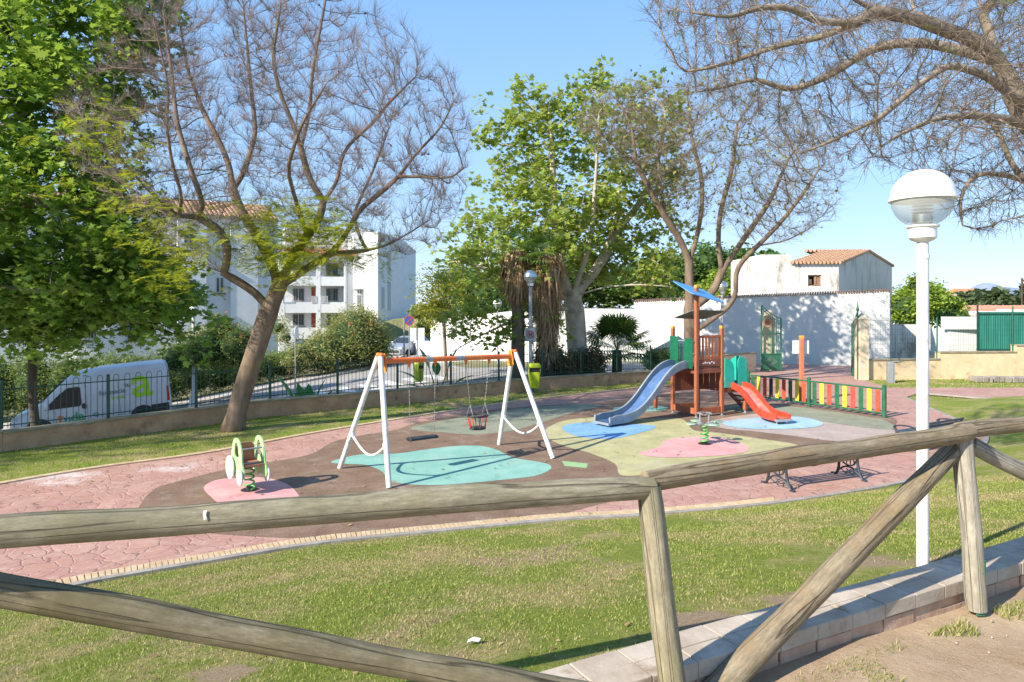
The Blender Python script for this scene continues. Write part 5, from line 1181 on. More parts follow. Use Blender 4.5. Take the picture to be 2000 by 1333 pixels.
facade(bs(on(BA, BB, 690), .4), bs(on(BA, BB, 735), .4), 5, zY(460), 6, "upper_storey")
for px_ in (708, 678):
    q = on(BA, BB, px_); mb = MB(); mb.tube([(q[0], q[1] - .12, -3), (q[0], q[1] - .12, zY(470))], .09, 8); mb.build("downpipe", SIGNG, ap, world=True)
# stair tower
TA, TB = on(BA, BB, 706), on(BA, BB, 736)
TAx = P(712, 600, 71.5); TBx = P(738, 600, 70.0); TCx = P(790, 600, 74.5); TDx = P(812, 600, 79.5)
mb = MB(); q = [TAx, TBx, TCx, TDx, P(770, 600, 84)]
ztop = [zY(455, 71), zY(452, 70), zY(470, 74.5), zY(490, 79), zY(470, 84)]; zbot = [-5, -5, -5, -5, -5]
V = [Vector((p.x, p.y, z)) for p, z in zip(q, zbot)] + [Vector((p.x, p.y, z)) for p, z in zip(q, ztop)]
mb.add(V, [(4,3,2,1,0), (5,6,7,8,9)] + [(i, (i+1) % 5, 5 + (i+1) % 5, 5 + i) for i in range(5)]); mb.build("stair_tower", APW, ap, world=True)
tb, tc = (TBx.x, TBx.y), (TCx.x, TCx.y)
GBL = pm("glass_block", (0.24, 0.28, 0.32), (0.34, 0.38, 0.42), 6, rough=.3)
window(tb, tc, 757, 763, 549, 607, False, False, GBL); window(tb, tc, 757, 763, 500, 536, False, False, GBL); window(tb, tc, 745, 751, 560, 603, False, False, GBL)
mb = MB(); p_ = P(761, 658, 72); mb.box((p_.x, p_.y - .3, p_.z), (2.6, .2, 1.6)); mb.build("garage_door", WOODF, ap, world=True)
wall_piece("forecourt_wall", "low white forecourt wall with a dark top in front of the balconies", (-21.0, 66.0), (-13.2, 67.5), -3.2, -.15, -3.2, -.15, .3, (WHC, SILL), .06, .04)

# ------------------------------------------------------------------ delivery van on the sloping street
VANW = pm("van_white", (0.66, 0.67, 0.70), (0.60, 0.61, 0.65), 1.5, rough=0.28, spec=.6); VGL = NG("van_glass"); VGL.col((0.03, 0.04, 0.045)).set(0.06, 0, 0.8); VGL = VGL.m
TYRE = pm("tyre_rubber", (0.02, 0.02, 0.022), rough=.8); RIM = pm("wheel_rim", (0.45, 0.46, 0.48), rough=.35, metal=.7); LAMPR = pm("red_lens", (0.5, 0.015, 0.01), rough=.25); LAMPW = pm("headlight_lens", (0.6, 0.63, 0.66), rough=.1)
LIMEP = pm("lime_print", (0.42, 0.74, 0.01), rough=.4); GREYP = pm("grey_print", (0.24, 0.27, 0.32), rough=.4); ORP = pm("orange_print", (0.75, 0.22, 0.03), rough=.4); GRP = pm("green_print", (0.05, 0.42, 0.16), rough=.4); TEP = pm("teal_print", (0.05, 0.35, 0.35), rough=.4)
def wheel(parent, x, y, r, w, out):
    wh = MB(); wh.lathe([(r*.62, -w/2), (r*.93, -w/2), (r, -w*.35), (r, w*.35), (r*.93, w/2), (r*.62, w/2)], (x, y, r), 28, axis='y'); o = wh.build("wheel", TYRE, parent, smooth=40)
    mb = MB(); mb.lathe([(.001, out*w*.30), (r*.2, out*w*.34), (r*.3, out*w*.26), (r*.55, out*w*.30), (r*.64, out*w*.46)], (x, y, r), 20, axis='y')
    for k in range(6): a = k * math.pi / 3; mb.box((x + r*.42*math.cos(a), y + out*w*.33, r + r*.42*math.sin(a)), (r*.18, .02, r*.18))
    mb.build("rim", RIM, o, smooth=40); return o
vx0, vy0 = -19.25, 26.3                         # nose end, near side
van = thing("delivery_van", "white high-roof delivery van with a big lime letter on its side parked in the street", "van", (-18.65, 25.7, street(-18.65, 25.7) + .02), ry=-math.atan(0.0993 * .906 + .0148*.42), rz=R(25)); van.scale = (.95, 1, .93)
# stations: x, roof z, shoulder z, half width low / high
ST = [(0.0, .72, .60, .70, .62), (.06, .92, .70, .84, .74), (.35, 1.12, .85, .93, .82), (.80, 1.28, 1.0, .97, .86), (1.02, 1.38, 1.10, .98, .86), (1.45, 1.78, 1.58, .99, .86), (1.85, 2.16, 1.94, .99, .82), (2.10, 2.36, 2.08, .99, .82), (2.40, 2.50, 2.12, .99, .82), (3.0, 2.56, 2.24, .99, .84), (4.4, 2.56, 2.26, .99, .84), (5.35, 2.54, 2.24, .98, .84), (5.50, 2.46, 2.2, .96, .82), (5.56, 2.30, 2.1, .94, .80)]
mb = MB(); V = []
for x, zr, zs_, wl_, wh in ST:
    zb_ = .34 if x > .1 else .40
    half = [(wl_ * .96, zb_), (wl_, zb_ + .12), (wl_, min(.98, zs_ * .8)), (wl_ - .01, zs_ * .55 + .45 * min(.98, zs_ * .8)), (wl_ - (wl_ - wh) * .35, zs_), (wh, zr - (zr - zs_) * .25), (wh * .86, zr - (zr - zs_) * .05), (wh * .4, zr)]
    V += [(x, -w, z) for w, z in half] + [(x, w, z) for w, z in reversed(half)]
m = 16; n = len(ST)
mb.add(V, [(i*m+k, (i+1)*m+k, (i+1)*m+(k+1)%m, i*m+(k+1)%m) for i in range(n-1) for k in range(m)] + [tuple(range(m)), tuple(reversed(range((n-1)*m, n*m)))])
body = mb.build("body", VANW, van, smooth=38)
def vside(poly, mat, nm, par=van, y=-.995, th=.006): mb = MB(); mb.plate(poly, (0, y, 0), (1, 0, 0), (0, 0, 1), th); return mb.build(nm, mat, par, smooth=30)
def vslope(poly, mat, nm, par=van):              # panels on the tilted cab side
    mb = MB(); n_ = len(poly); f = lambda p, e: (p[0], -(.99 - max(0, p[1] - 1.45) * .07) - e, p[1])
    mb.add([f(p, .002) for p in poly] + [f(p, .010) for p in poly], [tuple(range(n_)), tuple(reversed(range(n_, 2*n_)))] + [(i, (i+1)%n_, n_+(i+1)%n_, n_+i) for i in range(n_)]); return mb.build(nm, mat, par)
vslope([(1.18, 1.12), (1.62, 1.12), (2.38, 1.12), (2.46, 1.2), (2.46, 1.86), (2.36, 1.92), (2.02, 1.90), (1.60, 1.56)], VGL, "side_window")
vslope([(1.74, 1.12), (1.77, 1.12), (1.77, 1.74), (1.74, 1.72)], BLACK, "window_bar")
mb = MB(); mb.add([(1.06,-.80,1.43),(1.06,.80,1.43),(1.88,.74,2.22),(1.88,-.74,2.22)], [(0,1,2,3)])
mb.add([(1.04,-.80,1.45),(1.04,.80,1.45),(1.86,.74,2.24),(1.86,-.74,2.24)], [(3,2,1,0),(0,1,2,3)]); mb.build("windscreen", VGL, van)
for yy, nm in ((-.9965, 1),):
    vside([(3.05, .95), (5.1, .95), (5.1, .985), (3.05, .985)], VANW, "side_moulding"); vside([(2.75, 1.33), (5.30, 1.33), (5.30, 1.35), (2.75, 1.35)], VANW, "side_crease")
for x in (2.62, 3.75): vside([(x, .42), (x+.012, .42), (x+.012, 2.1), (x, 2.1)], GREYP, "door_seam")
vside([(1.55, .42), (1.56, .42), (1.56, 1.05), (1.55, 1.05)], GREYP, "door_seam")
vside([(2.46, 1.02), (2.56, .98), (2.60, 1.04), (2.60, 1.16), (2.54, 1.22), (2.46, 1.18)], BLACK, "door_handle", th=.03)
vside([(.0, .34), (1.9, .34), (4.1, .34), (5.5, .34), (5.5, .46), (.0, .46)], BLACK, "sill_trim")
vside([(4.98, .34), (5.52, .34), (5.52, .78), (4.86, .78)], BLACK, "rear_corner_trim", th=.012)
archp = lambda cx: [(cx + .46*math.cos(a), .36 + .46*math.sin(a)) for a in np.linspace(0, math.pi, 14)] + [(cx - .46, .30), (cx + .46, .30)]
for cx in (.98, 4.55): vside(archp(cx), BLACK, "wheel_arch", th=.010)
for cx in (.98, 4.55):
    for y, o_ in ((-.93, -1), (.93, 1)): wheel(van, cx, y * .965, .335, .24, o_)
mb = MB(); mb.box((1.32, -1.12, 1.28), (.14, .16, .26)); mb.box((1.36, -1.03, 1.2), (.05, .12, .05)); mb.build("mirror", VANW, van, bevel=.03); 
mb = MB(); mb.box((1.32, 1.12, 1.28), (.14, .16, .26)); mb.build("mirror", BLACK, van, bevel=.03)
vside([(.12, .84), (.50, 1.04), (.62, 1.14), (.40, 1.10), (.14, .98)], LAMPW, "headlight", y=-.90, th=.03)
mb = MB(); mb.box((.0, 0, .62), (.06, 1.2, .30)); mb.build("grille", BLACK, van, bevel=.01); mb = MB(); mb.box((-.01, 0, .45), (.14, 1.5, .22)); mb.build("bumper", VANW, van, bevel=.04)
mb = MB(); mb.box((5.53, -.945, 1.18), (.09, .07, .62)); mb.build("tail_light", LAMPR, van, bevel=.02); mb = MB(); mb.box((5.52, -.87, .95), (.15, .19, .9)); mb.build("tail_pillar", VANW, van, bevel=.02)
rx = R(90)
text_mesh("large_letter", "a", 1.80, LIMEP, van, (4.22, -1.006, 1.20), (rx, 0, 0), .003)
text_mesh("lettering", "tu", .28, GREYP, van, (3.98, -1.004, 1.66), (rx, 0, 0), .003); text_mesh("lettering", "farmacia", .28, GREYP, van, (3.08, -1.004, 1.44), (rx, 0, 0), .003)
text_mesh("lettering", "a casa", .20, LIMEP, van, (3.5, -1.004, 1.22), (rx, 0, 0), .003)
text_mesh("lettering", "t", .62, ORP, van, (1.60, -1.004, .52), (rx, 0, 0), .003); text_mesh("lettering", "u", .5, TEP, van, (1.80, -1.004, .52), (rx, 0, 0), .003); text_mesh("lettering", "da", .52, GRP, van, (2.03, -1.004, .54), (rx, 0, 0), .003)
text_mesh("lettering", "o", .36, TEP, van, (2.80, -1.004, .62), (rx, 0, 0), .003)

# ------------------------------------------------------------------ parked silver car, nose towards us
SILV = pm("silver_paint", (0.42, 0.46, 0.52), (0.36, 0.40, 0.46), 2, rough=0.25, metal=.45, spec=.6)
car = thing("parked_car", "silver hatchback parked at the top of the street beside the flowering bush", "car", (-8.6, 49.2, street(-8.6, 49.2) + .03), rz=R(68))
ST = [(0, .62, .55, .60), (.15, .76, .60, .76), (.8, .92, .70, .85), (1.15, .98, .74, .86), (1.75, 1.36, .85, .86), (2.3, 1.47, .88, .86), (3.2, 1.44, .88, .86), (3.75, 1.28, .88, .84), (4.05, .98, .80, .80), (4.15, .75, .65, .74)]
mb = MB(); V = []
for x, zr, zs_, wl_ in ST:
    gh = max(0, zr - .98); half = [(wl_ * .92, .22), (wl_, .35), (wl_, zs_), (wl_ * .97, min(zr - .01, .95)), (wl_ * (.97 - .35 * gh), zr - .06 * (gh > .1)), (wl_ * (.85 - .35 * gh), zr)]
    V += [(x, -w, z) for w, z in half] + [(x, w, z) for w, z in reversed(half)]
m = 12; n = len(ST); mb.add(V, [(i*m+k, (i+1)*m+k, (i+1)*m+(k+1)%m, i*m+(k+1)%m) for i in range(n-1) for k in range(m)] + [tuple(range(m)), tuple(reversed(range((n-1)*m, n*m)))])
mb.build("body", SILV, car, smooth=40)
mb = MB(); mb.add([(1.12,-.70,1.0),(1.12,.70,1.0),(1.72,.60,1.375),(1.72,-.60,1.375)], [(0,1,2,3)]); mb.build("windscreen", VGL, car)
for s_ in (-1, 1):
    mb = MB(); pl = [(1.35,.98),(2.35,.98),(2.35,1.38),(1.85,1.36)]; pl2 = [(2.42,.98),(3.6,.98),(3.5,1.22),(3.1,1.36),(2.42,1.38)]
    for q in (pl, pl2): mb.plate(q, (0, s_*.80, 0), (1, 0, 0), (0, 0, 1), -.02 * s_) if False else mb.add([(x, s_*(.845 - (z-.95)*.30), z) for x, z in q], [tuple(range(len(q)))])
    mb.build("side_window", VGL, car)
    for x in (.78, 3.4): wheel(car, x, s_ * .80, .30, .2, s_)
    mb = MB(); mb.box((.12, s_*.60, .66), (.2, .26, .14)); mb.build("headlight", LAMPW, car, bevel=.03); mb = MB(); mb.box((1.5, s_*.95, 1.0), (.1, .14, .12)); mb.build("mirror", SILV, car, bevel=.02)
mb = MB(); mb.box((.0, 0, .42), (.05, 1.0, .2)); mb.build("grille", BLACK, car, bevel=.01)

# ================================================================== VEGETATION
def colonize(roots, att, step=.3, infl=2.0, kill=.45, iters=90, seed=0, jitter=.25, trop=(0, 0, 0)):
    """space colonization from given skeleton. roots: list of polylines (first starts the trunk, others start near an existing point)"""
    r_ = np.random.default_rng(seed); N, Pn = [], []
    for pl in roots:
        pl = [np.array(tuple(p), float) for p in pl]
        if N:
            dd = np.linalg.norm(np.array(N) - pl[0], axis=1); par = int(dd.argmin())
        else: N.append(pl[0]); Pn.append(-1); par = 0
        for a, b in zip(pl[:-1], pl[1:]):
            L = np.linalg.norm(b - a); k = max(1, int(round(L / step)))
            for j in range(1, k + 1): N.append(a + (b - a) * j / k); Pn.append(par); par = len(N) - 1
    # smooth the traced limbs a little
    N = np.array(N); Pn = list(Pn)
    for _ in range(2):
        M_ = N.copy(); ch = {}
        for i, p in enumerate(Pn): ch.setdefault(p, []).append(i)
        for i in range(1, len(N)):
            c = ch.get(i, [])
            if len(c) == 1: M_[i] = N[i] * .5 + (N[Pn[i]] + N[c[0]]) * .25
        N = M_
    nskel = len(N); A = np.array(att, float); best = np.full(len(A), 1e9); bi = np.zeros(len(A), int)
    def upd(lo):
        nonlocal best, bi
        for s in range(lo, len(N), 400):
            blk = N[s:s+400]; d = ((A[:, None, :] - blk[None]) ** 2).sum(2); j = d.argmin(1); dm = d[np.arange(len(A)), j]; m = dm < best; best[m] = dm[m]; bi[m] = j[m] + s
    upd(0); cnt = {}
    for it in range(iters):
        if len(A) == 0: break
        m = best < infl * infl
        if not m.any(): infl *= 1.5; continue
        idx = bi[m]; dr = A[m] - N[idx]; dr /= np.linalg.norm(dr, axis=1)[:, None] + 1e-9
        acc = np.zeros_like(N); np.add.at(acc, idx, dr); u = np.unique(idx); u = np.array([k for k in u if cnt.get(k, 0) < 3])
        if len(u) == 0: break
        d = acc[u] ; d /= np.linalg.norm(d, axis=1)[:, None] + 1e-9; d += r_.normal(0, jitter, d.shape) + np.array(trop); d /= np.linalg.norm(d, axis=1)[:, None]
        new = N[u] + d * step; lo = len(N); N = np.vstack([N, new]); Pn += list(u)
        for k in u: cnt[k] = cnt.get(k, 0) + 1
        upd(lo); k_ = best > kill * kill; A, best, bi = A[k_], best[k_], bi[k_]
    return N, np.array(Pn), nskel
def radii(N, Pn, r0, R0):
    n = len(N); cnt = np.bincount(Pn[Pn >= 0], minlength=n); tips = max(2, (cnt == 0).sum()); ex = math.log(tips) / math.log(R0 / r0)
    acc = np.zeros(n); 
    for i in range(n - 1, -1, -1):
        if acc[i] == 0: acc[i] = r0 ** ex
        if Pn[i] >= 0: acc[Pn[i]] += acc[i] * (1.0)
    return acc ** (1 / ex)
def order_ok(N, Pn): return all(p < i for i, p in enumerate(Pn))
def limbs(name, N, Pn, Rd, mat, parent, flare=1.35):
    ch = {}
    for i, p in enumerate(Pn): ch.setdefault(int(p), []).append(i)
    V, fs = [], []; mb = MB(); stack = [(0, -1)]
    while stack:
        st, par = stack.pop(); chn = [st]; c = st
        while ch.get(c):
            k = sorted(ch[c], key=lambda q: -Rd[q]); 
            for q in k[1:]: stack.append((q, c))
            c = k[0]; chn.append(c)
        pts = [N[i] for i in chn]; rd = [Rd[i] for i in chn]
        if par >= 0: pts = [N[par]] + pts; rd = [min(Rd[par], rd[0] * 1.15)] + rd
        if len(pts) < 2: continue
        if st == 0: rd[0] *= flare; 
        if st == 0 and len(rd) > 2: rd[1] *= 1 + (flare - 1) * .35
        mx = max(rd); n = 12 if mx > .09 else 7 if mx > .035 else 4 if mx > .015 else 3
        if mx > .05: pts = [np.array(p) for p in pts]
        mb.tube(pts, rd, n, caps=(n > 4))
    return mb.build(name, mat, parent, smooth=180, world=True)
def twigs(name, base, dirs, L, r, mat, parent, seed=0, kink=.35):
    """vectorised thin 3-sided twigs with two bends"""
    r_ = np.random.default_rng(seed); n = len(base); d = dirs / (np.linalg.norm(dirs, axis=1)[:, None] + 1e-9)
    L = np.broadcast_to(L, (n,)) ; p = [base]; dd = d
    for k in range(3):
        dd = dd + r_.normal(0, kink, dd.shape) * .6; dd /= np.linalg.norm(dd, axis=1)[:, None]; p.append(p[-1] + dd * (L / 3)[:, None])
    a = np.cross(d, r_.normal(0, 1, d.shape)); a /= np.linalg.norm(a, axis=1)[:, None] + 1e-9; b = np.cross(d, a); V = []
    for k, f in enumerate((1, .8, .6, .3)):
        for j in range(3): t = 2 * math.pi * j / 3; V.append(p[k] + (a * math.cos(t) + b * math.sin(t)) * (r * f))
    V = np.stack(V, 1).reshape(-1, 3); q = []
    for k in range(3):
        for j in range(3): q.append((k*3+j, k*3+(j+1)%3, (k+1)*3+(j+1)%3, (k+1)*3+j))
    q = np.array(q); LP = (np.arange(n)[:, None, None] * 12 + q[None]).reshape(-1)
    return np_mesh(name, V, LP, np.arange(n * 9) * 4, mat, parent, smooth=True), p
SH = {
 'maple': ([(0,0),(.30,-.05),(.22,.18),(.52,.22),(.34,.44),(.62,.72),(.22,.66),(0,1.0),(-.22,.66),(-.62,.72),(-.34,.44),(-.52,.22),(-.22,.18),(-.30,-.05)], .85),
 'oval': ([(0,0),(.26,.25),(.28,.55),(0,1),(-.28,.55),(-.26,.25)], .9),
 'lance': ([(0,0),(.12,.35),(.09,.7),(0,1),(-.09,.7),(-.12,.35)], 1.0),
 'quad': ([(0,0),(.35,.4),(0,1),(-.35,.4)], 1.0)}
def leaves(name, pts, size, mat, parent, shape='oval', up=.45, seed=0, droop=0.0, kind=None, dirs=None, var=.35):
    r_ = np.random.default_rng(seed); n = len(pts); S, _ = SH[shape]; S = np.array(S); k = len(S)
    nr = r_.normal(0, 1, (n, 3)); nr[:, 2] = np.abs(nr[:, 2]) + up * 2; nr /= np.linalg.norm(nr, axis=1)[:, None]
    d = r_.normal(0, 1, (n, 3)) if dirs is None else dirs + r_.normal(0, .45, (n, 3))
    d[:, 2] -= droop; d -= nr * (d * nr).sum(1)[:, None]; d /= np.linalg.norm(d, axis=1)[:, None] + 1e-9; w = np.cross(nr, d); s = size * (1 + r_.uniform(-var, var, n))
    cur = (S[:, 1] - .5) ** 2 * -.35 + np.abs(S[:, 0]) * .25
    V = pts[:, None, :] + s[:, None, None] * (w[:, None, :] * S[None, :, 0, None] + d[:, None, :] * S[None, :, 1, None] + nr[:, None, :] * cur[None, :, None])
    return np_mesh(name, V.reshape(-1, 3), np.arange(n * k), np.arange(n) * k, mat, parent)
def env_points(poly_px, n, Yc, dY, seed, zmin=None, round_=True):
    """points in a volume whose outline is poly_px (at depth Yc) and whose depth bulges in the middle"""
    r_ = np.random.default_rng(seed); xs = [p[0] for p in poly_px]; ys = [p[1] for p in poly_px]; out = []
    pl = list(poly_px); cl = pl + [pl[0]]; dmax = .35 * min(max(xs) - min(xs), max(ys) - min(ys)); tot = 0
    while tot < n:
        X = r_.uniform(min(xs), max(xs), n); Y = r_.uniform(min(ys), max(ys), n); m = inpoly(X, Y, pl); X, Y = X[m], Y[m]
        th = np.sqrt(np.clip(dline(X, Y, cl) / dmax, .03, 1)) * dY; d = Yc + r_.uniform(-1, 1, len(X)) * th
        out.append(np.column_stack([(X - 1000) / F * d, d, CAMZ + (600 - Y) / F * d])); tot += len(X)
    o = np.vstack(out)[:n]
    return o if zmin is None else o[o[:, 2] > zmin]
def pl3(pts): return [P(*p) for p in pts]
BARKJ = barkmat("jacaranda_bark", (0.135, 0.095, 0.068), (0.23, 0.17, 0.13), (0.22, 0.19, 0.10)); BARKG = barkmat("grey_bark", (0.20, 0.165, 0.13), (0.33, 0.28, 0.225), (0.16, 0.125, 0.095)); BARKP = barkmat("plane_bark", (0.36, 0.31, 0.235), (0.54, 0.48, 0.38), (0.22, 0.18, 0.12), 3, (1, 1, .6)); 
TWIGM = pm("twig_bark", (0.19, 0.14, 0.125), (0.28, 0.215, 0.195), 3, rough=.9); TWIGD = pm("dark_twig", (0.125, 0.09, 0.065), (0.195, 0.145, 0.11), 3, rough=.9); TWIGL = pm("pale_twig", (0.18, 0.14, 0.10), (0.26, 0.21, 0.155), 3, rough=.9)
FERN = leafmat("jacaranda_leaf", [(0.12, 0.21, 0.02), (0.26, 0.36, 0.03), (0.50, 0.50, 0.05)], .5); FERNG = leafmat("fresh_leaf", [(0.10, 0.20, 0.03), (0.22, 0.32, 0.06)], .4)
PLL = leafmat("plane_leaf", [(0.07, 0.16, 0.018), (0.15, 0.29, 0.035), (0.27, 0.42, 0.06)], .4); PLD = leafmat("plane_leaf_dark", [(0.06, 0.15, 0.02), (0.13, 0.26, 0.035), (0.24, 0.38, 0.06), (0.38, 0.50, 0.13)], .45)
def fronds(name, base, dirs, L, mat, parent, seed=0, npair=11):
    """feathery bipinnate leaves: a drooping midrib with narrow leaflets on both sides"""
    r_ = np.random.default_rng(seed); n = len(base); d = dirs / (np.linalg.norm(dirs, axis=1)[:, None] + 1e-9); up = np.array([0, 0, 1.0]); w = np.cross(d, up); w /= np.linalg.norm(w, axis=1)[:, None] + 1e-6; V = []
    for k in range(npair):
        t = (k + .7) / npair; c = base + d * (L * t)[:, None] - up * (L * .28 * t * t)[:, None]; ll = L * .42 * math.sin(math.pi * (.12 + .80 * t))
        for s in (-1, 1):
            tip = c + (w * s + d * .55 - up * .10) * ll[:, None] + r_.normal(0, .012, c.shape); e = d * (L * .028)[:, None]; mid = (c + tip) / 2 + up * .01
            V.append(np.stack([c - e * .4, mid - e, tip, mid + e], 1))
    V = np.concatenate(V, 1).reshape(-1, 3); nq = n * npair * 2
    return np_mesh(name, V, np.arange(nq * 4), np.arange(nq) * 4, mat, parent)

def bare_tree(name, label, cat, limbs_px, env, natt, Yc, dY, R0, seed, step=.30, kill=.42, r0=.006, twn=14000, twl=.34, bark=BARKJ, trop=(0, 0, .05), twr=.0042, group=None, tm=None, extra=None, infl=2.2, jit=.16, kink=.22, upw=.3):
    base = P(*limbs_px[0][0]); t = thing(name, label, cat, tuple(base), group=group)
    att = env_points(env, natt, Yc, dY, seed); 
    if extra is not None: att = np.vstack([att, extra])
    N, Pn, ns = colonize([pl3(l) for l in limbs_px], att, step, infl, kill, 110, seed, jit, trop); Rd = radii(N, Pn, r0, R0)
    limbs("trunk", N, Pn, Rd, bark, t)
    r_ = np.random.default_rng(seed + 1); cand = np.where((Rd < .03))[0]; cand = cand[cand > ns * 0]
    i = r_.choice(cand, twn); par = Pn[i]; par[par < 0] = 0; d = N[i] - N[par]; d /= np.linalg.norm(d, axis=1)[:, None] + 1e-9; d = d + r_.normal(0, .6, d.shape) + np.array([0, 0, upw])
    f = r_.uniform(0, 1, twn)[:, None]; b = N[par] * (1 - f) + N[i] * f
    tw, p = twigs("twigs", b, d, twl * r_.uniform(.4, 1.3, twn), twr, tm or TWIGM, t, seed, kink)
    return t, N, Pn, Rd, p
# --- left jacaranda
LJ = [
 [(455,842,16.7),(466,790,16.7),(488,720,16.75),(508,660,16.8),(526,605,16.8),(545,560,16.8)],
 [(528,598,16.8),(500,572,16.7),(470,552,16.6),(438,534,16.4),(446,500,16.2),(443,466,16.1),(420,440,16.0),(385,424,15.9),(350,422,15.8)],
 [(438,534,16.4),(408,522,15.6),(370,512,15.0),(330,500,14.5)],
 [(350,422,15.8),(358,385,15.5),(338,330,15.2),(325,250,15.0),(330,170,14.9),(310,80,14.6),(288,-20,14.4)],
 [(350,422,15.8),(290,375,14.8),(230,300,14.2),(170,260,13.8),(125,215,13.6)],
 [(385,424,15.9),(400,405,15.6),(372,330,15.3),(345,240,15.6),(335,140,16.0),(322,40,16.2)],
 [(545,560,16.8),(530,510,17.0),(500,458,17.2),(468,408,17.3),(455,370,17.4),(448,320,17.6),(425,270,17.6),(395,215,17.8),(365,130,18.0),(350,30,18.2)],
 [(455,372,17.4),(478,335,17.7),(500,260,18.0),(490,170,18.3),(480,60,18.5),(470,-40,18.6)],
 [(545,560,16.8),(570,505,16.6),(600,460,16.5),(625,430,16.4),(632,392,16.3),(604,352,16.2),(588,290,16.1),(572,240,16.0),(545,180,15.9),(532,110,15.8),(548,10,15.7)],
 [(630,395,16.3),(658,362,16.4),(668,300,16.5),(692,270,16.5),(722,248,16.6),(760,200,16.7),(812,150,16.8)],
 [(588,290,16.1),(605,220,15.9),(610,140,15.6),(625,60,15.5),(640,-20,15.4)],
 [(548,562,16.8),(592,528,17.0),(648,494,17.3),(700,492,17.4),(752,482,17.6),(800,455,17.8),(838,430,17.9)],
 [(650,492,17.3),(682,450,17.2),(698,412,17.1),(750,372,17.0),(778,345,16.9),(812,300,16.8),(862,250,16.8),(885,200,16.8)],
 [(712,488,17.4),(698,448,17.9),(690,418,18.3),(730,330,18.8),(760,250,19.2)],
 [(778,345,16.9),(830,345,16.6),(880,350,16.4),(905,330,16.3)],
 [(600,460,16.5),(580,400,15.6),(560,330,14.8),(590,240,14.2),(640,160,13.9)],
]
LENV = [(95,250),(120,150),(215,60),(290,-90),(640,-110),(770,40),(880,130),(925,220),(928,320),(905,420),(850,500),(760,520),(690,470),(620,470),(520,450),(430,470),(360,520),(290,470),(215,420),(120,330)]
t1, N1, Pn1, Rd1, tw1 = bare_tree("jacaranda_tree", "leaning jacaranda with mostly bare twigs and yellow-green tufts left of the swings", "tree", LJ, LENV, 5600, 16.6, 3.4, .235, 21, step=.22, kill=.30, r0=.0042, twn=38000, twl=.40, infl=1.6, trop=(0, 0, .34), twr=.0031, upw=.95, kink=.14, jit=.12)
r_ = np.random.default_rng(5)
ctr = lambda px, py, sx, sy, n, Y, sY: np.column_stack([((lambda u, v, d: np.column_stack([(u - 1000) / F * d, d, CAMZ + (600 - v) / F * d]))(r_.normal(px, sx, n), r_.normal(py, sy, n), r_.normal(Y, sY, n)))])
fb = np.vstack([ctr(585,440,52,34,430,16.0,.8), ctr(545,500,45,24,260,16.0,.7), ctr(680,498,50,14,130,16.8,.6), ctr(640,455,36,22,90,16,.6), ctr(370,465,40,36,110,15.6,.8), ctr(300,440,60,36,70,15,.8), ctr(225,335,60,40,75,14.4,.6), ctr(180,245,50,28,40,13.8,.5), ctr(335,540,30,22,60,15.4,.5), ctr(470,450,45,35,120,16.5,.9)])
fr = fronds("crown", fb, r_.normal(0, 1, fb.shape) * np.array([1, 1, .35]), r_.uniform(.22, .48, len(fb)), FERN, t1, 3)
# seed pods: dark little discs in the twigs
shade = copy_tree(t1); shade.location = (t1.location.x - 13.0, t1.location.y - 8.0, t1.location.z + .1); shade.rotation_euler = (0, 0, .8); shade['label'] = "second jacaranda on the lawn left of the picture's edge"
i = r_.choice(len(tw1[3]), 260); tag(leaves("seed_pods", tw1[3][i], .07, TIMD, t1, 'oval', 0, 8), kind='stuff')

# --- central jacaranda behind the play tower
CJ = [
 [(1352,742,26.2),(1350,680,26.2),(1347,620,26.2),(1346,560,26.3),(1346,512,26.3)],
 [(1346,512,26.3),(1330,470,26.2),(1300,425,26.0),(1268,370,25.8),(1240,312,25.6),(1215,300,25.4),(1175,262,25.2)],
 [(1240,312,25.6),(1235,250,25.8),(1210,200,26.0)],
 [(1346,512,26.3),(1362,460,26.5),(1372,400,26.8),(1370,340,27.0),(1350,270,27.0),(1345,200,27.2)],
 [(1350,600,26.2),(1392,575,26.2),(1410,530,26.3),(1402,480,26.4),(1405,420,26.6),(1430,330,26.8),(1440,240,27.0)],
 [(1352,655,26.2),(1385,628,25.8),(1425,600,25.6),(1442,570,25.5),(1432,535,25.4),(1452,505,25.2),(1480,480,25.0),(1520,440,24.8),(1560,390,24.6),(1600,330,24.4)],
 [(1410,530,26.3),(1450,470,26.8),(1500,400,27.2),(1540,310,27.5)],
 [(1480,480,25.0),(1540,470,24.8),(1590,440,24.6)],
 [(1300,425,26.0),(1290,360,26.6),(1285,280,27.0)],
]
CENV = [(1115,250),(1140,180),(1230,150),(1340,160),(1430,150),(1520,170),(1600,230),(1660,320),(1640,420),(1560,480),(1480,470),(1430,440),(1370,440),(1300,410),(1230,350),(1160,300)]
t3, N3, Pn3, Rd3, tw3 = bare_tree("jacaranda_tree", "jacaranda with spreading bare crown standing right behind the play tower", "tree", CJ, CENV, 5200, 26, 4.6, .27, 33, step=.30, kill=.42, r0=.006, twn=14000, twl=.55, twr=.0048, infl=2.4, bark=BARKJ, tm=TWIGL, trop=(0, 0, .15))
i = r_.choice(len(tw3[3]), 1800); ok = (tw3[3][i][:, 0] < 9.5) | (r_.random(1800) < .2); leaves("crown", tw3[3][i][ok], .13, leafmat("dry_olive_leaf", [(0.20, 0.17, 0.05), (0.28, 0.30, 0.07)], .3), t3, 'oval', 0, 9)

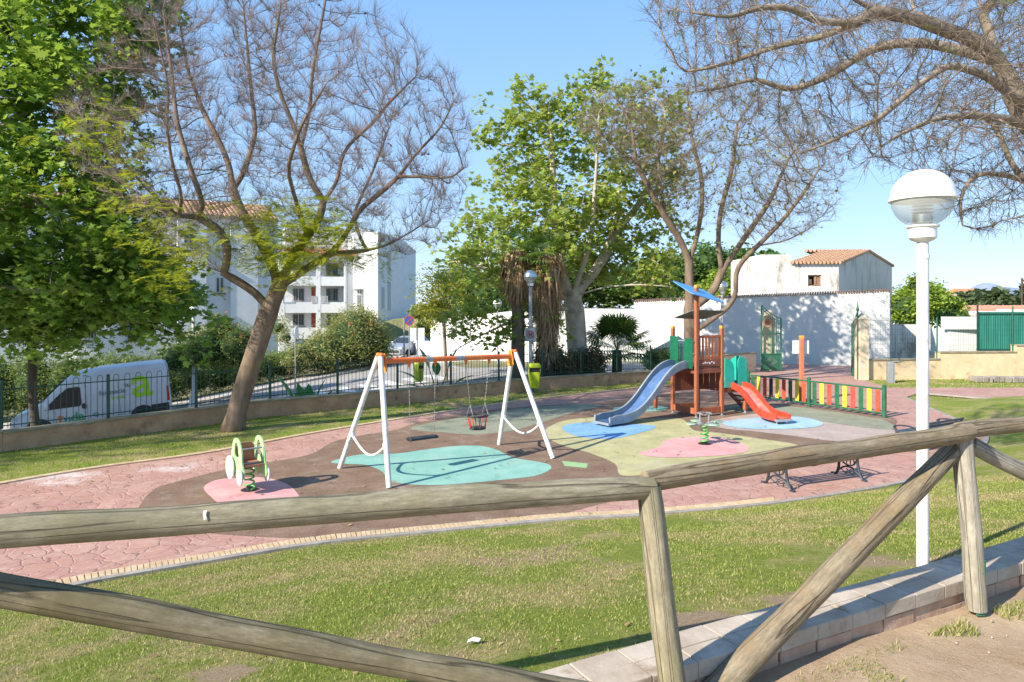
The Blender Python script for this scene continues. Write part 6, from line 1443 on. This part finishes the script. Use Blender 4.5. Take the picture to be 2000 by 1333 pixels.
# --- big jacaranda leaning in from the right
RJ = [
 [(2330,1010,10.6),(2230,800,10.6),(2130,480,10.6),(2050,290,10.5),(1990,200,10.5),(1948,110,10.5),(1920,30,10.6),(1895,-60,10.7)],
 [(1962,150,10.5),(1947,109,10.4),(1906,79,10.3),(1850,60,10.2),(1790,37,10.0),(1711,22,9.8),(1666,-4,9.7),(1600,-40,9.6)],
 [(1711,22,9.8),(1670,45,9.7),(1625,44,9.6),(1587,41,9.5),(1561,22,9.4),(1527,11,9.3),(1475,15,9.2),(1426,37,9.1),(1374,26,9.0),(1310,20,8.9)],
 [(1670,45,9.7),(1600,75,9.9),(1530,85,10.1),(1460,110,10.2),(1400,130,10.3),(1340,140,10.4)],
 [(1985,190,10.5),(1962,124,10.6),(1887,101,10.8),(1835,88,10.9),(1775,81,11.0),(1700,94,11.1),(1662,120,11.2),(1625,146,11.2),(1569,169,11.3),(1535,178,11.3),(1475,150,11.2),(1420,170,11.2),(1360,180,11.1)],
 [(2010,215,10.5),(1925,146,9.9),(1850,124,9.6),(1775,180,9.5),(1719,232,9.5),(1655,259,9.5),(1605,285,9.6),(1560,300,9.7)],
 [(2050,290,10.5),(1985,235,10.0),(1900,225,9.6),(1830,230,9.2),(1760,260,9.0),(1700,300,8.9),(1680,350,8.8)],
 [(2080,350,10.6),(2000,352,10.9),(1978,330,11.0),(1960,285,11.0),(1945,240,11.1),(1900,215,11.2)],
 [(2000,352,10.9),(1955,340,10.7),(1900,340,10.5),(1870,390,10.4),(1880,440,10.4)],
 [(1920,30,10.6),(1950,-20,11.0),(1990,-60,11.4)],[(1790,37,10.0),(1770,-30,10.2)],
]
RENV = [(1255,10),(1290,-110),(2250,-110),(2250,420),(2020,440),(1930,470),(1880,440),(1800,400),(1720,330),(1640,330),(1560,300),(1470,230),(1390,200),(1330,160),(1275,90)]
t4, N4, Pn4, Rd4, tw4 = bare_tree("jacaranda_tree", "large jacaranda whose bare arching branches reach in over the white lamp post", "tree", RJ, RENV, 6200, 10.3, 2.4, .24, 44, step=.17, kill=.24, r0=.0045, twn=22000, twl=.30, twr=.0032, infl=1.3, bark=BARKG, tm=TWIGD, trop=(0, 0, -.02), upw=.0)
i = r_.choice(len(tw4[3]), 420); fronds("crown", tw4[3][i], r_.normal(0, 1, (420, 3)) * np.array([1, 1, .4]), r_.uniform(.08, .20, 420), FERNG, t4, 6, 8)

# --- plane trees
def leafy_tree(name, label, limbs_px, env, natt, Yc, dY, R0, seed, step, kill, leafn, lsize, lmat, bark, spread=.25, shape='maple', r0=.012, trop=(0, 0, .05), up=.5, group=None, extra=None, clumps=None, cat="tree", rmax=.05):
    base = P(*limbs_px[0][0]); t = thing(name, label, cat, tuple(base), group=group); att = env_points(env, natt, Yc, dY, seed)
    if extra is not None: att = np.vstack([att, extra])
    N, Pn, ns = colonize([pl3(l) for l in limbs_px], att, step, 2.5 * step * 4, kill, 80, seed, .3, trop); Rd = radii(N, Pn, r0, R0); limbs("trunk", N, Pn, Rd, bark, t)
    r_ = np.random.default_rng(seed + 2); cand = np.where(Rd < rmax)[0]; cand = cand[cand > ns]
    cl = r_.choice(cand, int(leafn / 14)); i = np.repeat(cl, 14); i = i[:leafn]; c = N[i] + np.repeat(r_.normal(0, spread * 1.2, (len(cl), 3)), 14, 0)[:leafn] + r_.normal(0, spread * .62, (len(i), 3)) * np.array([1, 1, .7])
    leaves("crown", c, lsize, lmat, t, shape, up, seed)
    return t, N
CP = [
 [(1130,745,29),(1128,700,29),(1126,650,29),(1122,605,29),(1118,580,29)],
 [(1118,580,29),(1150,545,29),(1180,505,29.2),(1200,455,29.3),(1206,400,29.4),(1212,330,29.4)],
 [(1118,580,29),(1135,530,28.5),(1155,470,28),(1160,400,27.8),(1165,320,27.6),(1170,220,27.6)],
 [(1116,585,29),(1100,545,29),(1088,490,29.2),(1084,420,29.4),(1080,340,29.4),(1075,240,29.4)],
 [(1118,590,29),(1060,570,28.2),(1000,545,27.8),(940,520,27.5),(890,510,27.2)],
 [(1120,600,29),(1050,610,27.6),(980,635,27),(920,665,26.8),(880,690,26.6)],
 [(1118,580,29),(1180,560,28),(1250,555,27.6),(1310,560,27.4)],
 [(1200,455,29.3),(1250,400,29.3),(1290,300,29.3),(1300,220,29.3)],
]
CPE = [(950,330),(945,230),(965,180),(1010,165),(1040,200),(1062,150),(1095,165),(1115,205),(1130,150),(1175,125),(1225,160),(1275,145),(1325,190),(1345,300),(1340,420),(1325,520),(1290,560),(1190,545),(1120,560),(1000,560),(880,545),(855,490),(890,440),(925,400)]
low = np.vstack([env_points([(850,560),(960,560),(1060,590),(1110,640),(1060,700),(960,690),(880,700),(855,640)], 60, 27, 1.2, 5), env_points([(870,440),(960,400),(1100,400),(1130,500),(1100,545),(1000,535),(880,560)], 70, 26.4, .9, 6)])
PLM = leafmat("plane_leaf_mixed", [(0.16, 0.26, 0.035), (0.28, 0.42, 0.06), (0.44, 0.56, 0.10), (0.36, 0.36, 0.14)], .5)
leafy_tree("plane_tree", "tall light-green plane tree with pale bark in the middle beyond the railing", CP, CPE, 1200, 30, 3.2, .42, 51, .45, .68, 16000, .21, PLM, BARKP, .30, r0=.014, extra=low)
LPX = [
 [(-330,905,18.0),(-300,700,18.0),(-240,500,18.0),(-160,330,18.0),(-80,180,18.0),(20,40,18.0),(80,-80,18.0)],
 [(-240,500,18.0),(-100,440,17.6),(40,400,17.3),(160,400,17.0)], [(-240,500,18.0),(-120,560,17.8),(0,560,17.6),(100,570,17.4)],
 [(-160,330,18.0),(0,250,17.8),(120,180,17.6),(220,120,17.5)], [(-80,180,18.0),(60,120,18.4),(160,20,18.6),(260,-40,18.7)], [(40,400,17.3),(60,300,17.8),(120,280,18.0)],
]
LPE = [(-330,-140),(300,-140),(345,0),(355,55),(310,90),(300,160),(310,240),(290,300),(275,380),(318,430),(335,490),(312,540),(335,590),(320,620),(250,640),(190,600),(120,620),(60,650),(-60,640),(-330,640)]
lpt, _ = leafy_tree("plane_tree", "huge dark green plane tree filling the top left corner", LPX, LPE, 1500, 17.8, 2.2, .32, 52,   .36, .52, 36000, .175, PLD, BARKG, .26, r0=.010)
off_ = copy_tree(lpt); off_.location = (lpt.location.x - 13.0, lpt.location.y + 0.5, lpt.location.z - .4)
off_['label'] = "second big plane tree in the street, left of the picture's edge"
SPX = [[(66,905,19.8),(70,820,19.8),(60,760,19.8),(66,720,19.8),(62,680,19.8),(40,640,19.8),(28,600,19.8)], [(62,680,19.8),(100,610,19.8),(160,580,19.8),(230,570,19.6)], [(28,600,19.8),(60,540,19.8),(120,500,20)], [(100,610,19.8),(200,620,19.4),(300,640,19.2),(370,660,19.2)]]
leafy_tree("plane_tree", "thin dark-trunked plane tree in front of the van's nose", SPX, [(-40,460),(330,470),(400,560),(370,640),(400,700),(320,680),(220,650),(140,700),(60,690),(-40,690)], 420, 19.6, 1.8, .115, 53, .35, .5, 9000, .18, PLD, BARKD, .28, r0=.010)

# --- young trees
leafy_tree("street_tree", "small yellow-green street tree at the left end of the bright retaining wall", [[(872,760,31),(870,700,31),(868,650,31),(866,620,31)],[(866,620,31),(850,590,31),(845,560,31)],[(866,620,31),(885,590,31),(890,560,31)]],
   [(805,600),(815,555),(845,530),(880,525),(915,550),(920,600),(880,640),(840,635)], 160, 31, 1.3, .085, 61, .35, .4, 4200, .12, leafmat("yellow_leaf", [(0.24, 0.26, 0.03), (0.42, 0.38, 0.05), (0.16, 0.24, 0.03)], .4), BARKG, .25, 'oval', r0=.01)

# --- leafy masses: hedge, bushes, distant trees
def leafball(name, label, cat, blobs, n, size, mats, core, shape='lance', seed=0, group=None, loc=None, up=.3, flowers=None, kind=None, stem=None, core_k=.74):
    """bush as leaf clumps spread through the outer volume of blobs (centre, radii)"""
    r_ = np.random.default_rng(seed); b0 = blobs[0]; base = loc or (b0[0][0], b0[0][1], b0[0][2] - b0[1][2]); t = thing(name, label, cat, base, group=group)
    vol = np.array([b[1][0]*b[1][1] + b[1][0]*b[1][2] + b[1][1]*b[1][2] for b in blobs]); cnt = (vol / vol.sum() * n).astype(int); pts = []
    for (c, rr), k in zip(blobs, cnt):
        m = max(4, k // 22); d = r_.normal(0, 1, (m, 3)); d /= np.linalg.norm(d, axis=1)[:, None]; cc = d * (r_.uniform(.62, 1.0, m)[:, None]) * np.array(rr) + np.array(c)
        i = r_.integers(0, m, k); sg = min(rr) * .16; pts.append(cc[i] + r_.normal(0, sg, (k, 3)))
    pts = np.vstack(pts); leaves("foliage", pts, size, mats, t, shape, up, seed)
    mb = MB()
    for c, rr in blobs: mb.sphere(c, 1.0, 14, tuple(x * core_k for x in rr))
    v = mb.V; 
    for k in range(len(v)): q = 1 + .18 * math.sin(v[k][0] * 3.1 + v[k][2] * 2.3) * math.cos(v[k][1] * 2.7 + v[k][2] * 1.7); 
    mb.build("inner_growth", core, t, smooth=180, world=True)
    if flowers:
        fm, fn, fs_, fr = flowers; j = r_.integers(0, len(pts), fn); j = j[pts[j][:, 2] > np.percentile(pts[:, 2], fr)]; cc = pts[j]; cc = np.repeat(cc, 7, 0) + r_.normal(0, .07, (len(cc) * 7, 3)); tag(leaves("flowers", cc, fs_, fm, t, 'oval', .2, seed + 1), kind='stuff')
    return t
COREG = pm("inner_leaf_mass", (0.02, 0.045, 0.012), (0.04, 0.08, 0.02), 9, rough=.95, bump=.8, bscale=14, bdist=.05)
OLE = leafmat("oleander_leaf", [(0.07, 0.13, 0.025), (0.16, 0.25, 0.055), (0.38, 0.42, 0.16)], .35); OLEY = leafmat("olive_bush_leaf", [(0.13, 0.19, 0.035), (0.30, 0.32, 0.09), (0.52, 0.48, 0.24)], .35)
CORAL = leafmat("coral_flower", [(0.62, 0.16, 0.08), (0.72, 0.30, 0.18)], .3); PINKF = leafmat("rust_flower", [(0.45, 0.10, 0.05), (0.60, 0.22, 0.14)], .3)
hl = resample([(x, y) for x, y in offs(spline(KERB[:6], 5, False), 3.05) if x > -34], 1.5)
blobs = []
for k, (x, y) in enumerate(hl):
    if y > 41.5: continue
    zg = max(street(x, y), -6) + .1; top = CAMZ + (600 - (692 if x < -16.5 else 684)) / F * y; h = (top - zg) / 2; blobs.append(((x, y, zg + h), (1.15, 1.15, h * 1.04 + .12 * math.sin(k * 1.7))))
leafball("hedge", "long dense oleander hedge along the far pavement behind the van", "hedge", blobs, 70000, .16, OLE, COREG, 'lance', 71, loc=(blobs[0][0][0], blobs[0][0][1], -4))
def PB(px, py, Y, rx_, ry_, rz_): p = P(px, py, Y); return (tuple(p), (rx_ / F * Y, ry_, rz_ / F * Y))
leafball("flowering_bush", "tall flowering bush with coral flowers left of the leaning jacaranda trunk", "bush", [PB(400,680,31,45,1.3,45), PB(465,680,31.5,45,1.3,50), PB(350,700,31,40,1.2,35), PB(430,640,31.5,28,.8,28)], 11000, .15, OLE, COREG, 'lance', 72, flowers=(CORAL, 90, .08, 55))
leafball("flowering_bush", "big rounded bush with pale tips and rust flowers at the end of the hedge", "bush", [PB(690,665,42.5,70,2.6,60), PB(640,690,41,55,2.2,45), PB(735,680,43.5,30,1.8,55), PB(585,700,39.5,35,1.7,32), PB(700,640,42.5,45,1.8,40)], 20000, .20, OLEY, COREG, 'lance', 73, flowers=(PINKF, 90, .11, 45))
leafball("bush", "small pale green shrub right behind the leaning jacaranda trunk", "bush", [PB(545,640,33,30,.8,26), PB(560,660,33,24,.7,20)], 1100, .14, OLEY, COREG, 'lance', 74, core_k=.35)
# red-leaved bushes behind the railing
leafball("red_leaved_bush", "red and green leaved bush behind the railing below the plane tree", "bush", [PB(1085,715,27.6,38,.7,38), PB(1150,710,28.2,32,.7,32), PB(1060,700,27.4,18,.5,26)], 5200, .13, leafmat("red_green_leaf", [(0.09, 0.10, 0.03), (0.30, 0.10, 0.07), (0.16, 0.20, 0.05)], .3), COREG, 'oval', 75)
leafball("dark_bush", "dark green bush behind the railing right of the fan palm", "bush", [PB(1290,705,30,38,.8,24)], 2200, .12, OLE, COREG, 'oval', 76)
# background trees
def bgtree(label, blobs, n, size, mat, seed, trunk=None, name="background_tree"):
    t = leafball(name, label, "tree", blobs, n, size, mat, COREG, 'oval', seed, up=.5)
    c = blobs[0][0]; mb = MB(); mb.tube([(c[0], c[1], -1.0), (c[0] + .1, c[1], c[2] * .5), (c[0], c[1], c[2])], [.22, .16, .08], 8); mb.build("trunk", BARKG, t, smooth=180, world=True); return t
LG = leafmat("bright_garden_leaf", [(0.14, 0.24, 0.02), (0.28, 0.40, 0.05), (0.42, 0.50, 0.10)], .4); MG = leafmat("mid_green_leaf", [(0.05, 0.12, 0.03), (0.12, 0.22, 0.05), (0.20, 0.30, 0.08)], .35); OL = leafmat("olive_far_leaf", [(0.07, 0.11, 0.05), (0.13, 0.17, 0.08)], .3)
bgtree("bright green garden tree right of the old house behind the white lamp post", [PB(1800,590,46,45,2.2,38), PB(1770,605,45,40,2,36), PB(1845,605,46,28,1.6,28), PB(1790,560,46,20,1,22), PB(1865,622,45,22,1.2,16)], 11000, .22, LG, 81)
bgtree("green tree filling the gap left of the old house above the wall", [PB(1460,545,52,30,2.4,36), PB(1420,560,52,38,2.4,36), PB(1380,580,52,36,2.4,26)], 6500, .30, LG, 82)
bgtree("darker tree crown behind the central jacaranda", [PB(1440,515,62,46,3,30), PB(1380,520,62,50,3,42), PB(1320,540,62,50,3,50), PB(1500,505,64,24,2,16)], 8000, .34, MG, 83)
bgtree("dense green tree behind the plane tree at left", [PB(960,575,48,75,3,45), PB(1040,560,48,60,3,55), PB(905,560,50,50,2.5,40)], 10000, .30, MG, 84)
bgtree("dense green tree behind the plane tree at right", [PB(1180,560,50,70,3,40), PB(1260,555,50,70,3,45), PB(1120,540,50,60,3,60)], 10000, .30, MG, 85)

# --- palms with skirts of dead fronds
DEADF = leafmat("dead_frond", [(0.24, 0.14, 0.075), (0.42, 0.28, 0.16), (0.60, 0.45, 0.28)], .25, .8)
def skirt_palm(label, x, y, zg, z0, z1, r0, r1, n, seed):
    r_ = np.random.default_rng(seed); t = thing("skirted_palm", label, "palm tree", (x, y, zg)); mb = MB(); mb.tube([(0, 0, 0), (.05, 0, (z1 - zg) * .5), (0, 0, z1 - zg)], [.30, .26, .24], 12); mb.build("trunk", barkmat("palm_bark", (0.16, 0.12, 0.09), (0.26, 0.2, 0.15), (0.2, 0.15, 0.1)) if seed == 1 else BARKD, t, smooth=180)
    a = r_.uniform(0, 2*np.pi, n); f = r_.uniform(0, 1, n); z = z0 + (z1 - z0) * f; rr = (r0 + (r1 - r0) * f ** .7) * r_.uniform(.35, 1.0, n) * (1 + .32 * np.sin(3 * a + z * 2.1) * np.cos(a * 5 - z * 3.3))
    top = np.column_stack([x + np.cos(a) * .24, y + np.sin(a) * .24, z + .2]); L = r_.uniform(.3, 1.5, n) * (.5 + .6 * f); mid = np.column_stack([x + np.cos(a) * rr, y + np.sin(a) * rr, z - .05]); bot = mid + np.column_stack([np.cos(a) * .05 + r_.normal(0, .13, n), np.sin(a) * .05 + r_.normal(0, .13, n), -L]); w = np.column_stack([-np.sin(a), np.cos(a), 0 * a]) * r_.uniform(.018, .05, n)[:, None]
    V = np.stack([top - w * .4, top + w * .4, mid + w, mid - w, mid + w, bot + w * .2, bot - w * .2, mid - w], 1)
    V = V.reshape(-1, 3); np_mesh("dead_frond_skirt", V, np.arange(8*n), np.arange(2*n) * 4, DEADF, t)
    m = 20; aa = r_.uniform(0, 2*np.pi, m); el = r_.uniform(-.3, 1.2, m); d = np.column_stack([np.cos(aa) * np.cos(el), np.sin(aa) * np.cos(el), np.sin(el)]); fanleaves("crown", np.tile(np.array([[x, y, z1]]), (m, 1)), d, .9, .65, MG, t, seed); return t
def fanleaves(name, base, d, stalk, rad, mat, parent, seed=0, k=18):
    r_ = np.random.default_rng(seed); n = len(base); d = d / np.linalg.norm(d, axis=1)[:, None]; c = base + d * stalk; up = np.array([0, 0, 1.0]); w = np.cross(d, up); w /= np.linalg.norm(w, axis=1)[:, None] + 1e-6; V = []
    e = w * .012; V.append(np.stack([base - e, base + e, c + e * .6, c - e * .6], 1))
    for j in range(k):
        th = (j / (k - 1) - .5) * 4.2; dirn = d * math.cos(th) + w * math.sin(th); L = rad * (1 - .12 * abs(th)) * r_.uniform(.9, 1.1, n)[:, None]; per = (-d * math.sin(th) + w * math.cos(th)) * rad * .045
        mid = c + dirn * L * .6; tip = c + dirn * L - up * (.22 * rad); V.append(np.stack([c, mid - per, tip, mid + per], 1))
    V = np.concatenate(V, 1).reshape(-1, 3); nq = n * (k + 1); return np_mesh(name, V, np.arange(nq*4), np.arange(nq)*4, mat, parent)
p = P(1010, 600, 27.2); skirt_palm("palm with a shaggy skirt of dead fronds left of the grey lamp post", p.x, p.y, -.3, 3.6, 5.1, .22, .62, 1500, 1)
p = P(1068, 600, 27.0); skirt_palm("stout palm wrapped to the ground in dead fronds right of the grey lamp post", p.x, p.y, -.1, 1.2, 4.9, .22, .68, 2600, 2)
p = P(1205, 690, 29.5); fp = thing("fan_palm", "low fan palm with dark stiff fronds behind the railing left of the slide", "palm tree", (p.x, p.y, 0)); mb = MB(); mb.tube([(0, 0, 0), (0, 0, 1.15)], [.24, .20], 12); mb.build("trunk", BARKD, fp, smooth=180)
m = 62; aa = r_.uniform(0, 2*np.pi, m); el = r_.uniform(-.35, 1.35, m); fanleaves("crown", np.tile(np.array([[p.x, p.y, 1.15]]), (m, 1)), np.column_stack([np.cos(aa)*np.cos(el), np.sin(aa)*np.cos(el), np.sin(el)]), 1.05, .85, leafmat("fan_palm_leaf", [(0.02, 0.055, 0.015), (0.07, 0.14, 0.03), (0.20, 0.30, 0.06)], .25, .4), fp, 5)

# --- strelitzia / banana plants by the railing
BAN = leafmat("banana_leaf", [(0.04, 0.16, 0.04), (0.10, 0.30, 0.07)], .3, .35)
def banana(label, loc, specs):
    t = thing("banana_plant", label, "plant", loc)
    for az, tilt, L, w, st in specs:
        d0 = Vector((math.cos(az) * math.sin(tilt), math.sin(az) * math.sin(tilt), math.cos(tilt))); s_ = d0.cross(Vector((0, 0, 1))).normalized() if tilt > .05 else Vector((1, 0, 0)); base = d0 * st
        mb = MB(); mb.tube([(0, 0, 0), tuple(base * .5), tuple(base)], [.03, .025, .015], 6); mb.build("stalk", BAN, t, smooth=180)
        mb = MB(); V = []; n = 9
        for i in range(n + 1):
            f = i / n; c = base + d0 * L * f + Vector((d0.x, d0.y, -.6)) * (L * .25 * f * f); ww = w * math.sin(math.pi * (.06 + .94 * f) ** .8) if i < n else .003; V += [c - s_ * ww + Vector((0, 0, ww * .35)), c, c + s_ * ww + Vector((0, 0, ww * .35))]
        mb.add(V, [(3*i+k, 3*i+k+1, 3*i+4+k, 3*i+3+k) for i in range(n) for k in (0, 1)]); mb.build("leaf", BAN, t, smooth=180)
banana("cluster of broad banana leaves against the railing left of the swings", (-6.15, 20.5, -.75), [(3.2, .40, 1.5, .20, .7), (2.6, .22, 1.2, .2, .5), (.1, .26, 1.3, .24, .6), (.6, .7, 1.0, .22, .5), (4.6, .45, 1.1, .22, .5), (5.9, .5, 1.2, .22, .5), (3.4, 1.0, 1.1, .2, .6), (1.8, .4, 1.3, .22, .4), (.0, 1.0, 1.0, .2, .5)])
banana("young banana plant with arching leaves between the street bin and the railing", (-2.9, 26.9, -.5), [(2.9, .35, 1.05, .20, 1.15), (.3, .35, 1.05, .20, 1.15), (3.3, .9, .9, .17, .95), (6.0, .95, .8, .17, .9), (3.8, 1.1, .9, .16, .6), (.0, 1.2, .8, .15, .8), (4.7, .5, .8, .17, 1.0)])

# ------------------------------------------------------------------ slopes and skyline
def mound(name, c, rx_, ry_, h, mat, seed, lab=None):
    r2 = np.random.default_rng(seed); gx_, gy_ = np.meshgrid(np.linspace(-1, 1, 40), np.linspace(-1, 1, 24)); rr = np.sqrt(gx_**2 + gy_**2); z = np.clip(1 - rr**2, 0, 1) ** 1.2 * h * (1 + .18*np.sin(gx_*7+seed)*np.cos(gy_*5) + .08*np.sin(gx_*19)); V = np.column_stack([(c[0] + gx_ * rx_).ravel(), (c[1] + gy_ * ry_).ravel(), (c[2] + z).ravel()])
    q = [(j*40+i, j*40+i+1, (j+1)*40+i+1, (j+1)*40+i) for j in range(23) for i in range(39)]; return tag(np_mesh(name, V, np.array(q).ravel(), np.arange(len(q)) * 4, mat, smooth=True), kind='structure')
SCRUB = pm("dry_grass_slope", (0.15, 0.18, 0.05), (0.30, 0.26, 0.11), .5, rough=.95, bump=.8, bscale=4, bdist=.3); FARH = pm("far_hill", (0.17, 0.22, 0.33), (0.22, 0.27, 0.38), .01, rough=1); MIDH = pm("wooded_hill", (0.09, 0.13, 0.10), (0.16, 0.18, 0.13), .04, rough=1)  # far hill: distance haze is put into its bluish base colour, no air volume
mound("grassy_slope", (-9.5, 72, -1.5), 12, 12, 3.6, SCRUB, 1); mound("far_hill", (1500, 2100, -30), 190, 300, 92, FARH, 3); mound("wooded_hill", (560, 900, -16), 150, 150, 29, MIDH, 5); mound("wooded_hill", (850, 1000, -16), 220, 150, 26, MIDH, 6)
mound("low_hill", (-60, 1200, -12), 900, 200, 18, MIDH, 8)
leafball("slope_bushes", "scrubby bushes on the dry grass slope beyond the street", "bushes", [PB(835,640,62,22,2,14), PB(820,610,66,20,2,16), PB(860,605,64,22,2,18)], 3500, .26, OLEY, COREG, 'oval', 91)
for k, (px, py, Y, w, h) in enumerate([(1895,590,150,22,14), (1925,592,140,18,12), (1950,585,130,14,20), (1975,594,120,20,14), (2010,580,110,24,24), (1870,594,160,16,10), (1915,580,260,14,10), (1965,590,170,20,12)]):
    bgtree(["round olive tree on the skyline above the red roof", "bushy olive tree on the skyline above the red roof", "tall dark tree on the skyline above the green screen", "low tree on the skyline right of the tall dark one", "large tree on the skyline at the right edge", "small tree on the skyline next to the garden tree", "tiny tree in front of the far hill", "wide tree on the skyline below the far hill"][k], [PB(px, py, Y, w, w / F * Y, h)], 700, .012 * Y * .8, OL, 100 + k, name="skyline_tree")
t = thing("distant_house", "tiny pink house on the wooded hill at the skyline", "house", tuple(P(1885, 588, 300))); mb = MB(); mb.box((0, 0, 1), (14, 8, 5)); mb.build("wall", pm("pink_plaster", (0.55, 0.38, 0.30)), t); mb = MB(); mb.add([(-7.5,-4.5,3.5),(7.5,-4.5,3.5),(7.5,4.5,3.5),(-7.5,4.5,3.5),(-5,0,5.5),(5,0,5.5)], [(0,1,5,4),(1,2,5),(2,3,4,5),(3,0,4),(3,2,1,0)]); mb.build("roof", TILE, t)
t = thing("distant_house", "tiny white house among the skyline trees below the far hill", "house", tuple(P(1970, 596, 200))); mb = MB(); mb.box((0, 0, .5), (7, 5, 3.4)); mb.build("wall", WHC, t); mb = MB(); mb.box((-1, -2.55, .6), (1, .1, 1.2)); mb.build("window", GLS, t)

# small litter on the lawn
t = thing("paper_scrap", "crumpled white paper scrap lying on the lawn left of the curb", "litter", (*G(925, 1247, .99), .99 - .0)); x0_, y0_ = t.location.x, t.location.y; t.location.z = float(hpark(np.array([x0_]), np.array([y0_]))[0]) + .01
mb = MB(); mb.add([(-.04,-.015,.01),(-.01,-.02,.025),(.03,-.012,.012),(.045,.015,.022),(0,.02,.03),(-.035,.018,.012)], [(0,1,4,5),(1,2,3,4)]); mb.build("paper", SIGNW, t)
t['label'] = "crumpled white paper scrap lying on the lawn between the log rails"

# fallen leaves and seed pods on the paving, the rubber and the lawns
def litter(name, n, x0, x1, y0, y1, cond, hfun, mat, size, seed):
    r2 = np.random.default_rng(seed); X = r2.uniform(x0, x1, n); Y = r2.uniform(y0, y1, n); m = cond(X, Y); X, Y = X[m], Y[m]
    o = leaves(name, np.column_stack([X, Y, hfun(X, Y) + .012]), size, mat, None, 'oval', 3.0, seed); tag(o, kind='stuff')
DRYL = leafmat("dry_leaf", [(0.16, 0.09, 0.04), (0.34, 0.22, 0.11), (0.45, 0.36, 0.20)], .1)
litter("path_leaves", 1500, -11, 12, 6, 27, lambda X, Y: inpoly(X, Y, PAVE) & (vnoise(X, Y, .7, 11) + (dline(X, Y, EDGE) < .5) * .3 > .5), lambda X, Y: X * 0 + .03, DRYL, .06, 31)
litter("lawn_leaves", 1300, -7, 9, 3.4, 12, lambda X, Y: onlawn(X, Y) & (vnoise(X, Y, .9, 12) > .42), hpark, DRYL, .032, 32)
